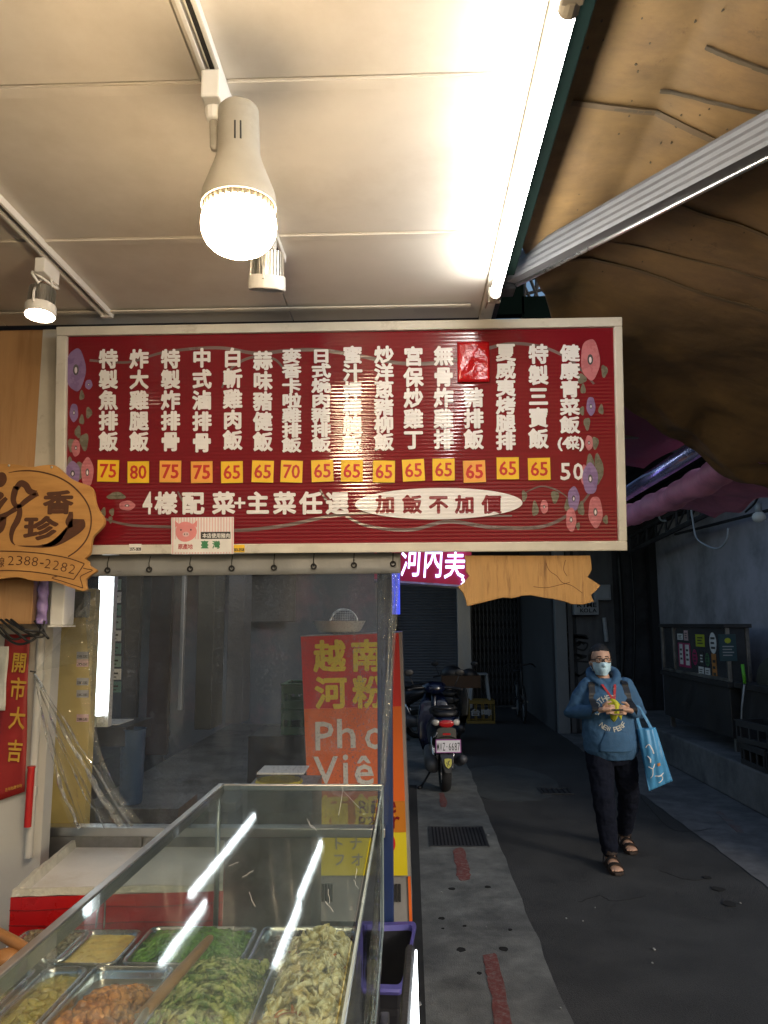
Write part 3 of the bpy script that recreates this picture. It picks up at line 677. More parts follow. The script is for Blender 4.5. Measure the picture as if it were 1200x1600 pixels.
# ================================================================ LEFT SIDE: plaque, panel, wall, couplet
M_wood = mat('honey_wood_laminate', (.5, .29, .13), .45, var=.12, scale=3, stretch=(6, 6, .5), col2=(.4, .21, .085), mscale=4)
M_ply = mat('plaque_plywood', (.52, .27, .08), .5, var=.12, scale=4, stretch=(1.2, 1, 8), col2=(.42, .2, .055), mscale=3)
M_burn = mat('burnt_engraving', (.085, .03, .012), .75, var=.35, scale=40)
t = thing('wood_panel', 'pale wood-grain panel on the stall corner behind the carved plaque', 'wall panel', tuple(W(30, 975, 2.45)))
b = MB(); a = W(-260, 500, 2.47); c = W(66, 905, 2.47); b.bb((a.x, 2.46, c.z), (c.x, 2.48, CZ - .002)); b.build('upper_board', M_wood, t, bevel=.002)
c2 = W(51, 975, 2.46); b = MB(); b.bb((a.x, 2.45, c2.z), (c2.x, 2.4805, c.z - .001)); b.build('lower_board', M_wood, t, bevel=.002)
a = W(68, 500, 2.462); c = W(90, 900, 2.462)
b = MB(); b.bb((a.x + .001, 2.458, c.z), (c.x + .02, 2.478, CZ - .002)); tag(b.build('cream_stile', M_cream, bevel=.002), 'narrow cream upright strip between the wood panel and the menu board', 'trim strip')
# purple cling-wrapped object and white box below the panel
a = W(58, 975, 2.45); c = W(79, 890, 2.45); b = MB()
b.grid(lambda u, v: (a.x + (c.x - a.x) * u, 2.445 - .012 * math.sin(math.pi * u) - .004 * math.sin(23 * v + 4 * u), a.z + (c.z - a.z) * v), 8, 24)
tag(b.build('wrapped_card', mat('violet_cling_wrap', (.3, .22, .5), .15, var=.3, scale=20, bump=.6, bscale=40), smooth=True, solid=.004), 'shiny violet plastic-wrapped card between the wood panel and the white box', 'wrapped card')
a = W(79, 977, 2.45); c = W(106, 880, 2.45); t = thing('switch_box', 'small white switch box under the right end of the plaque', 'switch box', ((a.x + c.x) / 2, 2.45, a.z))
b = MB(); b.bb((a.x, 2.44, a.z), (c.x, 2.52, c.z)); b.build('case', M_white, t, bevel=.004)
b = MB(); b.bb((a.x - .001, 2.43, a.z - .006), (c.x + .002, 2.53, a.z - .0005)); b.build('flange', M_white, t, bevel=.001)
# white wall, pipe, couplet
M_ww = mat('stall_white_wall', (.62, .6, .56), .6, var=.06, scale=2, col2=(.5, .47, .42), mscale=1.5, mask=(.5, .75))
a = W(66, 1290, 2.6); wall('stall_wall', M_ww, (-3.2, 2.60, 0), (a.x, 2.66, 2.3), 'white painted stall wall behind the red couplet')
b = MB(); a = W(66, 990, 2.575); c = W(58, 1290, 2.575); b.tube([(a.x - .005, 2.58, c.z - .1), (a.x - .005, 2.58, 2.2)], .013, 12)
for zz in (1.25, 1.62): b.tube([(a.x - .005, 2.58, zz), (a.x - .005, 2.58, zz + .03)], .0165, 12)
tag(b.build('conduit', M_ww, smooth=True, auto=40), 'white conduit pipe down the edge of the stall wall', 'conduit')
M_cpl = mat('couplet_red_paper', (.32, .02, .018), .5, var=.12, scale=6, bump=.2, bscale=8); M_gold = mat('gold_brush_ink', (.72, .42, .06), .35, metal=.3, var=.15, scale=20)
Yc = 2.585
A, B_, C_, D_ = W(10, 991, Yc), W(48, 991, Yc), W(41, 1236, Yc), W(-10, 1254, Yc)
cp = thing('couplet_banner', 'red paper couplet with four gold brush characters on the white wall', 'couplet', tuple((C_ + D_) / 2))
b = MB()
def cpt(u, v): p = A.lerp(B_, u).lerp(D_.lerp(C_, u), v); p.y -= .004 + .005 * math.sin(2.2 * v + .4) + .003 * math.sin(9 * v + 5 * u); return p
b.grid(lambda u, v: cpt(u, v), 6, 24); b.build('paper', M_cpl, cp, smooth=True, solid=.0012)
b = MB()
for ch, px, py, s in (('開', 30, 1035, 24), ('市', 28, 1076, 26), ('大', 27, 1122, 26), ('吉', 23, 1173, 25)):
    p = W(px, py, Yc - .018); put(b, ch, T(p) @ UP @ Matrix.Rotation(R(-3), 4, 'Z'), s * Yc / 1200, s * 1.35 * Yc / 1200, .02)
b.build('lettering', M_gold, cp); b = MB()
for k in range(6):
    p = W(10 + 4.5 * k, 1234 - 1.3 * k, Yc - .018); put(b, '吉祥如意發財'[k], T(p) @ UP, 4.6 * Yc / 1200, 5.5 * Yc / 1200, .01)
b.build('small_lettering', M_gold, cp)
a = W(-20, 1110, 2.57); c = W(15, 1010, 2.57); b = MB()
b.grid(lambda u, v: (a.x + (c.x - a.x) * u, 2.566 + .003 * math.sin(7 * u + 9 * v), a.z + (c.z - a.z) * v), 6, 12)
tag(b.build('plastic_sleeve', mat('sleeve_paper', (.6, .62, .58), .18, var=.2, scale=12, bump=.4, bscale=20), smooth=True, solid=.001), 'glossy pale document sleeve taped over the left of the couplet', 'document sleeve')
p0 = W(49, 1200, 2.55); p1 = W(43, 1292, 2.55); b = MB(); b.tube([p1, p0], .0115, 14); b.tube([p0, p0 + Vector((0, 0, .006))], .013, 14)
tag(b.build('red_pipe', mat('red_plastic_pipe', (.5, .015, .015), .35), smooth=True, auto=40), 'short upright red plastic pipe beside the couplet', 'pipe')
# cable tangle under the panel
b = MB(); r = random.Random(5)
for k in range(5):
    pts = [W(-15 + 8 * k, 968, 2.42), W(5 + 10 * k + r.uniform(-6, 6), 985 + r.uniform(-6, 14), 2.42 - .01 * k), W(30 + 9 * k, 1003 - 3 * k + r.uniform(-6, 6), 2.42), W(55 + 5 * k, 990 + r.uniform(-8, 8), 2.43), W(70 - 4 * k, 970, 2.44)]
    b.tube(spline(pts, 8), .004, 7)
tag(b.build('cable_tangle', M_cable, smooth=True), 'tangle of black cables looped under the wood panel', 'cables')
# carved plaque
def zp(x, y): return (x / 6.667, 700 + y / 6.667)
PY = 2.33
def pq(x, y): p = W(*zp(x, y), PY); return (p.x, p.z)
rgt = [(90, 165), (200, 177), (290, 198), (345, 197), (400, 187), (500, 175), (570, 180), (620, 215), (680, 272), (740, 320), (830, 360), (920, 390), (965, 430), (982, 495), (990, 560), (1020, 640), (1070, 710), (1088, 760), (1075, 810), (1020, 870), (970, 920), (952, 970), (945, 1040), (930, 1110), (885, 1150)]
tail = [(922, 1185), (927, 1222), (1000, 1265), (1006, 1280), (985, 1300), (892, 1370), (902, 1468), (880, 1486), (850, 1488), (700, 1440), (560, 1388), (400, 1386), (300, 1372), (200, 1345), (100, 1350), (0, 1364), (-100, 1372)]
cxm = -100
lft = [(2 * cxm - x, y) for x, y in (rgt + tail)][::-1]
outl = [pq(x, y) for x, y in rgt + tail] + [pq(x, y) for x, y in lft]
c0 = pq(cxm, 800)
pl = thing('carved_plaque', 'scalloped wooden plaque with burnt lettering and a pepper drawing, over the menu board corner', 'plaque', (c0[0], PY, c0[1]))
b = MB(); b.prism([tuple(v) for v in spline(outl, 2)], .014, T((0, PY + .014, 0)) @ UP); b.build('board', M_ply, pl, bevel=.0015)
FR = T((0, PY - .0004, 0)) @ UP
b = MB()
def eng(pts, w, k=8):
    q = [tuple(v) for v in spline([pq(*p) for p in pts], k)]
    if isinstance(w, (list, tuple)): w = [w[min(len(w) - 2, int(i / (len(q) - 1) * (len(w) - 1)))] * (1 - (i / (len(q) - 1) * (len(w) - 1)) % 1) + w[min(len(w) - 1, int(i / (len(q) - 1) * (len(w) - 1)) + 1)] * ((i / (len(q) - 1) * (len(w) - 1)) % 1) for i in range(len(q))]; w = [x * PY / 8000 for x in w]
    else: w = w * PY / 8000
    b.prism(ribbon(q, w), .0003, FR); 
eng([(90, 258), (200, 240), (330, 238), (480, 262), (620, 310), (750, 390), (850, 490), (920, 600), (950, 720), (940, 850), (890, 970), (800, 1070), (710, 1132)], [7, 16, 16, 16, 16, 16, 16, 16, 14])
eng([(-330, 1110), (-150, 1085), (0, 1075), (200, 1080), (400, 1095), (560, 1118), (720, 1150), (880, 1205)], 11)
eng([(-330, 1310), (-150, 1285), (0, 1277), (200, 1280), (400, 1298), (560, 1325), (770, 1370)], 11)
eng([(880, 1205), (825, 1290), (768, 1370)], 11, 3)
eng([(865, 1250), (910, 1262), (965, 1272), (900, 1305), (838, 1342), (850, 1400), (865, 1458)], 9, 3); eng([(865, 1458), (760, 1425), (640, 1385), (540, 1355), (600, 1335)], 9, 3)
# pepper drawing and the brush stroke
eng([(185, 1018), (300, 1025), (420, 1025), (530, 1005), (640, 950), (740, 870), (800, 800), (810, 740)], [2, 16, 24, 40, 80, 110, 150, 190, 120]); eng([(740, 665), (735, 710), (720, 770), (740, 830)], [40, 60, 80, 50]); eng([(700, 830), (620, 940), (540, 1000), (440, 1020)], [20, 60, 50, 10])
# big brush character at the left
eng([(170, 400), (150, 470), (140, 545), (165, 600), (210, 600), (260, 560), (330, 510), (400, 480)], [60, 70, 60, 50, 50, 60, 60, 36]); eng([(165, 430), (215, 370), (270, 390), (310, 450), (380, 470)], [60, 70, 70, 70, 50])
eng([(200, 590), (205, 680), (180, 760), (140, 830), (120, 900), (125, 970), (155, 1010)], [50, 60, 70, 60, 50, 26, 4]); eng([(170, 630), (90, 680), (20, 720), (-40, 760)], [60, 50, 70, 80]); eng([(-30, 300), (20, 290), (30, 330), (10, 370), (-40, 380)], [70, 80, 90, 80, 60]); eng([(70, 520), (20, 570), (-40, 640)], [40, 60, 80]); eng([(40, 720), (30, 790), (10, 850), (-30, 890)], [60, 70, 60, 30]); eng([(-60, 470), (0, 480), (20, 500), (-40, 560)], [40, 50, 40, 30])
for ch, x, y, w, h in (('香', 608, 565, 330, 262), ('珍', 425, 835, 370, 262)):
    p = pq(x, y); put(b, ch, T((p[0], PY - .0008, p[1])) @ UP, w * PY / 8000, h * PY / 8000, .045)
for i, ch in enumerate('專線'): p = pq(-130 + 130 * i, 1190); put(b, ch, T((p[0], PY - .0008, p[1])) @ UP, 110 * PY / 8000, 115 * PY / 8000, .005)
for ch, x, y, a in [('2', 115, 1173, 0), ('3', 203, 1172, -1), ('8', 285, 1176, -3), ('8', 365, 1184, -5), ('-', 437, 1202, -7), ('2', 500, 1205, -8), ('2', 585, 1222, -10), ('8', 668, 1241, -11), ('2', 752, 1262, -13)]:
    p = pq(x, y); put(b, ch, T((p[0], PY - .0008, p[1])) @ UP @ Matrix.Rotation(R(a), 4, 'Z'), 66 * PY / 8000 if ch != '-' else 40 * PY / 8000, 98 * PY / 8000 if ch != '-' else 14 * PY / 8000, -.012 if ch != '-' else 0, fit=True)
b.build('engraving', M_burn, pl)
b = MB()
for x, y in ((95, 182), (540, 200)): p = pq(x, y); b.ell((p[0], PY - .001, p[1]), (.004, .002, .004), 10, 6)
b.build('screw', M_steel, pl, smooth=True)
# scalloped board under the right end of the menu board
c = [(378, 24), (383, 70), (385, 100), (400, 120), (375, 150), (345, 170), (372, 200), (385, 235), (390, 262), (440, 250), (500, 235), (560, 220), (600, 225), (650, 212), (690, 210), (750, 222), (800, 228), (850, 240), (880, 252), (930, 254), (985, 240), (970, 210), (995, 188), (1015, 165), (985, 145), (955, 125), (975, 90), (968, 24)]
BY = 2.45
def bq(x, y): p = W(600 + x / 3, 860 + y / 3, BY); return (p.x, p.z)
t = thing('scalloped_board', 'weathered tan wooden board with scalloped ends hanging below the menu board', 'wooden board', (bq(690, 200)[0], BY, bq(690, 200)[1]))
b = MB(); b.prism([bq(*p) for p in c], .016, T((0, BY + .016, 0)) @ UP)
M_tan = mat('weathered_tan_board', (.46, .26, .09), .65, var=.3, scale=5, stretch=(7, 1, .7), col2=(.14, .07, .03), mscale=5, mask=(.5, .7), bump=.3, bscale=20)
b.build('board', M_tan, t, bevel=.0015)
b = MB()
for pts in [[(760, 60), (775, 95), (810, 120), (835, 150), (880, 165), (930, 200)], [(700, 170), (760, 175), (830, 160), (870, 150)], [(850, 45), (842, 90), (858, 120)]]:
    b.prism(ribbon([tuple(v) for v in spline([bq(*p) for p in pts], 5)], .0016), .0003, T((0, BY - .0003, 0)) @ UP)
b.build('crack', M_burn, t)
# ================================================================ AWNING SIDE
M_tarp = mat('ochre_tarpaulin', (.17, .10, .034), .66, var=.3, scale=2.2, bump=.9, bscale=6, col2=(.10, .058, .026), mscale=1.3, mask=(.42, .68))
def tarp_material():
    t = M_tarp.node_tree; L_ = t.links; b_ = t.nodes['Principled BSDF']; src = b_.inputs['Base Color'].links[0].from_socket
    tc = _n(t, 'ShaderNodeTexCoord'); mp = _n(t, 'ShaderNodeMapping'); mp.inputs['Rotation'].default_value = (0, 0, R(35)); mp.inputs['Scale'].default_value = (1.0, 2.6, 1); L_.new(tc.outputs['Object'], mp.inputs[0])
    n1 = _n(t, 'ShaderNodeTexNoise', Scale=2.0, Detail=9, Roughness=.72); L_.new(mp.outputs[0], n1.inputs[0])
    n2 = _n(t, 'ShaderNodeTexNoise', Scale=16, Detail=7, Roughness=.75); L_.new(tc.outputs['Object'], n2.inputs[0])
    for n_, lo, hi, v0 in ((n1, .3, .62, .55), (n2, .24, .4, .45)):
        m_ = _n(t, 'ShaderNodeMapRange'); m_.inputs[1].default_value = lo; m_.inputs[2].default_value = hi; m_.inputs[3].default_value = v0; m_.inputs[4].default_value = 1.12; L_.new(n_.outputs[0], m_.inputs[0])
        c_ = _n(t, 'ShaderNodeCombineColor')
        for i in range(3): L_.new(m_.outputs[0], c_.inputs[i])
        x_ = _n(t, 'ShaderNodeMix', data_type='RGBA', blend_type='MULTIPLY'); x_.inputs[0].default_value = 1; L_.new(src, x_.inputs[6]); L_.new(c_.outputs[0], x_.inputs[7]); src = x_.outputs[2]
    L_.new(src, b_.inputs['Base Color'])
tarp_material()
def far_y(u): return 2.62 + .52 * min(1, u * 2.2) + .32 * u
def tarp(u, v):
    # u: eave -> outer edge, v: behind the camera -> far hem
    x = .318 + .2 * max(0, min(1, (v - .865) / .12)) * (1 - u) + 1.75 * u; yf = far_y(u); y = -1.6 + (yf + 1.6) * v
    z = 2.96 - .37 * (x - .33) - .085 * max(0, 1 - (x - .318) / .22)
    d = (y - yf)                                   # metres from the hem
    # hem part falls away in heavy folds
    k = max(0, 1 + d / .5); z -= .16 * k ** 1.5 * min(1, u * 1.1 + .62)
    z += .055 * (abs(math.sin(d * 12 + 2.4 * u + 1.3 * math.sin(6 * u))) - .6) * k * min(1, u * 4)
    z += .014 * math.sin(22 * u + d * 7) * k + .02 * math.sin(x * 3.1 + 1.0) * math.sin(y * 1.7)
    z += .012 * noise.noise(Vector((x * 2.2, y * 2.2, .3))) + .07 * k * noise.noise(Vector((x * 4.5, y * 4, 1)))
    y += .03 * noise.noise(Vector((x * 3, 5, v * 2))) * k
    rg = noise.ridged_multi_fractal(Vector((x * 1.6 + y * .9, y * 2.6 - x * .8, .7)), 1.0, 2.1, 4, 1.0, 2.0)
    z += (.010 + .026 * k) * (rg - 1.2)
    # diagonal tension creases
    z += .010 * (abs(math.sin((x * 1.0 + y * .55) * 4.2)) ** 6)
    return (x, y, z)
tp = thing('tarpaulin_awning', 'stained ochre tarpaulin awning stretched out over the alley beside the stall', 'awning', (1.1, 1.4, 2.4))
b = MB(); b.grid(tarp, 150, 280); b.build('sheet', M_tarp, tp, smooth=True, solid=.004)
b = MB()
def seam(u0, v0, u1, v1, w, n=24):
    P = [Vector(tarp(u0 + (u1 - u0) * i / n, v0 + (v1 - v0) * i / n)) - Vector((0, 0, .0055)) for i in range(n + 1)]
    d = (P[-1] - P[0]).cross(Vector((0, 0, 1))).normalized() * w / 2
    b.loft([[p - d, p + d, p + d - Vector((0, 0, .003)), p - d - Vector((0, 0, .003))] for p in P])
def uv(px, py):
    d_ = ray(px, py); t_ = (2.92 - CAMZ - 0) / d_.z
    for _ in range(20): p_ = CO + d_ * t_; zt_ = 2.935 - .37 * (p_.x - .33); t_ = (zt_ - CAMZ) / d_.z
    p_ = CO + d_ * t_; u_ = (p_.x - .318) / 1.75; return (u_, (p_.y + 1.6) / (far_y(u_) + 1.6))
for a_, c_, w_ in [((893, 138), (1120, 232), .016), ((1050, 325), (1215, 392), .010), ((885, 396), (1200, 500), .014), ((905, 372), (1210, 450), .006)]:
    b = MB(); seam(*uv(*a_), *uv(*c_), w_); b.build('seam', mat('tarp_seam', (.09, .058, .026), .7, var=.3, scale=8), tp)
M_pat = mat('tarp_patch', (.06, .042, .02), .7, var=.3, scale=9)
b = MB()
for u0, v0, u1, v1, w in [(*uv(960, 168), *uv(1032, 195), .009), (*uv(1032, 156), *uv(1210, 188), .009), (*uv(1104, 93), *uv(1210, 128), .011)]:
    b = MB(); n = 10; P = [Vector(tarp(u0 + (u1 - u0) * i / n, v0 + (v1 - v0) * i / n)) - Vector((0, 0, .0085)) for i in range(n + 1)]
    r = random.Random(int(u0 * 100))
    for i in range(n):
        a, c = P[i], P[i + 1]; e = (c - a).cross(Vector((0, 0, 1))).normalized() * w / 2
        b.loft([[a - e * r.uniform(.6, 1), a + e * r.uniform(.6, 1), a + e + Vector((0, 0, .004)), a - e + Vector((0, 0, .004))], [c - e * r.uniform(.6, 1), c + e * r.uniform(.6, 1), c + e + Vector((0, 0, .004)), c - e + Vector((0, 0, .004))]])
    b.build('repair_tape', M_pat, tp)
b = MB(); r = random.Random(31)
for _ in range(46):
    u_, v_ = uv(r.uniform(880, 1200), r.uniform(10, 470)); p = Vector(tarp(u_, v_)) - Vector((0, 0, .0048)); q = r.uniform(.0008, .0032)
    b.prism([(p.x + q * r.uniform(.5, 1.2) * math.cos(k), p.y + 1.6 * q * r.uniform(.5, 1.2) * math.sin(k)) for k in range(6)], .0012, z0=p.z)
b.build('grime_spot', M_pat, tp)
# folding awning arm
M_arm = mat('ribbed_aluminium', (.11, .11, .112), .6, metal=.3, var=.25, scale=3, stretch=(1, 1, 1), bump=.15, bscale=50)
a = W(800, 424, 2.22); c = W(1240, 186, 1.36)
ar = thing('awning_arm', 'ribbed aluminium folding arm crossing under the tarpaulin', 'awning arm', tuple(a))
d = (c - a).normalized(); sx = d.cross(Vector((0, 0, 1))).normalized(); up = sx.cross(d)
if up.z < 0: up = -up
prof = []
hh, ww = .036, .018
for i in range(9):
    zz = -hh + 2 * hh * i / 8; o = ww + (.0025 if i % 2 else 0); prof.append((o, zz))
for i in range(9):
    zz = hh - 2 * hh * i / 8; o = -ww - (.0025 if i % 2 else 0); prof.append((o, zz))
b = MB(); e = c + d * .5
b.loft([[p + sx * x + up * z for x, z in prof] for p in (a, e)]); b.build('arm', M_arm, ar)
b = MB(); b.tube([a + sx * -.02 - up * .038, e + sx * -.02 - up * .038], .006, 8); b.build('tension_cable', M_steel, ar, smooth=True)
b = MB(); q = a - d * .05; b.box((0, 0, 0), (.07, .07, .11), T(q)); b.build('bracket', M_dark, ar, bevel=.006)
a = W(835, 468, 2.62); c = W(975, 428, 2.9); b = MB(); b.tube([a, c], .005, 8); tag(b.build('stay_rod', M_alu, smooth=True), 'thin stay rod under the tarpaulin near the top right corner of the menu board', 'rod')
a = W(1172, 530, 2.75); c = W(1260, 478, 2.3); b = MB(); b.tube([a, c], [.028, .028], 4); tag(b.build('second_arm', M_arm), 'end of another aluminium arm at the right edge under the tarpaulin', 'awning arm')
# dark steelwork over the right end of the board
st = thing('eave_steelwork', 'dark lattice steelwork between the eave and the top right of the menu board', 'steelwork', tuple(W(835, 480, 2.75)))
b = MB()
for px0, py0, px1, py1 in [(812, 440, 845, 432), (812, 432, 830, 470), (826, 430, 842, 470), (846, 425, 834, 470), (812, 462, 850, 452), (820, 430, 820, 480), (838, 425, 838, 480)]:
    b.tube([W(px0, py0, 2.78), W(px1, py1, 2.78)], .006, 6)
b.build('lattice', M_dark, st)
b = MB(); a = W(757, 495, 2.62); c = W(815, 400, 2.62); b.bb((a.x, 2.60, a.z), (c.x, 2.64, c.z)); a = W(815, 500, 2.62); c = W(862, 466, 2.62); b.bb((a.x, 2.6, a.z), (c.x, 2.66, c.z)); b.build('blocking', M_green, st)
b = MB(); a = W(862, 520, 2.8); c = W(888, 360, 2.8); b.bb((a.x, 2.8, a.z), (c.x, 2.87, c.z)); tag(b.build('green_post', M_green, bevel=.004), 'dark green steel post rising above the right end of the menu board', 'post')
# neighbouring maroon awning
M_mar = mat('maroon_canvas', (.16, .035, .07), .7, var=.2, scale=4, bump=.2, bscale=30)
M_pink = mat('dusty_pink_canvas', (.62, .25, .4), .55, var=.2, scale=5, bump=.3, bscale=14, col2=(.4, .16, .27), mscale=3)
aw = thing('maroon_awning', 'maroon retractable awning of the next stall, beyond the tarpaulin', 'awning', (1.1, 4.3, 2.5))
b = MB(); b.grid(lambda u, v: (.2 + 1.25 * u, 3.2 + 1.5 * v, 2.98 - .24 * u + .012 * math.sin(9 * v)), 8, 20); b.build('canopy', M_mar, aw, solid=.006, smooth=True)
def rolled(u, v, y0=3.15, y1=5.4):
    y = y0 + (y1 - y0) * v; rr = .072 + .007 * math.sin(26 * v + 2 * math.cos(2 * math.pi * u)) + .006 * math.sin(61 * v + 4 * u) + .006 * noise.noise(Vector((u * 4, v * 12, 0)))
    return (1.45 + rr * math.cos(2 * math.pi * u), y, 2.515 + .9 * rr * math.sin(2 * math.pi * u) - .03 * math.sin(3.1 * v))
b = MB(); b.grid(rolled, 20, 90); b.build('rolled_valance', M_pink, aw, smooth=True)
b = MB(); b.grid(lambda u, v: (1.47 + .38 * u + .02 * math.sin(9 * v), 3.3 + 1.4 * v, 2.53 - .10 * u + .018 * math.sin(17 * v + 5 * u)), 12, 60); b.build('valance', M_pink, aw, smooth=True, solid=.004)
M_ltube = mat('blue_lit_aluminium', (.45, .5, .9), .25, metal=.9, var=.15, scale=6)  # blue reflected light put into the bar's base colour
b = MB(); b.tube([(1.375, 3.2, 2.625), (1.375, 5.4, 2.606)], .042, 18); b.build('front_bar', M_ltube, aw, smooth=True)
b = MB()
for k in (-1.2, 0, 1.2): b.bb((.3, 4.0, 2.796 + .022 * k), (1.8, 4.04, 2.812 + .022 * k))
b.build('cross_bar', M_arm, aw, bevel=.003)
# truss and cables over the pale shop front
tr = thing('shopfront_truss', 'dark steel truss along the top of the pale shop front', 'truss', (3.7, 8, 2.9))
b = MB()
A0, A1 = V(985, 862, 3.6), V(1230, 742, 3.6); B0, B1 = V(985, 838, 3.6), V(1230, 700, 3.6)
b.tube([A0, A1], .035, 6); b.tube([B0, B1], .03, 6)
for i in range(13):
    t_ = i / 12; p, q = A0.lerp(A1, t_), B0.lerp(B1, t_); b.tube([p, q], .02, 5)
    if i < 12: b.tube([p, B0.lerp(B1, (i + 1) / 12)], .014, 5)
A0, A1 = V(1055, 835, 3.9), V(1230, 790, 3.9); b.tube([A0, A1], .02, 6)
b.build('truss', M_darkw, tr)
for i, (pts, rr, m, lab) in enumerate([([(1078, 782), (1082, 810), (1088, 840), (1105, 853), (1122, 857), (1135, 845), (1138, 825)], .012, M_pvc, 'pale loose cable looping down from the truss over the pale wall'),
                                     ([(1028, 800), (1032, 812), (1040, 814)], .014, M_pvc, 'short pale cable end poking from the truss'),
                                     ([(1190, 760), (1180, 785), (1165, 800)], .012, M_cable, 'black wire by the round white lamp under the truss'),
                                     ([(1010, 800), (1060, 780), (1110, 770), (1180, 745)], .014, M_cable, 'black cable strung along the truss below the pink awning')]):
    b = MB(); b.tube(spline([V(x, y, 3.55) for x, y in pts], 6), rr, 7); tag(b.build('cable', m, smooth=True), lab, 'cable')
p = V(1186, 808, 3.7); t = thing('globe_lamp', 'unlit round white globe lamp under the truss at the right edge', 'lamp', tuple(p))
b = MB(); b.ell(p, (.07, .07, .06), 18, 12); b.build('globe', M_white, t, smooth=True)
b = MB(); b.tube([p + Vector((0, 0, .05)), p + Vector((0, 0, .14))], .035, 12); b.build('base', M_box, t, smooth=True)

# ================================================================ PLASTIC CURTAIN AND WHAT HOLDS IT
M_film1 = film('clear_curtain_vinyl', (.93, .95, .97), 1, .16, .105, (.26, .32, .42), bump=.25, bscale=3.5, gloss=.8, speck=.45)
M_film2 = film('creased_vinyl', (.95, .96, .95), 1, .06, .05, (.62, .6, .52), bump=1.0, bscale=26, gloss=1.0)
M_band = mat('curtain_header_band', (.27, .28, .285), .4, var=.12, scale=5, bump=.2, bscale=25)
CY = 2.475
def cz(px, py): return W(px, py, CY)
ct = thing('plastic_curtain', 'dusty clear plastic curtain hanging on eyelets below the menu board', 'plastic curtain', tuple(cz(380, 1285)))
tl_, tr_, bl_, br_ = cz(128, 893), cz(622, 886), cz(150, 1292), cz(606, 1292)
def cur(u, v):
    p = tl_.lerp(tr_, u).lerp(bl_.lerp(br_, u), v)
    k = v ** .6
    p.y += .010 * math.sin(u * 15 + 1.5 * math.sin(3 * v)) * k + .006 * math.sin(u * 37 + 4 * v) + .02 * math.sin(2.5 * u) * k
    return p
b = MB(); b.grid(cur, 70, 30); b.build('sheet', M_film1, ct, smooth=True)
b = MB(); q0, q1 = cz(122, 870), cz(626, 895)
b.grid(lambda u, v: (q0.x + (q1.x - q0.x) * u, CY - .006 - .002 * math.sin(40 * u), q0.z + .004 + (q1.z - q0.z - .006 + .012 * (1 - u) * 0) * v - .004 * (1 - u) * v), 60, 3); b.build('header_band', M_band, ct, smooth=True, solid=.002)
eyes = [(168, 891), (233, 890), (297, 889), (362, 888), (428, 887), (490, 885), (553, 883), (614, 881)]
for px, py in eyes:
    p = W(px, py, CY - .012); b = MB(); n = 18
    ring = [(p.x + .0075 * math.cos(2 * math.pi * k / n), p.y, p.z + .0075 * math.sin(2 * math.pi * k / n)) for k in range(n)]
    b.tube(ring, .003, 6, closed=True); e_ = b.build('eyelet', M_dark, ct, smooth=True)
    b = MB(); b.tube([p + Vector((0, .004, .0)), p + Vector((0, -.004, .02)), p + Vector((.001, .006, .045))], .0014, 5); b.build('hook', M_cable, e_)
# gathered corner pulled to a nail on the left
nail = cz(55, 1050)
def gather(u, v):
    # v: nail -> bottom ledge, u: across the fan
    e0, e1 = cz(112, 1290), cz(222, 1288); base = e0.lerp(e1, u)
    p = nail.lerp(base, v); s = v * (1 - .25 * v)
    p.y += s * (.030 * math.sin(u * 20 + .6 * math.sin(6 * v)) + .012 * math.sin(u * 47 + 3 * v)) - .01
    p.x += .006 * s * math.sin(u * 31 + 8 * v); p.z -= .05 * math.sin(math.pi * v) * (1 - u) * .6
    return p
b = MB(); b.grid(gather, 90, 26); b.build('gathered_corner', M_film2, ct, smooth=True)
def flap(u, v):
    e0, e1 = cz(136, 925), cz(152, 1030); p = e0.lerp(e1, u).lerp(nail + Vector((.0, -.01, .02 * (1 - u))), v)
    p.y += .014 * math.sin(u * 16 + 5 * v) * (1 - v); return p
b = MB(); b.grid(flap, 30, 16); b.build('side_flap', M_film2, ct, smooth=True)
def flap2(u, v):
    e0, e1 = nail, nail.lerp(cz(222, 1288), .995); p = e0.lerp(e1, u); t_ = cz(150 + 5 * u, 930 + 330 * u)
    p = p.lerp(t_, v); p.y += .016 * math.sin(u * 9 + 6 * v) * v; return p
b = MB(); b.grid(flap2, 30, 16); b.build('slack_edge', M_film2, ct, smooth=True)
b = MB(); b.tube([nail + Vector((0, .0, 0)), nail + Vector((0, -.03, .004))], .003, 8); b.build('nail', M_dark, ct)
M_crs = film('vinyl_crease', (.95, .96, .95), 1, .10, .13, (.75, .74, .68), bump=1.0, bscale=40, gloss=3)
for i, (ex, ey, sg, w0, w1) in enumerate([(213, 1287, .0, .003, .012), (196, 1288, .012, .002, .03), (172, 1289, .035, .002, .006), (133, 1290, .055, .002, .016)]):
    e_ = cz(ex, ey) + Vector((0, -.03, 0)); r = random.Random(i); A_, B__ = [], []
    for k in range(31):
        v = k / 30; p = nail.lerp(e_, v) + Vector((0, -.012, 0)); p.z -= sg * math.sin(math.pi * v)
        w_ = (w0 + (w1 - w0) * v) * (.75 + .5 * noise.noise(Vector((v * 9, i * 3.1, 0)))); j = .006 * v
        A_.append(p + Vector((-w_ / 2 + j * noise.noise(Vector((v * 14, i, 2))), -.006 * math.sin(v * 17 + i), 0))); B__.append(p + Vector((w_ / 2 + 1.6 * j * noise.noise(Vector((v * 18, i, 7))), .006 * math.sin(v * 21 + i), .3 * w_)))
    b = MB(); b.loft([[a_, a_.lerp(c_, .35) - Vector((0, .35 * (c_ - a_).length, 0)), a_.lerp(c_, .7) + Vector((0, .1 * (c_ - a_).length, 0)), c_] for a_, c_ in zip(A_, B__)], caps=False); b.build('crease', M_crs, ct, smooth=True)
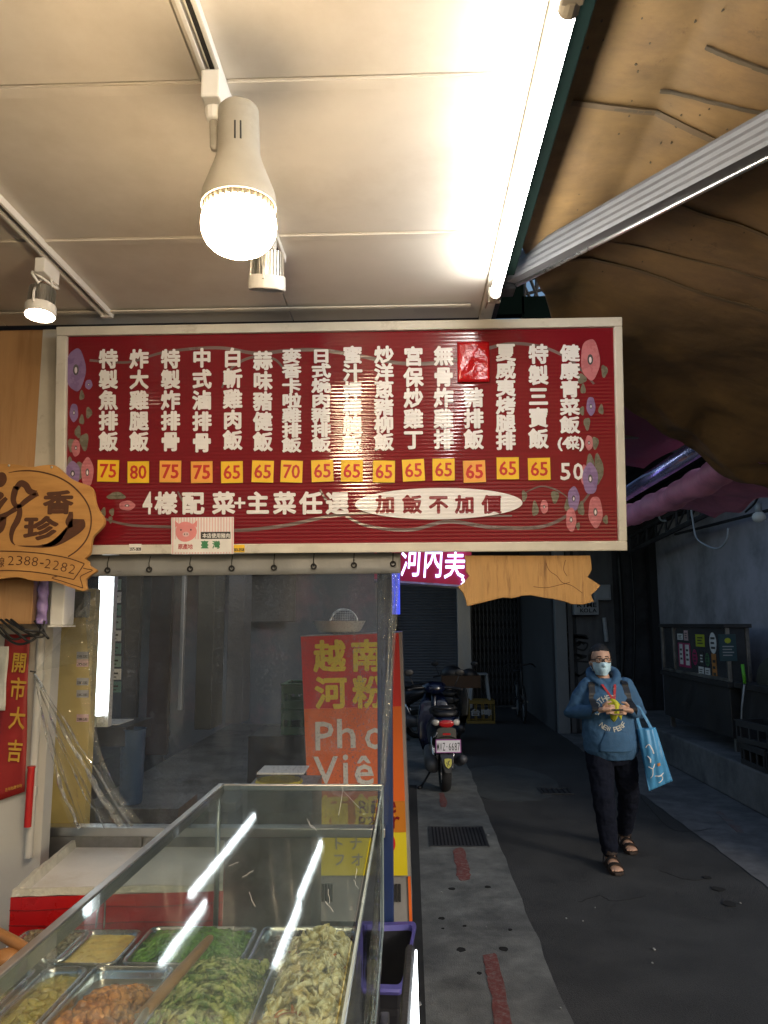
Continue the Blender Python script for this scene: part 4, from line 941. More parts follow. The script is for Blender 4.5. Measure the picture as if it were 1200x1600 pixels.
# free right edge, twisted into rope-like strands that come forward past the basket
path = [((619, 896), 2.46), ((615, 960), 2.455), ((608, 1060), 2.44), ((601, 1160), 2.38), ((596, 1240), 2.26), ((592, 1320), 2.1), ((589, 1420), 1.88), ((586, 1520), 1.70), ((582, 1640), 1.52)]
for k in range(4):
    b = MB(); r = random.Random(k); pts = []
    for i, ((x, y), Y) in enumerate(path):
        p = W(x, y, Y); a_ = i * 1.3 + k * 1.57; s = .012 * max(.25, 1 - i * .16); p += Vector((s * math.cos(a_), s * math.sin(a_), 0)); pts.append(p)
    b.tube(spline(pts, 6), [.0042 + .0012 * math.sin(i * .9 + k) for i in range(len(path) * 6 - 5)], 8); b.build('twisted_edge', M_film2, ct, smooth=True)
def edge(u, v):
    a_, c_ = cz(585, 893), cz(624, 893); e_ = cz(600, 1230); p = a_.lerp(c_, u).lerp(e_.lerp(cz(604, 1220), u), v); p.y += .02 * math.sin(u * 11 + 1.4 * v) * (1 - .5 * v) - .015; return p
b = MB(); b.grid(edge, 30, 20); b.build('free_edge', M_film2, ct, smooth=True)
M_post = mat('blue_painted_post', (.016, .035, .12), .42, var=.2, scale=4, stretch=(1, 1, .2), col2=(.05, .04, .035), mscale=2.5, mask=(.5, .7))
a = W(589, 880, 2.76); c = W(612, 880, 2.76); b = MB(); b.bb((a.x, 2.76, .0), (c.x, 2.80, 2.2))
tag(b.build('blue_post', M_post, bevel=.003), 'blue square steel post standing behind the plastic curtain', 'post')

# ================================================================ COUNTER
M_ss = mat('stainless_sheet', (.55, .55, .54), .34, metal=1, var=.18, scale=4, bump=.05, bscale=20)
M_ssd = mat('greasy_steel', (.3, .29, .28), .42, metal=.8, var=.3, scale=5, col2=(.13, .12, .11), mscale=3)
ld = thing('steel_ledge', 'dull steel ledge behind the red and white foam box', 'ledge', (-1, 2.74, 1.0))
a = W(35, 1290, 2.72); c = W(602, 1284, 2.72)
b = MB(); b.bb((a.x, 2.70, a.z - .03), (c.x, 2.755, a.z)); b.build('top', M_ss, ld, bevel=.003)
b = MB(); b.bb((a.x + .004, 2.705, .3), (a.x + .42, 2.73, a.z - .0305)); b.bb((a.x + .421, 2.715, .3), (c.x - .25, 2.73, a.z - .0305)); b.build('front_panel', M_ssd, ld)
sb = thing('stall_counter', 'steel food counter of the stall with a dark side toward the alley', 'counter', (-.8, 1.2, 0))
b = MB(); b.bb((-2.0, .2, .955), (-.0785, 2.05, .975)); b.build('top', M_ss, sb, bevel=.002)
b = MB(); b.bb((-2.0, .2, .0), (-.083, 2.045, .9545)); b.build('body', M_dark, sb)
b = MB(); b.bb((-.0825, .3, .83), (-.06, 2.04, .86)); b.bb((-.0825, .3, .3), (-.065, 2.04, .33)); b.bb((-.0825, 1.6, .0), (-.065, 1.63, .83)); b.build('side_rail', M_ssd, sb, bevel=.003)
# bright edge along the customer side, made as a tapering glowing strip
E_edge = emat('bright_edge_glow', (.9, .97, 1), 2.2)
ls = thing('glowing_edge', 'thin white bright edge along the counter side, made as a glowing strip', 'light strip', (.005, 1.4, .93))
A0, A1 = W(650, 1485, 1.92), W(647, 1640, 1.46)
b = MB(); b.tube([A1 + (A1 - A0) * 1.0, A1, A0], [.016, .0105, .0022], 10); b.build('tube', E_edge, ls, smooth=True)
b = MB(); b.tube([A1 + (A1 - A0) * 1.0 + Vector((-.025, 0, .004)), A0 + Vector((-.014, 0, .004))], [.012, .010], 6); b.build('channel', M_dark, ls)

# ---- trays and food
M_tray = mat('tray_steel', (.6, .6, .59), .24, metal=1, var=.12, scale=7)
ZT = 1.0
def tray(px0, py0, px1, py1, px2, name, label, tilt=0, depth=.06, by=None):
    """back-left, back-right by pixel on the tray plane; depth toward the camera by py1"""
    a = G(px0, py0, ZT); c = G(px1, py0, ZT); f = G(px2, py1, ZT)
    x0, x1, y1, y0 = a.x, c.x, (a.y + c.y) / 2, f.y
    t = thing('food_tray', label, 'food tray', ((x0 + x1) / 2, (y0 + y1) / 2, ZT - depth))
    def rr(ins, z, rad=.025, n=5):
        out = []; X0, X1, Y0, Y1 = x0 + ins, x1 - ins, y0 + ins, y1 - ins; r_ = max(.006, rad - ins * .4)
        for cx, cy_, a0 in ((X1 - r_, Y1 - r_, 0), (X0 + r_, Y1 - r_, 90), (X0 + r_, Y0 + r_, 180), (X1 - r_, Y0 + r_, 270)):
            for k in range(n + 1): an = R(a0 + 90 * k / n); out.append((cx + r_ * math.cos(an), cy_ + r_ * math.sin(an), z))
        return out
    b = MB(); b.loft([rr(.0045, ZT - .006), rr(0, ZT - .003), rr(.0015, ZT), rr(.005, ZT + .0005), rr(.009, ZT - .003), rr(.012, ZT - .012), rr(.017, ZT - depth + .006), rr(.024, ZT - depth)], caps=False)
    n_ = 24; o = len(b.v); b.f.append(tuple(range(o - n_, o)))
    b.build('tray', M_tray, t, smooth=True, auto=60, solid=.0009)
    return (x0 + .012, x1 - .012, y0 + .012, y1 - .012)
def mound(bx, z0, h, seed, amp=.006, fx=.5, fy=.5, flat=False):
    x0, x1, y0, y1 = bx
    def f(x, y):
        u = (x - x0) / (x1 - x0); v = (y - y0) / (y1 - y0)
        e = min(1, 5 * min(u, 1 - u, v, 1 - v) + .02) if not flat else 1
        g = 1 - min(1, ((u - fx) ** 2 * 2.2 + (v - fy) ** 2 * 2.2))
        return z0 + (h * g * e if not flat else h * .2) + amp * noise.noise(Vector((x * 28, y * 28, seed)))
    return f
def bed(bx, f, name, m, label, n=44):
    x0, x1, y0, y1 = bx; b = MB(); b.grid(lambda u, v: (x0 + (x1 - x0) * u, y0 + (y1 - y0) * v, f(x0 + (x1 - x0) * u, y0 + (y1 - y0) * v)), n, n); return b
def strands(b, bx, f, n, L, rad, seed, curl=.5, lift=.004, seg=5, sides=6, taper=True, flat=False):
    r = random.Random(seed); x0, x1, y0, y1 = bx
    for _ in range(n):
        x, y, a = r.uniform(x0, x1), r.uniform(y0, y1), r.uniform(0, math.pi * 2); l = L * r.uniform(.6, 1.25); pts = []; cu = r.uniform(-curl, curl)
        zl = r.uniform(0, lift * 2)
        tz = r.uniform(-.4, .4)
        for k in range(seg):
            q = k / (seg - 1) - .5; xx = x + l * q * math.cos(a + cu * q * 2); yy = y + l * q * math.sin(a + cu * q * 2)
            xx = min(max(xx, x0 + rad), x1 - rad); yy = min(max(yy, y0 + rad), y1 - rad)
            pts.append((xx, yy, f(xx, yy) + zl + rad * .6 + tz * l * q * .35))
        rr_ = rad * r.uniform(.6, 1.25); fl = (r.uniform(.9, 1.1), r.uniform(.9, 1.1)) if not flat else (r.uniform(1.2, 2.0), r.uniform(.3, .5)); fl = fl if r.random() < .5 else fl[::-1]; b.tube(pts, [(rr_ * fl[0] * (.55 if taper and k in (0, seg - 1) else 1), rr_ * fl[1] * (.55 if taper and k in (0, seg - 1) else 1)) for k in range(seg)], sides)
def chunks(b, bx, f, n, s, seed, flat=.6, lift=.004):
    r = random.Random(seed); x0, x1, y0, y1 = bx
    for _ in range(n):
        x, y = r.uniform(x0 + s, x1 - s), r.uniform(y0 + s, y1 - s); q = s * r.uniform(.5, 1.2)
        M = T((x, y, f(x, y) + q * .25 + r.uniform(0, lift))) @ Euler((r.uniform(-.7, .7), r.uniform(-.7, .7), r.uniform(0, 6.3))).to_matrix().to_4x4()
        o = len(b.v); b.ell((0, 0, 0), (q, q * r.uniform(.5, .9), q * flat * r.uniform(.6, 1.2)), 8, 6, M)
        for i in range(o, len(b.v)):
            v = Vector(b.v[i]); k = 1 + .35 * noise.noise(v * 90); c_ = M.translation; b.v[i] = tuple(c_ + (v - c_) * k)
def leaves(b, bx, f, n, s, seed, lift=.008):
    r = random.Random(seed); x0, x1, y0, y1 = bx
    for _ in range(n):
        x, y = r.uniform(x0 + s * .6, x1 - s * .6), r.uniform(y0 + s * .6, y1 - s * .6); w, l = s * r.uniform(.35, .7), s * r.uniform(.7, 1.3)
        M = T((x, y, f(x, y) + r.uniform(.001, lift))) @ Euler((r.uniform(-.6, .6), r.uniform(-.6, .6), r.uniform(0, 6.3))).to_matrix().to_4x4(); ph = r.uniform(0, 6)
        g = MB(); g.grid(lambda u, v: (l * (u - .5), w * (v - .5) * (1 - .6 * (2 * u - 1) ** 2), .18 * s * math.sin(4 * u + ph) + .12 * s * math.sin(6 * v + ph) + .1 * s * (2 * v - 1) ** 2), 7, 5)
        vs = [M @ Vector(v) for v in g.v]; top = [tuple(v + Vector((0, 0, .0009))) for v in vs]; o = len(b.v); n_ = len(vs)
        b.v += [tuple(v) for v in vs] + top; b.f += [tuple(o + i for i in q[::-1]) for q in g.f] + [tuple(o + n_ + i for i in q) for q in g.f]
def food(name, m, label, cat, b): return tag(b.build(name, m, smooth=True), label, cat, None, 'stuff')
def fm(name, c, c2, rough=.16, ms=42): return mat(name, c, rough, var=.3, scale=35, col2=c2, mscale=ms, mask=(.46, .56), bump=.25, bscale=140, spec=.6)
F_bean = fm('green_bean', (.18, .36, .05), (.09, .22, .025)); F_bean2 = fm('stir_fry_green', (.52, .52, .16), (.16, .24, .04)); F_egg = fm('steamed_egg', (.88, .66, .18), (.78, .54, .12), .3)
F_stew = fm('minced_stew', (.27, .22, .13), (.12, .08, .05)); F_drk = fm('dark_meat', (.05, .022, .014), (.1, .05, .03)); F_cab = fm('pale_cabbage', (.9, .8, .48), (.6, .46, .16)); F_lc = fm('green_cabbage', (.35, .42, .12), (.6, .58, .32))
F_org = fm('orange_meat', (.75, .3, .07), (.34, .11, .03)); F_soup = fm('yellow_curry', (.42, .36, .08), (.3, .27, .06), .25); F_car = fm('carrot', (.65, .2, .03), (.5, .13, .02))
# back row
bx = tray(42, 1452, 150, 1500, 12, 'a', 'steel tray of grey minced stew outside the glass, under the wooden spoon')
f = mound(bx, ZT - .02, .03, 1, .008); b = bed(bx, f, '', None, ''); chunks(b, bx, f, 260, .011, 11); food('minced_stew', F_stew, 'lumpy grey minced stew heaped in the leftmost back tray', 'stew', b)
bx = tray(134, 1452, 226, 1506, 96, 'b', 'steel tray filled with smooth yellow steamed egg')
f = mound(bx, ZT - .012, .012, 2, .003, flat=True); b = bed(bx, f, '', None, ''); food('steamed_egg', F_egg, 'smooth pale yellow steamed egg filling its tray', 'egg dish', b)
bx = tray(236, 1447, 405, 1505, 196, 'c', 'steel tray of plain green beans at the back, between egg and dark meat')
f = mound(bx, ZT - .025, .03, 3, .007); b = bed(bx, f, '', None, ''); strands(b, bx, f, 560, .042, .0046, 12, .7, .007); food('green_beans', F_bean, 'heap of shiny cut green beans in the back tray', 'vegetables', b)
bx = tray(411, 1447, 566, 1512, 388, 'd', 'steel tray of dark braised meat in the back right corner of the case')
f = mound(bx, ZT - .028, .03, 4, .008); b = bed(bx, f, '', None, ''); chunks(b, bx, f, 240, .012, 13); food('braised_meat', F_drk, 'dark brown braised meat in the back right tray', 'meat dish', b)
# second row
bx = tray(-40, 1510, 62, 1620, -150, 'e', 'deep steel tray of cut green cabbage at the left picture edge')
f = mound(bx, ZT - .045, .055, 5, .008); b = bed(bx, f, '', None, ''); leaves(b, bx, f, 150, .05, 14, .02); food('cut_cabbage', F_lc, 'pale green cut cabbage at the left picture edge', 'vegetables', b)
bx = tray(72, 1510, 142, 1630, -30, 'f', 'narrow steel tray of yellow curry seen through the glass edge')
f = mound(bx, ZT - .02, .01, 6, .005, flat=True); b = bed(bx, f, '', None, ''); chunks(b, bx, f, 36, .016, 15, .35, .0); food('yellow_curry', F_soup, 'yellow-green curry in the narrow tray', 'curry', b)
bx = tray(148, 1508, 276, 1650, 40, 'g', 'steel tray of orange fried meat pieces in the middle of the counter')
f = mound(bx, ZT - .055, .06, 7, .01, .6, .3); b = bed(bx, f, '', None, ''); chunks(b, bx, f, 300, .018, 16, .7, .012); food('fried_meat', F_org, 'orange-brown fried meat pieces piled in the tray', 'meat dish', b)
bx = tray(288, 1502, 432, 1640, 215, 'h', 'steel tray of yellow-green stir-fried beans and cabbage in front of the plain beans')
f = mound(bx, ZT - .025, .045, 8, .008); b = bed(bx, f, '', None, ''); strands(b, bx, f, 300, .044, .005, 17, .8, .014); strands(b, bx, f, 160, .04, .005, 57, 1.4, .016, flat=True); leaves(b, bx, f, 60, .03, 18, .02); chunks(b, bx, f, 60, .009, 58, .5, .014); food('stir_fried_beans', F_bean2, 'yellow-green stir-fried beans heaped in the second row', 'vegetables', b)
bx = tray(440, 1502, 572, 1650, 390, 'i', 'steel tray piled high with pale shredded cabbage at the right of the case')
f = mound(bx, ZT - .01, .075, 9, .012, .55, .75); b = bed(bx, f, '', None, ''); leaves(b, bx, f, 330, .026, 19, .02); strands(b, bx, f, 620, .038, .0058, 20, 1.8, .022, flat=True); chunks(b, bx, f, 160, .012, 33, .5, .02); food('shredded_cabbage', F_cab, 'tall pile of pale stir-fried shredded cabbage', 'vegetables', b)
b = MB(); leaves(b, bx, lambda x, y: f(x, y) + .02, 9, .035, 21, .006); chunks(b, bx, lambda x, y: f(x, y) + .008, 7, .014, 22); food('carrot_pieces', F_car, 'few bright orange carrot pieces on the pale cabbage', 'vegetables', b)
# wooden handled tools
M_hand = mat('tool_wood', (.36, .17, .06), .4, var=.2, scale=8, stretch=(1, 1, 1), col2=(.24, .1, .03), mscale=8)
t = thing('serving_tongs', 'long wooden serving spatula leaning on the orange meat tray', 'serving tool', tuple(G(230, 1585, 1.0)))
a, c = W(328, 1466, 1.66), W(228, 1580, 1.33); b = MB(); b.tube([a, a.lerp(c, .12), a.lerp(c, .6), c], [(.008, .007), (.0105, .008), (.012, .009), (.011, .007)], 12, round_ends=True); b.build('handle', M_hand, t, smooth=True)
b = MB(); e = W(200, 1625, 1.22); b.tube([c.lerp(a, .04), c.lerp(e, .5), e], [.0062, .006, .0055], 8); b.build('shank', M_steel, t, smooth=True)
t = thing('wooden_spoon', 'wooden-handled spoon lying over the grey stew tray at the left', 'serving tool', tuple(G(50, 1490, 1.0)))
a, c = W(-8, 1455, 1.9), W(56, 1490, 1.86); b = MB(); b.tube([a, a.lerp(c, .5), c], [.012, .013, .010], 12, round_ends=True); b.build('handle', M_hand, t, smooth=True)
b = MB(); e = W(72, 1503, 1.85); b.tube([c, e], [(.0085, .005), (.006, .003)], 8); b.build('ferrule', M_steel, t, smooth=True)
b = MB(); p = W(10, 1497, 1.86); b.ell(p, (.04, .03, .02), 14, 8); tag(b.build('ladle_bowl', M_hand, smooth=True), 'brown wooden ladle bowl at the left edge by the stew tray', 'ladle')

# ---- foam box
M_foam = mat('white_foam', (.74, .71, .67), .75, var=.08, scale=8, col2=(.52, .47, .4), mscale=4, mask=(.5, .75), bump=.25, bscale=90)
M_tape = mat('red_packing_tape', (.45, .008, .01), .28, var=.12, scale=6, bump=.2, bscale=12)
fb = thing('foam_box', 'open white foam box wrapped in red tape behind the food trays', 'foam box', (-.8, 2.4, .75))
zr = 1.075
A = G(17, 1394, zr); Bq = G(120, 1306, zr); Cq = G(352, 1306, zr); Dq = G(349, 1384, zr)
def inset(P, k, z): c_ = sum(P, Vector()) / 4; return [Vector((p.x + (c_.x - p.x) * k, p.y + (c_.y - p.y) * k, z)) for p in P]
P4 = [A, Dq, Cq, Bq]
b = MB(); b.loft([inset(P4, .055, .74), inset(P4, .012, .742), inset(P4, .0, zr - .014)], caps=False); b.build('tape_wrap', M_tape, fb)
def subd(P, n=14):
    return [P[i].lerp(P[(i + 1) % 4], k / n) for i in range(4) for k in range(n)]
r = random.Random(8)
def wav(P, amp): return [p + Vector((0, 0, amp * noise.noise(p * 9) + r.uniform(-1, 1) * amp * .25)) for p in P]
b = MB(); rim_o = wav(subd(inset(P4, .004, zr - .0135)), .004)
rim_i = subd(inset(P4, .075, zr - .02)); rb_ = MB(); rb_.loft([rim_o, wav(subd(inset(P4, .008, zr + .004)), .007), wav(subd(inset(P4, .055, zr + .003)), .007), rim_i], caps=False); rb_.build('rim', mat('dirty_foam_rim', (.60, .56, .47), .8, var=.2, scale=20, bump=.4, bscale=80), fb)
b.loft([rim_i, subd(inset(P4, .10, .80)), subd(inset(P4, .12, .79))], caps=True); b.build('foam', M_foam, fb, smooth=True, auto=50)
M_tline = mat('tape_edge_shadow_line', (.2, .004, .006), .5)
b = MB()
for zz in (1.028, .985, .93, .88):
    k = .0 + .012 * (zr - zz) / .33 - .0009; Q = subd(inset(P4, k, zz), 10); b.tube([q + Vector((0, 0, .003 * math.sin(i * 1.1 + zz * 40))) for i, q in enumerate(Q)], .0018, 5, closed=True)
b.build('tape_edge', M_tline, fb)
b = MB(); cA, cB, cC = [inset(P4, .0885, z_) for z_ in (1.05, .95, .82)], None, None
for t0, wd_ in ((0, .016), (2, .020)):  # brown ribbons painted in as the shade where two inner walls meet
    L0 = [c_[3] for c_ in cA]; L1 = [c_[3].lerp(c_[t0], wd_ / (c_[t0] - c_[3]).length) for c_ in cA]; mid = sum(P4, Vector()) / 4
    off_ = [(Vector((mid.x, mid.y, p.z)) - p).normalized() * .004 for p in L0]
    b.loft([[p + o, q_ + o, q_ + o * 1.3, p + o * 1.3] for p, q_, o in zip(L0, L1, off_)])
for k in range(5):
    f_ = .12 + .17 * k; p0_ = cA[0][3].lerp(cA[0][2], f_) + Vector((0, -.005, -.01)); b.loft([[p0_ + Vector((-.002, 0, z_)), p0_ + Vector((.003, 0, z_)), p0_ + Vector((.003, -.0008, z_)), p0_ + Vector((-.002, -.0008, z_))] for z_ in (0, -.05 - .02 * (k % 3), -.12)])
b.build('corner_shade_streaks', mat('foam_shade_and_grime', (.5, .44, .36), .8, var=.2, scale=20), fb)
# ---- glass case
M_glass = film('case_glass', (.90, .955, .945), 1, .035, .07, (.45, .56, .57), bump=.012, bscale=4, gloss=1.1)  # teal milkiness of reflections put into the film's pale layer
M_glass2 = film('case_side_glass', (.9, .95, .94), 1, .03, .02, (.4, .45, .45), bump=.05, bscale=6, gloss=1.0)
gc = thing('glass_case', 'steel framed glass cover over the food trays', 'glass case', (-.3, 1.5, 1.0))
xl, xr_, yb, yf, zt = G(349, 1229, 1.35).x, G(594, 1228, 1.35).x, G(470, 1229, 1.35).y, .6, 1.35
b = MB(); b.bb((xl + .001, yf, zt - .002), (xr_ - .001, yb, zt + .003)); b.build('top_glass', M_glass, gc)
b = MB(); b.bb((xr_ + .0006, yf, .976), (xr_ + .005, yb - .002, zt - .003)); b.build('side_glass', M_glass2, gc)
b = MB(); b.bb((xl - .016, yf, zt - .022), (xl - .0006, yb + .014, zt + .006)); b.bb((xl - .0005, yb + .0005, zt - .012), (xr_ + .006, yb + .014, zt + .005)); b.build('frame', M_ss, gc, bevel=.002)
b = MB(); b.bb((xr_ + .0055, yf, zt - .006), (xr_ + .010, yb, zt + .004)); b.bb((xr_ + .0055, yb - .012, .976), (xr_ + .010, yb, zt - .0065)); b.bb((xr_ + .0055, yf, .9765), (xr_ + .010, yb - .0125, .986)); b.build('edge_strip', mat('glass_edge', (.35, .42, .42), .25, var=.2, scale=8), gc, bevel=.001)
b = MB(); b.tube([(xl - .008, yb - .02, .976), (xl - .008, yb - .02, zt - .022)], .007, 8); b.build('support', M_ss, gc, smooth=True)
b = MB(); p = W(158, 1450, 1.75); b.tube(spline([p + Vector((-.012, 0, -.0)), p + Vector((-.006, 0, .055)), p + Vector((.0, 0, .062)), p + Vector((.006, 0, .05)), p + Vector((.006, 0, 0))], 5), .0022, 6); b.build('wire_loop', M_ssd, gc, smooth=True)
# scratched tape residue on the glass
b = MB(); r = random.Random(2)
for px, py, n_, L in [(375, 1352, 2, 18), (395, 1410, 1, 26), (500, 1410, 2, 22), (545, 1370, 2, 18), (540, 1250, 2, 50), (480, 1300, 2, 20)]:
    for _ in range(n_):
        x, y, an = px + r.uniform(-14, 14), py + r.uniform(-14, 14), r.uniform(-.6, .6) + (1.2 if px > 380 else 0); pts = [G(x + L * q * math.cos(an) + r.uniform(-2, 2), y + L * q * math.sin(an) + r.uniform(-2, 2), zt + .0042) for q in (-.5, -.2, .1, .5)]
        b = MB(); b.tube(pts, .00032, 4); b.build('tape_residue', M_labw, gc)
# ---- basket on the post
M_bask = mat('violet_plastic', (.10, .09, .34), .35, var=.15, scale=6); M_bin = mat('basket_black', (.012, .012, .016), .5)
bt = thing('plastic_basket', 'dark plastic basket with a violet rim hung beside the counter', 'basket', tuple(G(605, 1490, .6)))
zb = .80
q = [W(566, 1444, 2.60), W(651, 1441, 2.60), G(630, 1548, .82), G(559, 1546, .82)]
zc = q[0].z
q = [Vector((v.x, v.y, .82)) for v in (G(566, 1444, .82), G(651, 1441, .82), G(630, 1546, .82), G(559, 1544, .82))]
ctr = sum(q, Vector()) / 4
def rq(k, z, n=6, rad=.12):
    P = [ctr + (v - ctr) * k for v in q]; out = []
    for i in range(4):
        p, pr, nx = P[i], P[i - 1], P[(i + 1) % 4]
        a_ = p.lerp(pr, rad); c_ = p.lerp(nx, rad)
        for j in range(n): t_ = j / (n - 1); s_ = a_.lerp(p, t_).lerp(p.lerp(c_, t_), t_); out.append(Vector((s_.x, s_.y, z)))
    return out
b = MB(); b.loft([rq(1.0, .805), rq(1.03, .815), rq(1.02, .822), rq(.9, .822), rq(.88, .806)], caps=False, closed=True); b.build('rim', M_bask, bt, smooth=True, auto=50)
b = MB(); b.loft([rq(.985, .8045), rq(.8, .5), rq(.76, .5), rq(.9, .8045)], caps=False, closed=True); b.loft([rq(.8, .495), rq(.8, .51)]); b.build('body', M_bin, bt)
b = MB()
for k in range(5):
    zz = .55 + .05 * k; b.loft([rq(.82 + .16 * (zz - .5) / .3, zz), rq(.82 + .16 * (zz - .5) / .3, zz + .018), rq(.84 + .16 * (zz - .5) / .3, zz + .018), rq(.84 + .16 * (zz - .5) / .3, zz)], caps=False, closed=True)
b.build('rib', M_bask if False else M_bin, bt)
# ================================================================ NEXT STALL, SEEN THROUGH THE CURTAIN
M_or = mat('sign_orange', (.8, .15, .02), .4, var=.06); M_sr = mat('sign_red', (.65, .028, .022), .4, var=.06); M_sy = mat('sign_yellow', (.75, .6, .02), .4, var=.06); M_am = mat('sign_amber', (.6, .2, .015), .4, var=.06)
M_ly = mat('sign_letter_yellow', (.85, .62, .04), .4); M_lw = mat('sign_letter_white', (.72, .68, .62), .4)
QY = 4.4
q0 = W(554, 1440, QY)
cab = thing('noodle_signboard', 'red and orange upright sign cabinet reading Pho Viet in Chinese and Vietnamese', 'signboard', tuple(q0))
PC = Vector((q0.x, QY, q0.z))
TLc, TRc, BLc, BRc = W(470, 995, QY), W(623, 989, QY), W(486, 1368, QY), W(637, 1368, QY)
def qd(u, v): return TLc.lerp(TRc, u).lerp(BLc.lerp(BRc, u), v)
def band(v0, v1, m, name, d=.0):
    b = MB(); P = [qd(0, v0), qd(1, v0), qd(1, v1), qd(0, v1)]
    vs = [p - Vector((0, d, 0)) for p in P] + [p + Vector((0, .03, 0)) for p in P]
    b.add(vs, [(0, 3, 2, 1), (4, 5, 6, 7), (0, 1, 5, 4), (1, 2, 6, 5), (2, 3, 7, 6), (3, 0, 4, 7)]); return b.build(name, m, cab)
band(0, .3115, M_sr, 'red_panel'); band(.312, .702, M_or, 'orange_panel'); band(.7025, .828, M_am, 'amber_panel'); band(.8285, 1.0, M_sy, 'yellow_panel')
b = MB(); r = .62 / 2
P = [qd(-.01, -.004), qd(1.03, -.004), qd(1.03, 1.19), qd(-.01, 1.19)]
vs = [p + Vector((0, .031, 0)) for p in P] + [p + Vector((0, .45, 0)) for p in P]
b.add(vs, [(0, 3, 2, 1), (4, 5, 6, 7), (0, 1, 5, 4), (1, 2, 6, 5), (2, 3, 7, 6), (3, 0, 4, 7)]); b.build('cabinet', mat('cabinet_grey', (.3, .29, .28), .5, metal=.3, var=.15), cab)
b = MB()
for i in range(12):
    p = qd(.08 + .03 * i if i < 5 else .70 + .035 * (i - 5), 1.075); b.bb((p.x - .006, QY + .02, p.z - .045), (p.x + .006, QY + .0305, p.z + .045))
b.build('vent_slot', M_dark, cab)
b = MB(); P = [qd(1.0, 1.01), qd(1.03, 1.01), qd(1.03, 1.19), qd(1.0, 1.19)]; b.add([p + Vector((0, .02, 0)) for p in P] + [p + Vector((0, .031, 0)) for p in P], [(0, 3, 2, 1), (0, 1, 5, 4), (1, 2, 6, 5), (2, 3, 7, 6), (3, 0, 4, 7)]); b.build('side_strip', M_or, cab)
xd = (qd(1, .5) - qd(0, .5)).normalized(); yd = (qd(.5, 0) - qd(.5, 1)).normalized()
def tx(mb, ch, px, py, w, h, off=.03, fit=False):
    p = W(px, py, QY - .004); put(mb, ch, basis(p, xd, yd), w * QY / 1200, h * QY / 1200, off, fit=fit)
b = MB()
for ch, px, py in (('越', 515, 1025), ('南', 573, 1024), ('河', 517, 1082), ('粉', 576, 1081)): tx(b, ch, px, py, 50, 50, .035)
for ch, px, py in (('麵', 520, 1268), ('飯', 577, 1266)): tx(b, ch, px, py, 48, 48, .035)
b.build('yellow_lettering', M_ly, cab)
b = MB()
for ch, px, py, w, h in (('P', 507, 1150, 27, 41), ('h', 541, 1146, 27, 42), ('o', 586, 1154, 30, 31), ('V', 509, 1204, 36, 40), ('i', 540, 1202, 8, 42), ('ê', 569, 1204, 28, 42), ('t', 602, 1208, 16, 38)): tx(b, ch, px, py, w, h, .03, True)
b.build('white_lettering', M_lw, cab)
b = MB()
for k, ch in enumerate('Rice'): tx(b, ch, [568, 583, 598, 612][k], 1261, 8 if ch == 'i' else 13, 18, .02, True)
for k, ch in enumerate('Paper'): tx(b, ch, [566, 581, 594, 607, 619][k], 1285, 11, 17, .02, True)
b.build('dark_lettering', M_dred, cab)
b = MB()
for ch, px, py in (('ト', 528, 1318), ('ナ', 556, 1318), ('フ', 530, 1343), ('オ', 558, 1343)): tx(b, ch, px, py, 20, 20, .02)
b.build('kana_lettering', mat('kana_grey', (.35, .3, .2), .5), cab)
b = MB(); p = W(608, 1318, QY - .003); b.prism(ngon(0, 0, .035, .05, 18), .001, T(p) @ UP); b.build('red_dot', M_sr, cab)
# bowl and strainer on top
p = W(530, 988, 4.6); t = thing('white_basin', 'shallow pale metal basin on top of the sign cabinet', 'basin', (p.x, p.y, p.z))
b = MB(); rb = 41 * 4.6 / 1200; b.lathe([(0, 0), (rb * .72, 0), (rb * .8, .01), (rb, .065), (rb * 1.02, .067), (rb * .98, .062), (rb * .7, .012), (0, .012)], 36, T((p.x, 4.6, p.z))); b.build('basin', M_white, t, smooth=True, auto=50)
p2 = W(537, 975, 4.62); t = thing('wire_strainer', 'round wire strainer standing up in the basin on the sign cabinet', 'strainer', (p2.x, p2.y, p2.z))
b = MB(); rs = 22 * 4.6 / 1200; cc = Vector((p2.x, 4.62, p2.z + .005))
ring = lambda a_, k: [cc + Vector((rs * math.cos(t_) * k, .02 * math.sin(t_) * a_, rs * math.sin(t_) * k)) for t_ in [2 * math.pi * i / 28 for i in range(28)]]
b.tube(ring(0, 1), .004, 6, closed=True); b.tube(ring(1, .94), .003, 6, closed=True); b.build('hoop', M_steel, t, smooth=True)
b = MB()
for i in range(-7, 8):
    h = math.sqrt(max(0, 1 - (i / 8) ** 2)) * rs; x = i / 8 * rs
    b.tube([cc + Vector((x, .012, -h)), cc + Vector((x, .035, 0)), cc + Vector((x, .012, h))], .001, 4); b.tube([cc + Vector((-h, .012, x)), cc + Vector((0, .035, x)), cc + Vector((h, .012, x))], .001, 4)
b.build('mesh', M_steel, t)
# LED shop sign
E_led2 = emat('led_letter_glow', (.42, .48, 1), 1.7); 
M_lb = mat('led_panel_red', (.35, .01, .06), .35)
b_ = M_lb.node_tree.nodes['Principled BSDF']; b_.inputs['Emission Color'].default_value = (.5, .01, .07, 1); b_.inputs['Emission Strength'].default_value = .05
LY = 5.5
t = thing('led_shop_sign', 'glowing red light box sign with blue-white LED characters under the menu board', 'shop sign', tuple(W(640, 912, LY)))
a, c = W(585, 905, LY), W(739, 915, LY); top = 2.42
b = MB(); P = [(a.x, LY, a.z), (c.x, LY + .08, c.z), (c.x, LY + .08, top), (a.x, LY, top)]; b.add([Vector(p) for p in P] + [Vector(p) + Vector((0, .12, 0)) for p in P], [(0, 1, 2, 3), (7, 6, 5, 4), (0, 4, 5, 1), (1, 5, 6, 2), (2, 6, 7, 3), (3, 7, 4, 0)]); b.build('light_box', M_lb, t)
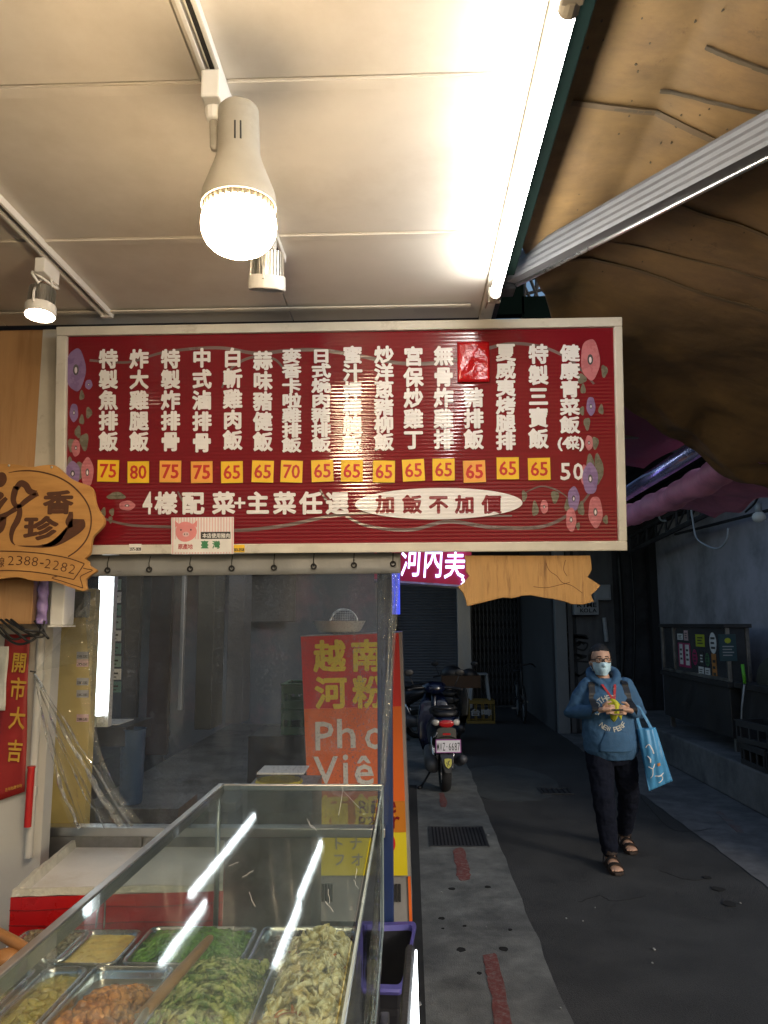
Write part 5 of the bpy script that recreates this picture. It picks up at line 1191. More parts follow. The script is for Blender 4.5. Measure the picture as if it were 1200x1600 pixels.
b = MB(); b.tube([Vector(P[0]) + Vector((0, -.005, -.012)), Vector(P[1]) + Vector((0, -.005, -.012))], .014, 4); b.build('lower_trim', M_alu, t)
b = MB()
for ch, px in (('河', 643), ('內', 677), ('美', 711)):
    p = W(px, 873 + (px - 643) * .05, LY - .01 + (px - 585) * .0005); put(b, ch, T(p) @ UP, 34 * LY / 1200, 60 * LY / 1200, .012, shear=.08)
p = W(731, 899, LY + .05); put(b, '，', T(p) @ UP, .14, .14, .01)
b.build('lettering', E_led2, t)
b = MB(); a = W(612, 960, LY - .1); c = W(618, 885, LY - .1); b.bb((a.x - .03, LY - .12, a.z), (c.x + .03, LY - .1, c.z)); b.build('curtain_glow', emat('blue_curtain_glow', (.08, .12, 1), .30), t)  # added glowing box, stands in for LED light refracted in the curtain edge
# yellow wall panel and little stickers
M_yw = mat('pale_yellow_panel', (.6, .47, .17), .5, var=.06, scale=2)
a, c = W(72, 1300, 3.0), W(149, 940, 3.0); t = thing('yellow_wall_panel', 'pale yellow wall panel behind the gathered curtain corner', 'wall panel', ((a.x + c.x) / 2, 3.0, a.z))
b = MB(); b.bb((a.x - .4, 3.0, .3), (c.x, 3.05, c.z + .05)); b.build('panel', M_yw, t)
for i, (px, py, m) in enumerate([(129, 1024, M_labw), (129, 1036, M_lab), (129, 1065, M_labw), (129, 1084, M_labw), (129, 1122, M_lab)]):
    p = W(px, py, 2.997); b = MB(); b.box(p, (.046, .003, .028)); st_ = b.build('sticker', mat('grey_sticker', (.42, .42, .45), .5) if m is M_labw else m, t)
    b = MB(); put(b, '2388-2282', T(p + Vector((0, -.0022, -.004))) @ UP, .04, .010, .02, fit=True); b.build('sticker_lettering', M_ink, st_)
b = MB(); p = W(120, 965, 2.99); b.bb((p.x - .12, 2.96, p.z - .0), (p.x + .05, 2.99, p.z + .1)); tag(b.build('wall_bracket', M_conc), 'rough grey bracket on the wall above the yellow panel', 'bracket')
# vertical tube
E_vt = emat('vertical_tube_glow', (.86, .96, 1), 3.0)
a, c = W(155.5, 1118, 3.3), W(162, 880, 3.3); t = thing('vertical_tube_light', 'upright white tube light glowing behind the left of the curtain', 'tube light', tuple(a))
b = MB(); b.tube([a, c], .017, 12); b.build('tube', E_vt, t, smooth=True)
b = MB(); b.bb((a.x - .03, 3.32, a.z - .05), (a.x + .03, 3.36, c.z + .1)); b.build('batten', M_white, t)
b = MB(); b.tube([a - Vector((0, 0, .03)), a], .019, 12); b.build('lamp_holder', M_white, t)
# shop interior seen through the curtain
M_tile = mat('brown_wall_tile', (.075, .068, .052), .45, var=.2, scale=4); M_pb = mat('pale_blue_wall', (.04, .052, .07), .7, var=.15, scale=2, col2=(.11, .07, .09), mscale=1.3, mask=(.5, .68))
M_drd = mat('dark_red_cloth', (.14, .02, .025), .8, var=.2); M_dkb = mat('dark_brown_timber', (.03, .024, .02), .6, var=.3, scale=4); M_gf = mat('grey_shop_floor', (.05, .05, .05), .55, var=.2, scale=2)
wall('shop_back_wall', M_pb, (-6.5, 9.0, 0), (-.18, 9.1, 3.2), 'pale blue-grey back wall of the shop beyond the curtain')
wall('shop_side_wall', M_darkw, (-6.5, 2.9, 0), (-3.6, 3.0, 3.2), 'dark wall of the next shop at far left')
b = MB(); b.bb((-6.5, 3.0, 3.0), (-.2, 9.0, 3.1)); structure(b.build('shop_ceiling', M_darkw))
def col(px0, px1, Y, py0, py1, m, name, label, cat, d=.12, bev=.005):
    a, c = W(px0, py1, Y), W(px1, py0, Y); b = MB(); b.bb((a.x, Y, a.z), (c.x, Y + d, c.z)); o = b.build(name, m, bevel=bev); return tag(o, label, cat)
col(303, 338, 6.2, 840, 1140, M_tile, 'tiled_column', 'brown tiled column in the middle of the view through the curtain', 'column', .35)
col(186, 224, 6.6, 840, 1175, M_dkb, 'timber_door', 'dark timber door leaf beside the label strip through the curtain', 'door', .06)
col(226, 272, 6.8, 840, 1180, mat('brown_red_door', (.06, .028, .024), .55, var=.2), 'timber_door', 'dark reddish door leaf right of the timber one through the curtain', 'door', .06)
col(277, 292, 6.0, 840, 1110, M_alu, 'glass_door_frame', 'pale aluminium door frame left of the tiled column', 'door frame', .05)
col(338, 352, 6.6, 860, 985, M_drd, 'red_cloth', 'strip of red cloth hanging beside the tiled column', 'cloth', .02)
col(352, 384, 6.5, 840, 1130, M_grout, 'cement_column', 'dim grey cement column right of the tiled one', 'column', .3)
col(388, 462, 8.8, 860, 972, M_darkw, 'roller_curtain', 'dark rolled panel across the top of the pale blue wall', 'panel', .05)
# label strip
t = thing('label_strip', 'column of green and white paper labels beside the upright tube', 'label strip', tuple(W(180, 1080, 3.6)))
for k in range(9):
    y = 905 + 20 * k; a, c = W(171, y + 17, 3.6), W(189, y, 3.6); b = MB(); b.bb((a.x, 3.6, a.z), (c.x, 3.606, c.z)); o = b.build('label', [mat('pale_green_label', (.3, .42, .36), .5), M_labw, mat('teal_label', (.12, .25, .22), .5)][k % 3], t)
    b = MB(); b.bb((a.x + .005, 3.596, (a.z + c.z) / 2), (c.x - .012, 3.5995, (a.z + c.z) / 2 + .008)); b.bb((a.x + .005, 3.596, (a.z + c.z) / 2 - .015), (c.x - .02, 3.5995, (a.z + c.z) / 2 - .010)); b.build('label_print', M_ink, o)
# floor slab, counters, tubs
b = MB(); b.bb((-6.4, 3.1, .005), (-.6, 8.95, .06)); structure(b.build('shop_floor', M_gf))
def bench(x0, x1, y0, y1, h, m, label, top=M_dkb):
    t = thing('shop_bench', label, 'bench', ((x0 + x1) / 2, (y0 + y1) / 2, .06))
    b = MB(); b.bb((x0, y0, h - .05), (x1, y1, h)); b.build('top', top, t, bevel=.005)
    b = MB(); b.bb((x0 + .05, y0 + .04, .061), (x1 - .05, y1 - .04, h - .0505)); b.build('body', m, t)
    return t
bench(-1.75, -.95, 4.3, 7.6, .85, M_dkb, 'long dark serving counter running away behind the curtain', M_ssd)
bench(-3.1, -2.3, 4.0, 7.5, .8, M_gf, 'pale grey worktop at the left behind the curtain', M_gf)
t = thing('blue_tub', 'tall blue plastic tub standing on the floor behind the curtain', 'tub', tuple(W(204, 1260, 3.6)))
a = W(204, 1255, 3.6); c = W(204, 1138, 3.6); b = MB(); b.lathe([(0, 0), (.045, 0), (.05, .01), (.055, c.z - a.z), (.059, c.z - a.z), (.052, c.z - a.z - .01), (.04, .02), (0, .02)], 24, T((a.x, 3.6, a.z))); b.build('tub', mat('blue_plastic', (.05, .09, .17), .4), t, smooth=True, auto=40)
b = MB(); b.bb((a.x - .2, 3.5, a.z - .06), (a.x + .25, 3.8, a.z - .001)); tag(b.build('tub_shelf', M_ssd), 'low steel shelf under the blue tub', 'shelf')
a = W(176, 1128, 3.7); b = MB(); b.box(a, (.13, .2, .004), None); tag(b.build('paper_sheet', M_labw), 'white paper sheet lying beside the foot of the upright tube', 'paper')
b = MB(); b.bb((a.x - .14, 3.55, a.z - .09), (a.x + .12, 3.9, a.z - .004)); tag(b.build('paper_shelf', M_dkb), 'dark shelf that carries the white paper sheet', 'shelf')
# stack of green crates
M_gc = mat('green_crate_plastic', (.03, .12, .05), .5, var=.15)
def crate(M, label, m, grp=None, w=.34, d=.3, h=.2):
    t = thing('plastic_crate', label, 'crate', M=M, group=grp)
    b = MB()
    for s in (-1, 1):
        b.bb((s * w / 2 - .01, -d / 2, 0), (s * w / 2 + .01, d / 2, h)); b.bb((-w / 2 + .0105, s * d / 2 - .01, 0), (w / 2 - .0105, s * d / 2 + .01, .05)); b.bb((-w / 2 + .0105, s * d / 2 - .01, h - .05), (w / 2 - .0105, s * d / 2 + .01, h))
        for k in range(4): b.bb((-w / 2 + .03 + k * w * .26, s * d / 2 - .008, .0505), (-w / 2 + .055 + k * w * .26, s * d / 2 + .008, h - .0505))
    b.build('walls', m, t, local=True, bevel=.003)
    b = MB(); b.bb((-w / 2, -d / 2, -.0), (w / 2, d / 2, .015)); b.build('bottom', m, t, local=True)
    b = MB()
    for s in (-1, 1): b.bb((-w / 2 - .012, s * d / 2 - .016, h + .0005), (w / 2 + .012, s * d / 2 + .016, h + .014)); b.bb((s * w / 2 - .014, -d / 2 + .017, h + .0005), (s * w / 2 + .014, d / 2 - .017, h + .013))
    b.build('rim', m, t, local=True, bevel=.003)
    return t
q = W(484, 1143, 5.0)
for k, lab in enumerate(('lower green crate left of the noodle signboard', 'upper green crate left of the noodle signboard')):
    crate(T((q.x, 5.0, q.z + .156 * k)), lab, M_gc, 'stacked green crates', .3, .3, .14)
b = MB(); b.bb((q.x - .35, 4.8, .005), (q.x + .2, 5.3, q.z - .001)); tag(b.build('crate_stand', M_dkb), 'dark block under the stack of green crates', 'stand')
# jar with yellow lid
p = W(436, 1226, 3.2); t = thing('yellow_lidded_tub', 'clear tub with a yellow band behind the back edge of the glass case', 'tub', (p.x, 3.2, p.z))
b = MB(); r_ = 36 * 3.2 / 1200; b.lathe([(0, 0), (r_ * .9, 0), (r_, .012), (r_ * .95, .02), (0, .02)], 32, T((p.x, 3.2, p.z))); b.build('band', M_sy, t, smooth=True, auto=40)
b = MB(); b.lathe([(r_ * .93, .0205), (r_ * .98, .05), (r_ * 1.0, .052), (r_ * .94, .05), (r_ * .9, .021)], 32, T((p.x, 3.2, p.z)), caps=False); b.build('bowl', M_film2, t, smooth=True)
b = MB(); b.bb((p.x - .075, 3.12, p.z + .054), (p.x + .11, 3.28, p.z + .06)); b.build('lid', M_labw, t)
b = MB(); b.bb((p.x - .12, 3.08, .3), (p.x + .15, 3.4, p.z - .001)); tag(b.build('tub_stand', M_ssd), 'dim steel cabinet under the yellow banded tub', 'cabinet')
# its own ceiling tubes
E_nt = emat('next_stall_tube_glow', (.9, .97, 1), 3.2)
for i, (x, y0, y1, lab) in enumerate([(-.74, 4.4, 5.3, 'near fluorescent tube of the next stall, on the alley side'), (-.76, 5.45, 6.7, 'far fluorescent tube of the next stall, on the alley side'), (-1.36, 4.4, 5.3, 'near fluorescent tube of the next stall, on the shop side'), (-1.5, 5.45, 7.6, 'far fluorescent tube of the next stall, on the shop side')]):
    t = thing('tube_light', lab, 'tube light', (x, y0, 2.7), group='fluorescent tubes of the next stall')
    b = MB(); b.tube([(x, y0, 2.7), (x, y1, 2.7)], .016, 10); b.build('tube', E_nt, t, smooth=True)
    b = MB(); b.bb((x - .03, y0 - .02, 2.725), (x + .03, y1 + .02, 2.78)); b.build('batten', M_white, t)

# ================================================================ ALLEY OBJECTS
M_tyre = mat('tyre_rubber', (.015, .015, .016), .8, var=.2, bump=.3, bscale=60); M_blk = mat('black_plastic', (.02, .02, .022), .45, var=.2, scale=6)
M_blue = mat('scooter_blue_paint', (.004, .007, .026), .22, var=.1, coat=.5); M_chr = mat('chrome', (.7, .7, .72), .12, metal=1); M_lens = mat('tail_light_red', (.45, .01, .012), .12, coat=1); M_clr = mat('indicator_clear', (.45, .42, .38), .12, coat=1)
M_grp = mat('scooter_grey_paint', (.018, .018, .02), .3, var=.1, coat=.3)
def wheel(root, y, z, r, w, name='wheel'):
    M = T((0, y, z)) @ Matrix.Rotation(R(90), 4, 'Y')
    b = MB(); b.lathe([(r * .6, -w * .3), (r * .72, -w * .48), (r * .9, -w * .5), (r * .985, -w * .25), (r, 0), (r * .985, w * .25), (r * .9, w * .5), (r * .72, w * .48), (r * .6, w * .3)], 36, M, caps=False); wh = b.build(name, M_tyre, root, local=True, smooth=True)
    b = MB(); b.lathe([(0, -w * .35), (.03, -w * .35), (.032, w * .35), (0, w * .35)], 16, M); b.lathe([(r * .55, -w * .36), (r * .64, -w * .36), (r * .64, w * .36), (r * .55, w * .36)], 32, M, caps=False)
    for k in range(5): a = 2 * math.pi * k / 5; b.tube([M @ Vector((.02 * math.cos(a), .02 * math.sin(a), 0)), M @ Vector((r * .58 * math.cos(a), r * .58 * math.sin(a), 0))], .014, 6)
    b.build('rim', M_alu, wh, local=True)
def ringxz(y, cx, cz_, rx, rz, n=20, p=2.4):
    out = []
    for k in range(n):
        a = 2 * math.pi * k / n; c_, s_ = math.cos(a), math.sin(a); out.append((cx + rx * math.copysign(abs(c_) ** (2 / p), c_), y, cz_ + rz * math.copysign(abs(s_) ** (2 / p), s_)))
    return out
def scooter(M, label, paint, plate=None, grp=None, lens=None):
    t = thing('motor_scooter', label, 'motor scooter', M=M, group=grp)
    B = lambda: MB()
    wheel(t, .0, .225, .225, .10, 'wheel'); wheel(t, 1.24, .225, .225, .10, 'wheel')
    b = B(); b.loft([ringxz(-.22, 0, .74, .05, .03), ringxz(-.19, 0, .735, .115, .055), ringxz(-.1, 0, .72, .15, .085), ringxz(.1, 0, .66, .165, .14), ringxz(.35, 0, .6, .16, .16), ringxz(.55, 0, .52, .14, .15), ringxz(.66, 0, .45, .12, .1)]); b.build('rear_cowl', paint, t, local=True, smooth=True)
    b = B(); b.loft([ringxz(-.2, 0, .815, .07, .02), ringxz(-.16, 0, .825, .12, .035), ringxz(0, 0, .83, .14, .05), ringxz(.25, 0, .815, .14, .055), ringxz(.33, 0, .80, .13, .05), ringxz(.5, 0, .775, .11, .05), ringxz(.62, 0, .765, .08, .03)]); b.build('seat', M_blk, t, local=True, smooth=True)
    b = B(); b.tube(spline([(-.13, .1, .83), (-.12, -.12, .875), (-.06, -.25, .885), (.06, -.25, .885), (.12, -.12, .875), (.13, .1, .83)], 6), .014, 8); b.build('grab_rail', M_grp, t, local=True, smooth=True)
    b = B(); b.loft([ringxz(-.232, 0, .725, .06, .028), ringxz(-.225, 0, .725, .075, .038), ringxz(-.17, 0, .725, .09, .045)]); tlm = b.build('tail_light', lens or M_lens, t, local=True, smooth=True)
    for s in (-1, 1):
        b = B(); b.loft([ringxz(-.215, s * .1, .735, .022, .018), ringxz(-.205, s * .105, .735, .036, .03), ringxz(-.13, s * .118, .735, .042, .034)]); b.build('indicator', lens or M_clr, t, local=True, smooth=True)
    b = B(); b.bb((-.04, -.238, .612), (.04, -.222, .632)); b.build('reflector', lens or M_lens, t, local=True)
    b = B(); b.loft([ringxz(-.215, 0, .66, .1, .03), ringxz(-.225, 0, .55, .105, .05), ringxz(-.2, 0, .48, .06, .06)]); b.loft([[(x, y + .0, z) for x, y, z in q] for q in [[(-.075, -.235, .44), (.075, -.235, .44), (.08, -.19, .46), (-.08, -.19, .46)], [(-.06, -.27, .36), (.06, -.27, .36), (.066, -.23, .37), (-.066, -.23, .37)], [(-.03, -.3, .24), (.03, -.3, .24), (.034, -.27, .25), (-.034, -.27, .25)]]]); b.build('mudguard', M_grp, t, local=True, smooth=False, bevel=.006)
    if plate:
        PM = T((.012, -.262, .505)) @ Matrix.Rotation(R(-6), 4, 'X') @ UP
        b = B(); b.prism([(-.13, -.065), (.13, -.065), (.13, .065), (-.13, .065)], .004, PM); pl_ = b.build('licence_plate', mat('plate_white', (.72, .70, .74), .35, var=.04), t, local=True, bevel=.0015)
        b = B(); PB = PM @ T((0, 0, .0045))
        for x0_, y0_, x1_, y1_ in ((-.13, .058, .13, .067), (-.13, -.067, .13, -.060), (-.132, -.06, -.124, .058), (.124, -.06, .132, .058)): b.bb((x0_, y0_, 0), (x1_, y1_, .002), PB)
        b.build('plate_border', mat('plate_violet', (.32, .06, .3), .4), pl_, local=True)
        b = B(); n = len(plate)
        for k, ch in enumerate(plate): put(b, ch, PM @ T((-.108 + .216 * k / (n - 1), -.006, .0048)), .024 if ch != '-' else .009, .078 if ch != '-' else .009, .012 if ch != '-' else .0, fit=True)
        b.build('plate_lettering', M_ink, pl_, local=True)
        b = B(); SMt = T((.005, -.292, .335)) @ Matrix.Rotation(R(-20), 4, 'X') @ UP
        b.prism([(-.037, .045), (0, .05), (.037, .045), (.036, 0), (.026, -.03), (0, -.052), (-.026, -.03), (-.036, 0)], .003, SMt); em = b.build('shield_emblem', mat('emblem_yellow', (.55, .5, .08), .4), t, local=True)
        b = B(); HM = SMt @ T((0, 0, .0035))
        for q, w in (([(-.008, -.03), (-.004, -.008), (.002, .012), (-.002, .024)], .008), ([(.0, .012), (.014, .02), (.016, .03)], .006), ([(-.002, -.004), (.012, -.012), (.016, -.024)], .005), ([(-.006, .0), (-.016, .01), (-.02, -.006)], .004)): b.prism(ribbon([tuple(v) for v in spline(q, 4)], w), .0005, HM)
        b.build('emblem_mark', M_ink, em, local=True)
    b = B(); b.loft([ringxz(-.12, -.13, .27, .05, .06, 14), ringxz(.1, -.14, .28, .07, .1, 14), ringxz(.42, -.12, .33, .07, .1, 14), ringxz(.5, -.1, .36, .03, .05, 14)]); b.build('engine', mat('engine_alloy', (.16, .16, .165), .5, metal=.6, var=.3), t, local=True, smooth=True)
    b = B(); b.tube([(.15, .32, .3), (.16, .0, .31), (.17, -.2, .36)], [.03, .055, .05], 14, round_ends=True); b.build('exhaust', mat('exhaust_grey', (.10, .10, .11), .5, metal=.5, var=.2), t, local=True, smooth=True)
    for s in (-1, 1):
        b = B(); b.tube([(s * .09, 0, .23), (s * .11, .12, .42), (s * .11, .2, .6)], .022, 8); b.build('shock_absorber', M_chr, t, local=True, smooth=True)
    b = B(); b.tube([(-.1, .3, .2), (-.2, .22, .06), (-.25, .14, .02)], .012, 8, round_ends=True); b.tube([(-.24, .15, .02), (-.27, .1, .015)], .02, 8); b.build('kickstand', M_blk, t, local=True, smooth=True)
    b = B(); b.bb((-.15, .6, .22), (.15, 1.0, .28)); b.build('footboard', M_blk, t, local=True, bevel=.015)
    b = B(); b.loft([ringxz(1.0, 0, .3, .16, .06), ringxz(1.02, 0, .5, .2, .05), ringxz(1.06, 0, .8, .17, .05)][:1] + [[(x, 1.0 + .03 * k + y - 1.0, z) for x, y, z in ringxz(1.0, 0, zz, rx, .04)] for k, (zz, rx) in enumerate(((.42, .2), (.6, .21), (.78, .18), (.9, .12)))]); b.build('leg_shield', paint, t, local=True, smooth=True)
    b = B(); b.tube([(0, 1.22, .25), (0, 1.1, .6), (0, 1.02, .95)], .035, 10); b.loft([ringxz(.92, 0, .98, .08, .05), ringxz(1.0, 0, 1.0, .15, .07), ringxz(1.08, 0, .98, .11, .06)]); b.build('steering_head', paint, t, local=True, smooth=True)
    b = B(); b.tube(spline([(-.33, .9, .98), (-.2, .98, 1.0), (0, 1.0, 1.0), (.2, .98, 1.0), (.33, .9, .98)], 5), .016, 8); b.build('handlebar', M_blk, t, local=True, smooth=True)
    for s in (-1, 1):
        b = B(); b.tube([(s * .24, .97, 1.0), (s * .3, .99, 1.14)], .006, 6); b.ell((s * .31, .985, 1.18), (.06, .012, .042), 16, 10); b.build('mirror', M_blk, t, local=True, smooth=True)
    b = B(); b.loft([ringxz(1.05, 0, .45, .06, .03), ringxz(1.24, 0, .475, .075, .03), ringxz(1.4, 0, .4, .06, .03)]); b.build('front_mudguard', paint, t, local=True, smooth=True)
    return t
p = G(697, 1244)
scooter(T((p.x, p.y + .24, 0)) @ Matrix.Rotation(R(4), 4, 'Z') @ Matrix.Scale(1.02, 4), 'dark blue motor scooter parked tail first with a white licence plate', M_blue, 'MWZ-6687')
s2 = scooter(T((.55, 11.3, 0)) @ Matrix.Rotation(R(-8), 4, 'Z'), 'black motor scooter with a box on it parked beyond the blue one', M_grp, lens=M_dark)
WM[s2.name] = s2.matrix_world.copy()
copy_thing(s2, T((.1, 12.6, 0)) @ Matrix.Rotation(R(82), 4, 'Z'), 'black motor scooter parked across the steel shutter')
# brown tray of odds and ends on the second scooter
t = thing('cardboard_tray', 'brown open carton of odds and ends on the black scooter by the shutter', 'carton', (.75, 11.5, .86))
b = MB(); b.bb((.45, 11.3, .885), (1.0, 11.75, .9)); 
for s in (-1, 1): b.bb((.725 + s * .27 - .008, 11.3, .9005), (.725 + s * .27 + .008, 11.75, 1.06)); b.bb((.464, 11.525 + s * .22 - .008, .9005), (.986, 11.525 + s * .22 + .008, 1.06))
b.build('carton', mat('carton_brown', (.06, .035, .02), .8, var=.2), t)
b = MB(); b.ell((.6, 11.5, 1.08), (.16, .14, .12), 14, 9); b.ell((.86, 11.55, 1.06), (.12, .12, .09), 14, 9); tag(b.build('plastic_bundle', M_blk, smooth=True), 'dark plastic bundles lying in the brown carton', 'bundle')
# yellow crate with stool
cr = crate(T((1.27, 14.6, 0)), 'yellow plastic beer crate standing at the foot of the folding gate', mat('yellow_crate_plastic', (.2, .13, .015), .5), None, .5, .36, .40)
b = MB(); put(b, '台啤', T((1.27, 14.406, .2)) @ UP, .2, .13, .03); 
o = b.build('crate_lettering', M_box, cr)
t = thing('stool', 'grey plastic stool stacked upside up on the yellow crate', 'stool', (1.27, 14.6, .415))
b = MB(); b.bb((1.12, 14.46, .86), (1.42, 14.74, .89)); b.build('seat', M_box, t, bevel=.01)
for sx in (-1, 1):
    for sy in (-1, 1): b = MB(); b.tube([(1.27 + sx * .17, 14.6 + sy * .15, .418), (1.27 + sx * .13, 14.6 + sy * .12, .86)], .02, 6); b.build('leg', M_box, t)
# bicycle by the gate
t = thing('bicycle', 'dark bicycle standing head on in front of the folding gate', 'bicycle', (2.05, 14.9, 0))
for y in (14.5, 15.5):
    b = MB(); n = 30; b.tube([(2.05 + .03 * (y - 14.5), y + .32 * math.cos(2 * math.pi * k / n), .34 + .32 * math.sin(2 * math.pi * k / n)) for k in range(n)], .02, 8, closed=True); w_ = b.build('wheel', M_tyre, t, smooth=True)
    b = MB()
    for k in range(12): a = 2 * math.pi * k / 12; b.tube([(2.05 + .03 * (y - 14.5), y, .34), (2.05 + .03 * (y - 14.5), y + .31 * math.cos(a), .34 + .31 * math.sin(a))], .003, 4)
    b.build('spokes', M_alu, w_)
b = MB(); b.tube([(2.05, 14.5, .34), (2.05, 14.62, .9), (2.05, 14.66, 1.02)], .018, 8); b.tube([(2.05, 14.62, .78), (2.06, 15.0, .32), (2.07, 15.22, .85)], .018, 8); b.tube([(2.06, 15.0, .32), (2.08, 15.5, .34), (2.07, 15.18, .7)], .012, 8); b.build('frame', M_blk, t, smooth=True)
b = MB(); b.tube(spline([(1.76, 14.8, .99), (1.85, 14.68, 1.05), (2.05, 14.66, 1.03), (2.25, 14.68, 1.05), (2.34, 14.8, .99)], 5), .014, 8); b.build('handlebar', M_blk, t, smooth=True)
b = MB(); b.ell((2.07, 15.24, .9), (.09, .13, .04), 14, 8); b.build('saddle', M_blk, t, smooth=True)
for s in (-1, 1):
    b = MB(); b.bb((2.06 + s * .11 - .04, 14.96, .2 + .12 * (s > 0)), (2.06 + s * .11 + .04, 15.05, .225 + .12 * (s > 0))); b.tube([(2.06 + s * .05, 15.0, .32), (2.06 + s * .06, 15.0, .21 + .12 * (s > 0))], .01, 6); b.build('pedal', M_alu, t)
# black food cart on the platform
M_cart = mat('cart_black_steel', (.05, .05, .053), .42, metal=.4, var=.35, scale=5, col2=(.05, .045, .042), mscale=4)
CX = 3.5
ct2 = thing('food_cart', 'closed black food cart covered with stickers on the low concrete platform', 'food cart', (3.8, 9.8, .4))
y0c, y1c = 8.75, 11.0
b = MB(); b.bb((CX + .02, y0c + .02, 1.15), (3.73, y1c, 1.74)); b.build('display_case', mat('smoked_glass', (.05, .052, .056), .12, var=.2), ct2)
b = MB(); b.bb((CX - .02, y0c - .02, 1.741), (3.78, y1c + .02, 1.785)); b.build('lid', M_cart, ct2, bevel=.006)
b = MB()
for x, y in ((CX, y0c), (CX, y1c - .04), (3.715, y0c), (CX, y1c - .5)): b.bb((x, y, 1.15), (x + .04, y + .04, 1.7405))
b.bb((CX, y0c + .041, 1.15), (CX + .03, y1c - .041, 1.19)); b.build('case_frame', M_ssd, ct2, bevel=.004)
b = MB(); b.bb((CX - .03, y0c - .04, 1.09), (3.82, y1c + .03, 1.149)); b.build('counter_top', M_cart, ct2, bevel=.006)
b = MB(); b.bb((CX, y0c, .55), (3.79, y1c, 1.089)); b.build('body', M_cart, ct2, bevel=.006)
for x, y in ((CX + .05, y0c + .05), (CX + .05, y1c - .1), (3.7, y0c + .05)):
    b = MB(); b.bb((x, y, .4), (x + .05, y + .05, .5495)); b.build('leg', M_ssd, ct2)
M_pk = mat('sticker_magenta', (.4, .03, .12), .5); M_gy = mat('sticker_lime', (.45, .5, .03), .5); M_te = mat('poster_teal', (.02, .06, .075), .5); M_orx = mat('sticker_orange', (.5, .2, .05), .5)
def stick(px0, py0, px1, py1, m, oval=False, print_=True, k=0):
    a, c = V(px0, py0, CX - .0005), V(px1, py1, CX - .0005); zc, zh = (a.z + c.z) / 2, abs(a.z - c.z) / 2; yc, yh = (a.y + c.y) / 2, abs(a.y - c.y) / 2
    M = T((CX + .018, yc, zc)) @ Matrix(((0, 0, -1, 0), (-1, 0, 0, 0), (0, 1, 0, 0), (0, 0, 0, 1)))
    b = MB(); b.prism(ngon(0, 0, yh, zh, 24) if oval else [(-yh, -zh), (yh, -zh), (yh, zh), (-yh, zh)], .0015 + .0004 * k, M); o = b.build('sticker', m, ct2)
    if print_:
        b = MB(); n = 3
        for i in range(n): b.bb((-yh * .6, zh * (.45 - .45 * i) - zh * .1, .0026 + .0004 * k), (yh * (.6 - .2 * (i % 2)), zh * (.45 - .45 * i) + zh * .1, .0032 + .0004 * k), M)
        b.build('sticker_print', M_ink if m is not M_ink else M_labw, o)
for args in [(1056, 990, 1065, 1000, M_labw), (1066, 985, 1073, 1001, M_lab), (1057, 1004, 1078, 1044, M_pk, False, False), (1059, 1006, 1066, 1038, M_labw, False, True, 2), (1068, 1007, 1076, 1040, M_labw, False, True, 2), (1079, 1014, 1088, 1040, M_pk, True, True), (1084, 991, 1099, 1011, M_gy), (1105, 988, 1118, 1022, M_labw, True), (1090, 1018, 1098, 1040, M_ink), (1099, 1020, 1107, 1042, mat('sticker_green', (.06, .16, .07), .5), True), (1109, 1021, 1119, 1066, M_orx), (1089, 1041, 1098, 1058, M_labw), (1099, 1043, 1108, 1060, M_labw)]: stick(*args)
a, c = W(1123, 991, y0c), W(1152, 1033, y0c); b = MB(); b.bb((a.x, y0c - .004, c.z), (c.x, y0c + .0195, a.z)); o = b.build('poster', M_te, ct2)
b = MB(); b.ell(((a.x + c.x) / 2, y0c - .005, a.z - .07), (.035, .001, .03), 14, 6); b.build('poster_badge', M_gy, o)
b = MB()
for i in range(4): z = a.z - .14 - .032 * i; b.bb((a.x + .03, y0c - .0055, z), (c.x - .03 - .02 * (i % 2), y0c - .0042, z + .012))
b.build('poster_print', M_box, o)
# steel bench with sacks to the right of the cart
t = thing('steel_bench', 'dark steel bench beside the food cart at the right edge', 'bench', (4.0, 7.6, .4))
b = MB(); b.bb((3.52, 5.4, 1.10), (4.05, 8.69, 1.16)); b.build('top', M_cart, t, bevel=.005); b = MB(); b.bb((3.56, 5.4, .6), (4.02, 8.6, 1.0995)); b.build('body', M_cart, t)
b = MB(); b.ell((3.85, 8.3, 1.2), (.2, .35, .26), 16, 10); b.ell((3.8, 7.7, 1.2), (.2, .3, .2), 16, 10)
tag(b.build('sack', mat('dark_sacking', (.05, .048, .035), .9, var=.3, bump=.5, bscale=30), smooth=True), 'dark cloth sacks heaped on the steel bench by the cart', 'sacks')
a, c = V(1160, 1038, 3.5), V(1164, 1068, 3.5); b = MB(); b.tube([a, c], .018, 8); tag(b.build('hanging_strap', mat('lime_plastic', (.12, .45, .03), .4), smooth=True), 'bright green plastic strap hanging beside the cart', 'strap')
a, c = V(1163, 1070, 3.5), V(1158, 1140, 3.5); b = MB(); b.tube([a, a.lerp(c, .5) + Vector((0, .02, 0)), c], .01, 8); tag(b.build('white_pole', M_pvc, smooth=True), 'thin pale pole leaning under the green strap', 'pole')
M_ck = mat('dark_crate_plastic', (.035, .035, .038), .5, var=.2)
for i, (y, z, lab) in enumerate([(7.85, .4, 'black slatted crate on the platform nearest the cart leg'), (7.2, .4, 'black slatted crate on the platform at the right edge, lower one'), (7.2, .62, 'black slatted crate stacked on top of the one at the right edge'), (7.85, .62, 'black slatted crate on top of the crate nearest the cart leg')]):
    crate(T((3.5, y, z)) @ Matrix.Rotation(R(90 + 3 * i), 4, 'Z'), lab, M_ck, 'black crates on the platform', .56, .36, .2)
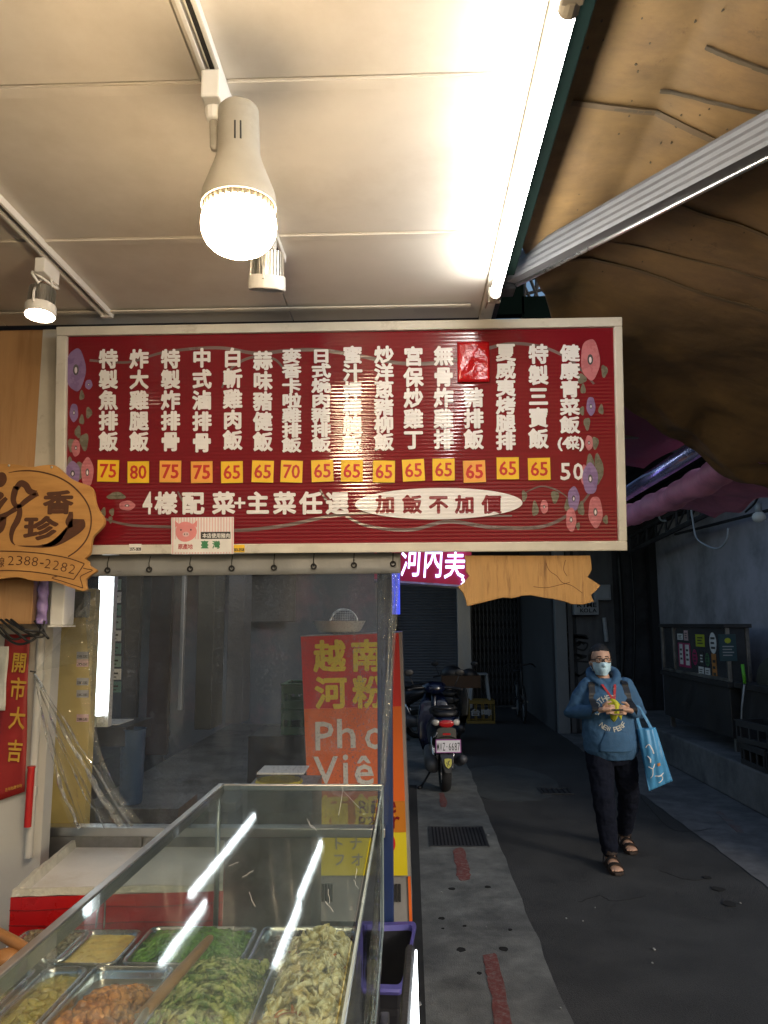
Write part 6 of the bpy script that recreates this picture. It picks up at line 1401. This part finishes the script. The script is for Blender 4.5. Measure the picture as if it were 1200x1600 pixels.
# ================================================================ THE PERSON
from mathutils.bvhtree import BVHTree
M_skin = mat('skin', (.55, .33, .23), .5, var=.06, scale=12); M_hood = mat('blue_hoodie_cotton', (.045, .12, .23), .85, var=.16, scale=14, bump=.25, bscale=160, col2=(.045, .115, .22), mscale=7)
M_trs = mat('dark_trouser_cloth', (.007, .009, .018), .9, spec=.15, var=.2, scale=10, bump=.2, bscale=120); M_hair = mat('black_hair', (.01, .009, .009), .55, var=.3, scale=60, bump=.6, bscale=90)
M_mask = mat('pale_blue_mask', (.55, .78, .9), .7, var=.05); M_sand = mat('sandal_brown', (.035, .022, .017), .7, var=.2)
ff, bf = G(957, 1358), G(980, 1327)
PY0 = (ff.y + bf.y) / 2 - .08; PX0 = W(951, 1150, PY0).x
PM_ = T((PX0, PY0, 0))
man = thing('person', 'person in blue hoodie, glasses and pale blue mask walking with a yellow pouch', 'person', M=PM_)
def L(p): return Vector((p.x - PX0, p.y - PY0, p.z))
ffl, bfl = L(ff), L(bf)
def ring(cx, cy_, z, rx, ry, n=24): return [(cx + rx * math.cos(2 * math.pi * k / n), cy_ + ry * math.sin(2 * math.pi * k / n), z) for k in range(n)]
def rings(b, rows): b.loft([ring(*r_) for r_ in rows])
HX = -.042
# joints
hipL, hipR = Vector((-.085, 0, .84)), Vector((.095, .02, .84))
aL, aR = Vector((ffl.x, ffl.y + .05, .10)), Vector((bfl.x, bfl.y + .05, .12))
kL, kR = hipL.lerp(aL, .5) + Vector((-.015, -.05, .02)), hipR.lerp(aR, .5) + Vector((.03, -.06, .0))
sL, sR = Vector((-.16, .01, 1.298)), Vector((.16, .01, 1.298))
eL, eR = Vector((-.272, .04, 1.10)), Vector((.258, .05, 1.09))
wL, wR = Vector((-.125, -.20, 1.145)), Vector((.135, -.19, 1.14))
def fused(b, name, m, vox, smooth=6, disp=None):
    o = b.build(name, m, man, local=True, smooth=True)
    r_ = o.modifiers.new('fuse', 'REMESH'); r_.mode = 'VOXEL'; r_.voxel_size = vox; r_.use_smooth_shade = True
    if smooth: s_ = o.modifiers.new('smooth', 'SMOOTH'); s_.iterations = smooth; s_.factor = .5
    if disp:
        tx_ = bpy.data.textures.new(name + '_folds', 'CLOUDS'); tx_.noise_scale = disp[1]; tx_.noise_depth = 2
        d_ = o.modifiers.new('folds', 'DISPLACE'); d_.texture = tx_; d_.strength = disp[0]; d_.mid_level = .5; d_.texture_coords = 'LOCAL'
    return o
def bvh(o):
    dg = bpy.context.evaluated_depsgraph_get(); return BVHTree.FromObject(o, dg)
# --- body
b = MB()
rings(b, [(HX, -.045, 1.398, .026, .03), (HX, -.048, 1.408, .042, .042), (HX, -.04, 1.43, .058, .066), (HX, -.03, 1.46, .067, .084), (HX, -.02, 1.50, .0735, .094), (HX, -.015, 1.54, .075, .098), (HX, -.008, 1.575, .070, .09), (HX, -.002, 1.602, .054, .07), (HX, 0, 1.618, .03, .04)])
b.tube([(HX, .02, 1.43), (-.02, .02, 1.36), (0, .02, 1.28)], [.054, .056, .075], 18)
b.ell((HX, -.122, 1.478), (.014, .018, .02), 10, 8); b.ell((HX, -.108, 1.505), (.009, .012, .03), 10, 8)
for s in (-1, 1): b.ell((HX + s * .076, .0, 1.495), (.010, .02, .03), 12, 8)
rings(b, [(.0, .01, .78, .12, .1), (0, .01, .88, .16, .115), (0, .01, 1.0, .165, .12), (0, .01, 1.15, .165, .115), (0, .015, 1.27, .16, .1), (0, .02, 1.33, .1, .07)])
for s_, e_, w_ in ((sL, eL, wL), (sR, eR, wR)): b.tube([s_, s_.lerp(e_, .5), e_, e_.lerp(w_, .4), w_], [.05, .045, .038, .037, .026], 14, round_ends=True)
for h_, k_, a_ in ((hipL, kL, aL), (hipR, kR, aR)):
    b.tube([h_, h_.lerp(k_, .5), k_, k_.lerp(a_, .35), a_, a_ - Vector((0, 0, .05))], [.088, .075, .055, .054, .036, .036], 14, round_ends=True)
for a_, dz in ((aL, 0), (aR, 0)):
    b.tube([(a_.x, a_.y + .03, .055), (a_.x, a_.y - .04, .055), (a_.x, a_.y - .12, .043), (a_.x, a_.y - .165, .038)], [(.034, .03), (.038, .034), (.045, .022), (.043, .016)], 14, round_ends=True)
    for k in range(5): b.tube([(a_.x - .034 + .017 * k, a_.y - .16, .037), (a_.x - .036 + .0178 * k, a_.y - .205 + .006 * abs(k - 1.5), .034)], .0088, 8, round_ends=True)
# hands: palm, four fingers closed on the pouch, thumb on top
for s, w_ in ((1, wL), (-1, wR)):
    pc = w_ + Vector((s * .042, -.035, .012)); d = Vector((s * .9, -.35, .12)).normalized()
    b.tube([w_, w_.lerp(pc, .5), pc, pc + d * .03], [(.024, .022), (.033, .022), (.038, .021), (.034, .017)], 12, round_ends=True)
    for k in range(4):
        q = pc + Vector((s * .018, -.012, .028 - .0185 * k)); ln = (.9, 1.0, .95, .75)[k]
        b.tube([q, q + Vector((s * .026, -.016, .003)) * ln, q + Vector((s * .052, -.010, .001)) * ln, q + Vector((s * .066, .008, -.001)) * ln], [.0095, .009, .0082, .007], 8, round_ends=True)
    q = pc + Vector((-s * .005, -.012, .032)); b.tube([q, q + Vector((s * .022, -.018, .022)), q + Vector((s * .05, -.016, .026))], [.0115, .0105, .0085], 8, round_ends=True)
body = fused(b, 'body', M_skin, .0042, 2)
# --- hoodie
b = MB()
rings(b, [(.012, .0, .765, .178, .14), (.012, .0, .785, .19, .15), (.012, -.01, .83, .208, .17), (.008, -.015, .93, .213, .18), (.004, -.01, 1.05, .206, .172), (0, 0, 1.16, .198, .158), (0, .005, 1.25, .188, .138), (0, .01, 1.31, .155, .108), (-.005, .012, 1.35, .105, .085), (-.01, .015, 1.372, .085, .075)])
for s_, e_, w_ in ((sL, eL, wL), (sR, eR, wR)):
    q = e_.lerp(w_, .9)
    b.tube([s_ - (e_ - s_) * .1, s_.lerp(e_, .25), s_.lerp(e_, .6), e_ + Vector((0, .012, 0)), e_.lerp(w_, .3), e_.lerp(w_, .6), q], [.060, .066, .063, .061, .055, .049, .044], 18, round_ends=True)
    b.tube([q, e_.lerp(w_, .98)], [.042, .037], 16, round_ends=True)
hp = spline([(-.03, -.085, 1.305), (-.088, -.05, 1.355), (-.115, .03, 1.40), (-.075, .10, 1.425), (-.015, .12, 1.43), (.05, .10, 1.425), (.085, .03, 1.40), (.06, -.05, 1.352), (.01, -.085, 1.305)], 5)
b.tube(hp, [.022 + .022 * math.sin(math.pi * i / (len(hp) - 1)) for i in range(len(hp))], 12, round_ends=True)
b.ell((-.01, .14, 1.35), (.12, .06, .08), 14, 10)
hood = fused(b, 'hoodie', M_hood, .0065, 5, (.014, .06))
# --- trousers
b = MB()
rings(b, [(.01, .01, .72, .12, .11), (.01, .01, .78, .178, .13), (.01, .01, .86, .18, .13), (.01, .01, .92, .17, .125)])
for h_, k_, a_ in ((hipL, kL, aL), (hipR, kR, aR)):
    b.tube([h_ + Vector((0, 0, -.0)), h_.lerp(k_, .35), h_.lerp(k_, .75), k_, k_.lerp(a_, .3), k_.lerp(a_, .7), a_ + (k_ - a_) * .06], [.103, .105, .09, .082, .076, .066, .058], 18, round_ends=True)
tr_ = fused(b, 'trousers', M_trs, .0065, 4, (.025, .07))
# --- hair: a cap of short hair that leaves the forehead free
b = MB()
def hairf(u, v):
    a = 2 * math.pi * u; t_ = v * 1.0; z = 1.632 - .0; front = max(0, -math.sin(a))
    ft = min(1, max(0, (front - .05) / .4)); low = 1.478 + .104 * ft * ft * (3 - 2 * ft); zz = 1.637 - (1.637 - low) * v
    kk = math.sqrt(max(0, 1 - ((zz - 1.515) / .122) ** 2)) if zz > 1.515 else 1 - .25 * (1.515 - zz) / .06
    n_ = 1 + .03 * noise.noise(Vector((math.cos(a) * 9, math.sin(a) * 9, zz * 60)))
    return (HX + .0855 * kk * math.cos(a) * n_, .002 + .103 * kk * math.sin(a) * n_, zz + .004 * noise.noise(Vector((u * 60, v * 20, 2))))
b.grid(hairf, 64, 22); hr = b.build('hair', M_hair, man, local=True, smooth=True, solid=.008)
BB = bvh(body); HH = bvh(hood)
def onto(B, x, z, off=.003, y0=-1.0):
    h_ = B.ray_cast(Vector((x, y0, z)), Vector((0, 1, 0))); return Vector((x, (h_[0].y if h_[0] is not None else -.05) - off, z))
# --- mask with pleats and ear loops
b = MB()
def maskf(u, v):
    x = HX + (u - .5) * (.142 - .05 * v * v); z = 1.497 - .096 * v - .006 * (1 - (2 * u - 1) ** 2) * (v - .5)
    p = onto(BB, min(max(x, HX - .0665), HX + .0665), z, .004); k = 1 - (2 * u - 1) ** 2
    y = min(p.y, -.062 + .075 * (2 * u - 1) ** 4 - .03 * (1 - v) * 0)
    y = min(y, -.128 * k ** .5 * (1 - .35 * max(0, v - .6)) + .0) - .004 - .0028 * (abs((v * 4) % 1 - .5)) * k
    return (x, max(y, p.y - .05) if abs(u - .5) < .45 else p.y, z)
b.grid(maskf, 30, 28); mk = b.build('face_mask', M_mask, man, local=True, smooth=True, solid=.0022)
b = MB()
for s in (-1, 1):
    for z in (1.492, 1.43): b.tube(spline([(HX + s * .066, -.05, z), (HX + s * .079, -.02, 1.48 + (z - 1.46) * .6), (HX + s * .083, .015, 1.50 + (z - 1.46) * .3)], 4), .0014, 5)
b.build('ear_loop', M_mask, mk, local=True)
# --- glasses, eyes, brows
for s in (-1, 1):
    p = onto(BB, HX + s * .031, 1.517, 0); b = MB(); b.ell((p.x, p.y + .0055, p.z), (.012, .008, .0058), 14, 10); ey = b.build('eye', mat('eye_white', (.6, .57, .54), .25), man, local=True, smooth=True)
    b = MB(); b.ell((p.x, p.y - .0005, p.z), (.0052, .003, .0052), 12, 8); b.build('iris', mat('iris_dark', (.015, .01, .008), .2), ey, local=True, smooth=True)
    b = MB(); b.tube([tuple(onto(BB, HX + s * (.014 + .011 * k), 1.537 + (.004, .007, .006, .001)[k], .001)) for k in range(4)], [.003, .0042, .0036, .002], 6); b.build('eyebrow', M_hair, man, local=True)
b = MB(); gy = onto(BB, HX, 1.51, 0).y - .004
for s in (-1, 1):
    n = 22; b.tube([(HX + s * .0335 + .0285 * math.copysign(abs(math.cos(a)) ** .6, math.cos(a)), gy + .012 * abs(math.cos(a) * (1 if s * math.cos(a) > 0 else 0)), 1.514 + .0175 * math.copysign(abs(math.sin(a)) ** .7, math.sin(a))) for a in [2 * math.pi * k / n for k in range(n)]], .0032, 6, closed=True)
    b.tube([(HX + s * .061, gy + .012, 1.519), (HX + s * .0785, gy + .05, 1.52), (HX + s * .0815, .01, 1.51)], .003, 6)
b.tube([(HX - .006, gy, 1.517), (HX, gy - .003, 1.519), (HX + .006, gy, 1.517)], .0028, 6)
gl_ = b.build('glasses', M_blk, man, local=True, smooth=True)
# --- print, pocket, lanyard laid on the hoodie
b = MB()
def arc(text, cx, cz_, rad, a0, a1, h, flip):
    n = len(text)
    for i, ch in enumerate(text):
        if ch == ' ': continue
        a = R(a0 + (a1 - a0) * i / (n - 1)); x, z = cx + rad * math.cos(a), cz_ + rad * math.sin(a); ro = a - math.pi / 2 + (math.pi if flip else 0)
        g = MB(); put(g, ch, T((x, z, 0)) @ Matrix.Rotation(ro, 4, 'Z'), h * .78, h, .03, fit=True); o = len(b.v)
        b.v += [tuple(onto(HH, v[0], v[1], .004)) for v in g.v]; b.f += [tuple(i_ + o for i_ in f) for f in g.f]
arc('ANOTHER', -.012, 1.115, .118, 178, 78, .040, False); arc('NEW PERF', -.012, 1.115, .112, 228, 318, .036, True)
for s in (-1, 1):
    x0 = -.012 + s * .13; z0 = 1.175; n = 10; q = [(x0 + (.018 if k % 2 == 0 else .007) * math.cos(math.pi / 2 + k * math.pi / 5), z0 + (.018 if k % 2 == 0 else .007) * math.sin(math.pi / 2 + k * math.pi / 5)) for k in range(10)]
    pass
b.build('chest_print', mat('print_cream', (.58, .57, .5), .8), hood, local=True)
b = MB()
def pock(u, v):
    w_ = .125 - .045 * max(0, (v - .35) / .65); x = .012 + (2 * u - 1) * w_; z = .835 + .15 * v; return tuple(onto(HH, x, z, .007 - .006 * (abs(2 * u - 1) ** 6)))
b.grid(pock, 20, 14); b.build('pocket', M_hood, hood, local=True, smooth=True, solid=.004)
M_lan = mat('lanyard_red', (.42, .02, .025), .6, var=.3, scale=60, col2=(.6, .5, .4), mscale=55, mask=(.6, .64))
b = MB()
for pts in ([(-.072, 1.362), (-.05, 1.32), (-.025, 1.28), (.0, 1.235), (.012, 1.2)], [(.045, 1.362), (.04, 1.32), (.032, 1.28), (.022, 1.235), (.016, 1.2)]):
    P = [onto(HH, x, z, .005) for x, z in pts]; P[0].y += .02
    b.loft([[p + Vector((-.0095, 0, 0)), p + Vector((.0095, 0, 0)), p + Vector((.0095, -.002, 0)), p + Vector((-.0095, -.002, 0))] for p in [Vector(q) for q in spline(P, 5)]])
b.build('lanyard', M_lan, man, local=True)
# --- sandals
for a_ in (aL, aR):
    b = MB()
    sole = [(a_.x + x, a_.y + y) for x, y in [(-.03, .07), (-.042, .03), (-.038, -.04), (-.052, -.12), (-.05, -.19), (-.025, -.225), (.02, -.225), (.047, -.19), (.05, -.12), (.038, -.04), (.04, .03), (.03, .07), (0, .082)]]
    b.prism([tuple(v) for v in spl3(sole)] if False else sole, .022, z0=.004); sd_ = b.build('sandal', M_sand, man, local=True, bevel=.005)
    for k, (y0_, y1_, z_) in enumerate(((-.165, -.125, .066), (-.085, -.05, .088), (.0, .02, .12))):
        b = MB(); ym = (y0_ + y1_) / 2; wd_ = (y1_ - y0_) / 2 + .008
        P = [Vector((a_.x + .053 * math.cos(t_), a_.y + ym + (.05 if k == 2 else 0) * math.sin(t_) * 0, .02 + (z_ - .02) * math.sin(t_) ** .8)) for t_ in [math.pi * j / 10 for j in range(11)]]
        b.loft([[p + Vector((0, -wd_, 0)), p + Vector((0, wd_, 0)), p * 1 + Vector((0, wd_, .005)), p + Vector((0, -wd_, .005))] for p in P]); b.build('strap', M_sand, sd_, local=True)
    b = MB(); n = 20; b.loft([[(a_.x + (.047 + e) * math.cos(2 * math.pi * j / n), a_.y + .005 + (.052 + e) * math.sin(2 * math.pi * j / n), z_) for j in range(n)] for e, z_ in ((0, .095), (.004, .1), (.004, .125), (0, .13))], caps=False, closed=False); b.build('ankle_strap', M_sand, sd_, local=True, solid=.004)
# --- backpack, tote bag, pouch: carried things
bk = thing('backpack', 'black backpack on the shoulders of the walking person', 'backpack', M=PM_)
b = MB(); rings(b, [(0, .235, .93, .12, .05), (0, .25, .96, .145, .08), (0, .255, 1.1, .15, .09), (0, .245, 1.25, .14, .08), (0, .23, 1.32, .1, .05)]); b.build('pack', M_blk, bk, local=True, smooth=True)
for s in (-1, 1):
    P = [Vector((s * .115, .17, 1.33)), Vector((s * .125, .06, 1.375)), Vector((s * .13, -.05, 1.35))] + [onto(HH, s * (.13 + .005 * k), 1.31 - .05 * k, .008) for k in range(4)] + [onto(HH, s * .15, 1.10, -.012)]
    P[2] = onto(HH, s * .128, 1.335, .008)
    b = MB(); b.loft([[p + Vector((-.024, 0, 0)), p + Vector((.024, 0, 0)), p + Vector((.024, -.007, .003)), p + Vector((-.024, -.007, .003))] for p in [Vector(q) for q in spline(P, 4)]]); b.build('strap', M_blk, bk, local=True)
tb = thing('tote_bag', 'light blue plastic tote bag hanging from the forearm of the person', 'tote bag', M=PM_)
M_bag = mat('blue_bag_plastic', (.075, .30, .55), .35, var=.15, scale=7, bump=.5, bscale=18)
c4 = [Vector((.185, -.13, 1.0)), Vector((.325, -.13, 1.012)), Vector((.43, -.13, .62)), Vector((.25, -.13, .545))]
def bagf(s):
    def f(u, v):
        p = c4[0].lerp(c4[1], u).lerp(c4[3].lerp(c4[2], u), v); e = (math.sin(math.pi * u) ** .5) * min(1, (1 - v) * 6) * (.4 + .6 * math.sin(math.pi * min(1, v + .1)))
        p.y += s * (.045 * e + .004 * math.sin(19 * u + 5 * v)) ; return p
    return f
b = MB(); b.grid(bagf(-1), 22, 26); b.grid(bagf(1), 22, 26); b.build('sack', M_bag, tb, local=True, smooth=True, solid=.002)
for s in (-1, 1):
    b = MB(); p0, p1 = c4[0].lerp(c4[1], .2) + Vector((0, s * .015, -.02)), c4[0].lerp(c4[1], .8) + Vector((0, s * .015, -.02)); tp_ = Vector((.205, -.085, 1.155))
    P = spline([p0, p0.lerp(tp_, .6) + Vector((-.012, 0, 0)), tp_ + Vector((0, s * .01, .012)), p1.lerp(tp_, .6) + Vector((.012, 0, 0)), p1], 6)
    b.loft([[p + Vector((-.011, 0, 0)), p + Vector((.011, 0, 0)), p + Vector((.011, -.003, .002)), p + Vector((-.011, -.003, .002))] for p in [Vector(q) for q in P]]); b.build('handle', M_bag, tb, local=True)
b = MB(); f_ = bagf(-1)
for pts, w_ in [([(.2, .3), (.35, .26), (.45, .34), (.48, .42)], .009), ([(.2, .45), (.27, .5), (.25, .55)], .01), ([(.15, .62), (.3, .66), (.42, .6)], .008), ([(.3, .66), (.25, .76), (.15, .8)], .007), ([(.35, .8), (.55, .82), (.7, .8)], .009), ([(.6, .82), (.62, .9), (.45, .93)], .008)]:
    P = [Vector(f_(*q)) - Vector((0, .003, 0)) for q in spline([Vector((u, v)) for u, v in pts], 5)]
    b.loft([[p + Vector((0, 0, -w_ / 2)), p + Vector((w_ / 2, 0, 0)), p + Vector((0, -.001, w_ / 2)), p + Vector((-w_ / 2, -.001, 0))] for p in P])
b.build('bag_print', M_labw, tb, local=True)
b = MB(); f2 = bagf(-1)
b.grid(lambda u, v: Vector(f2(.52 + .14 * u, .60 + .05 * v)) - Vector((0, .003, 0)), 4, 3); b.build('orange_mark', M_orx, tb, local=True)
M_pch = mat('lime_yellow_cloth', (.55, .55, .03), .6, var=.2, scale=18, bump=.5, bscale=40)
po = thing('yellow_pouch', 'crumpled yellow pouch with a dark phone held in both hands of the person', 'pouch', M=PM_)
b = MB()
def pouch(s):
    def f(u, v):
        x = -.06 + (.03 * (1 - v)) + (.135 - .06 * (1 - v)) * u; z = 1.085 + (.125 + .025 * math.sin(5 * u)) * v - .02 * math.sin(7 * u) * (1 - v); y = -.245 + s * (.016 * math.sin(math.pi * u) ** .5 * math.sin(math.pi * v) ** .5 + .004 * noise.noise(Vector((u * 6, v * 5, s)))) + .03 * abs(2 * u - 1)
        return (x, y, z)
    return f
b.grid(pouch(-1), 20, 16); b.grid(pouch(1), 20, 16); b.build('cloth', M_pch, po, local=True, smooth=True, solid=.0015)
b = MB(); b.bb((-.04, -.272, 1.15), (.05, -.262, 1.162)); b.build('phone_edge', M_blk, po, local=True, bevel=.003)
b = MB(); b.bb((-.03, -.266, 1.118), (.05, -.258, 1.128)); b.build('zip', M_ylo if False else M_brn, po, local=True)
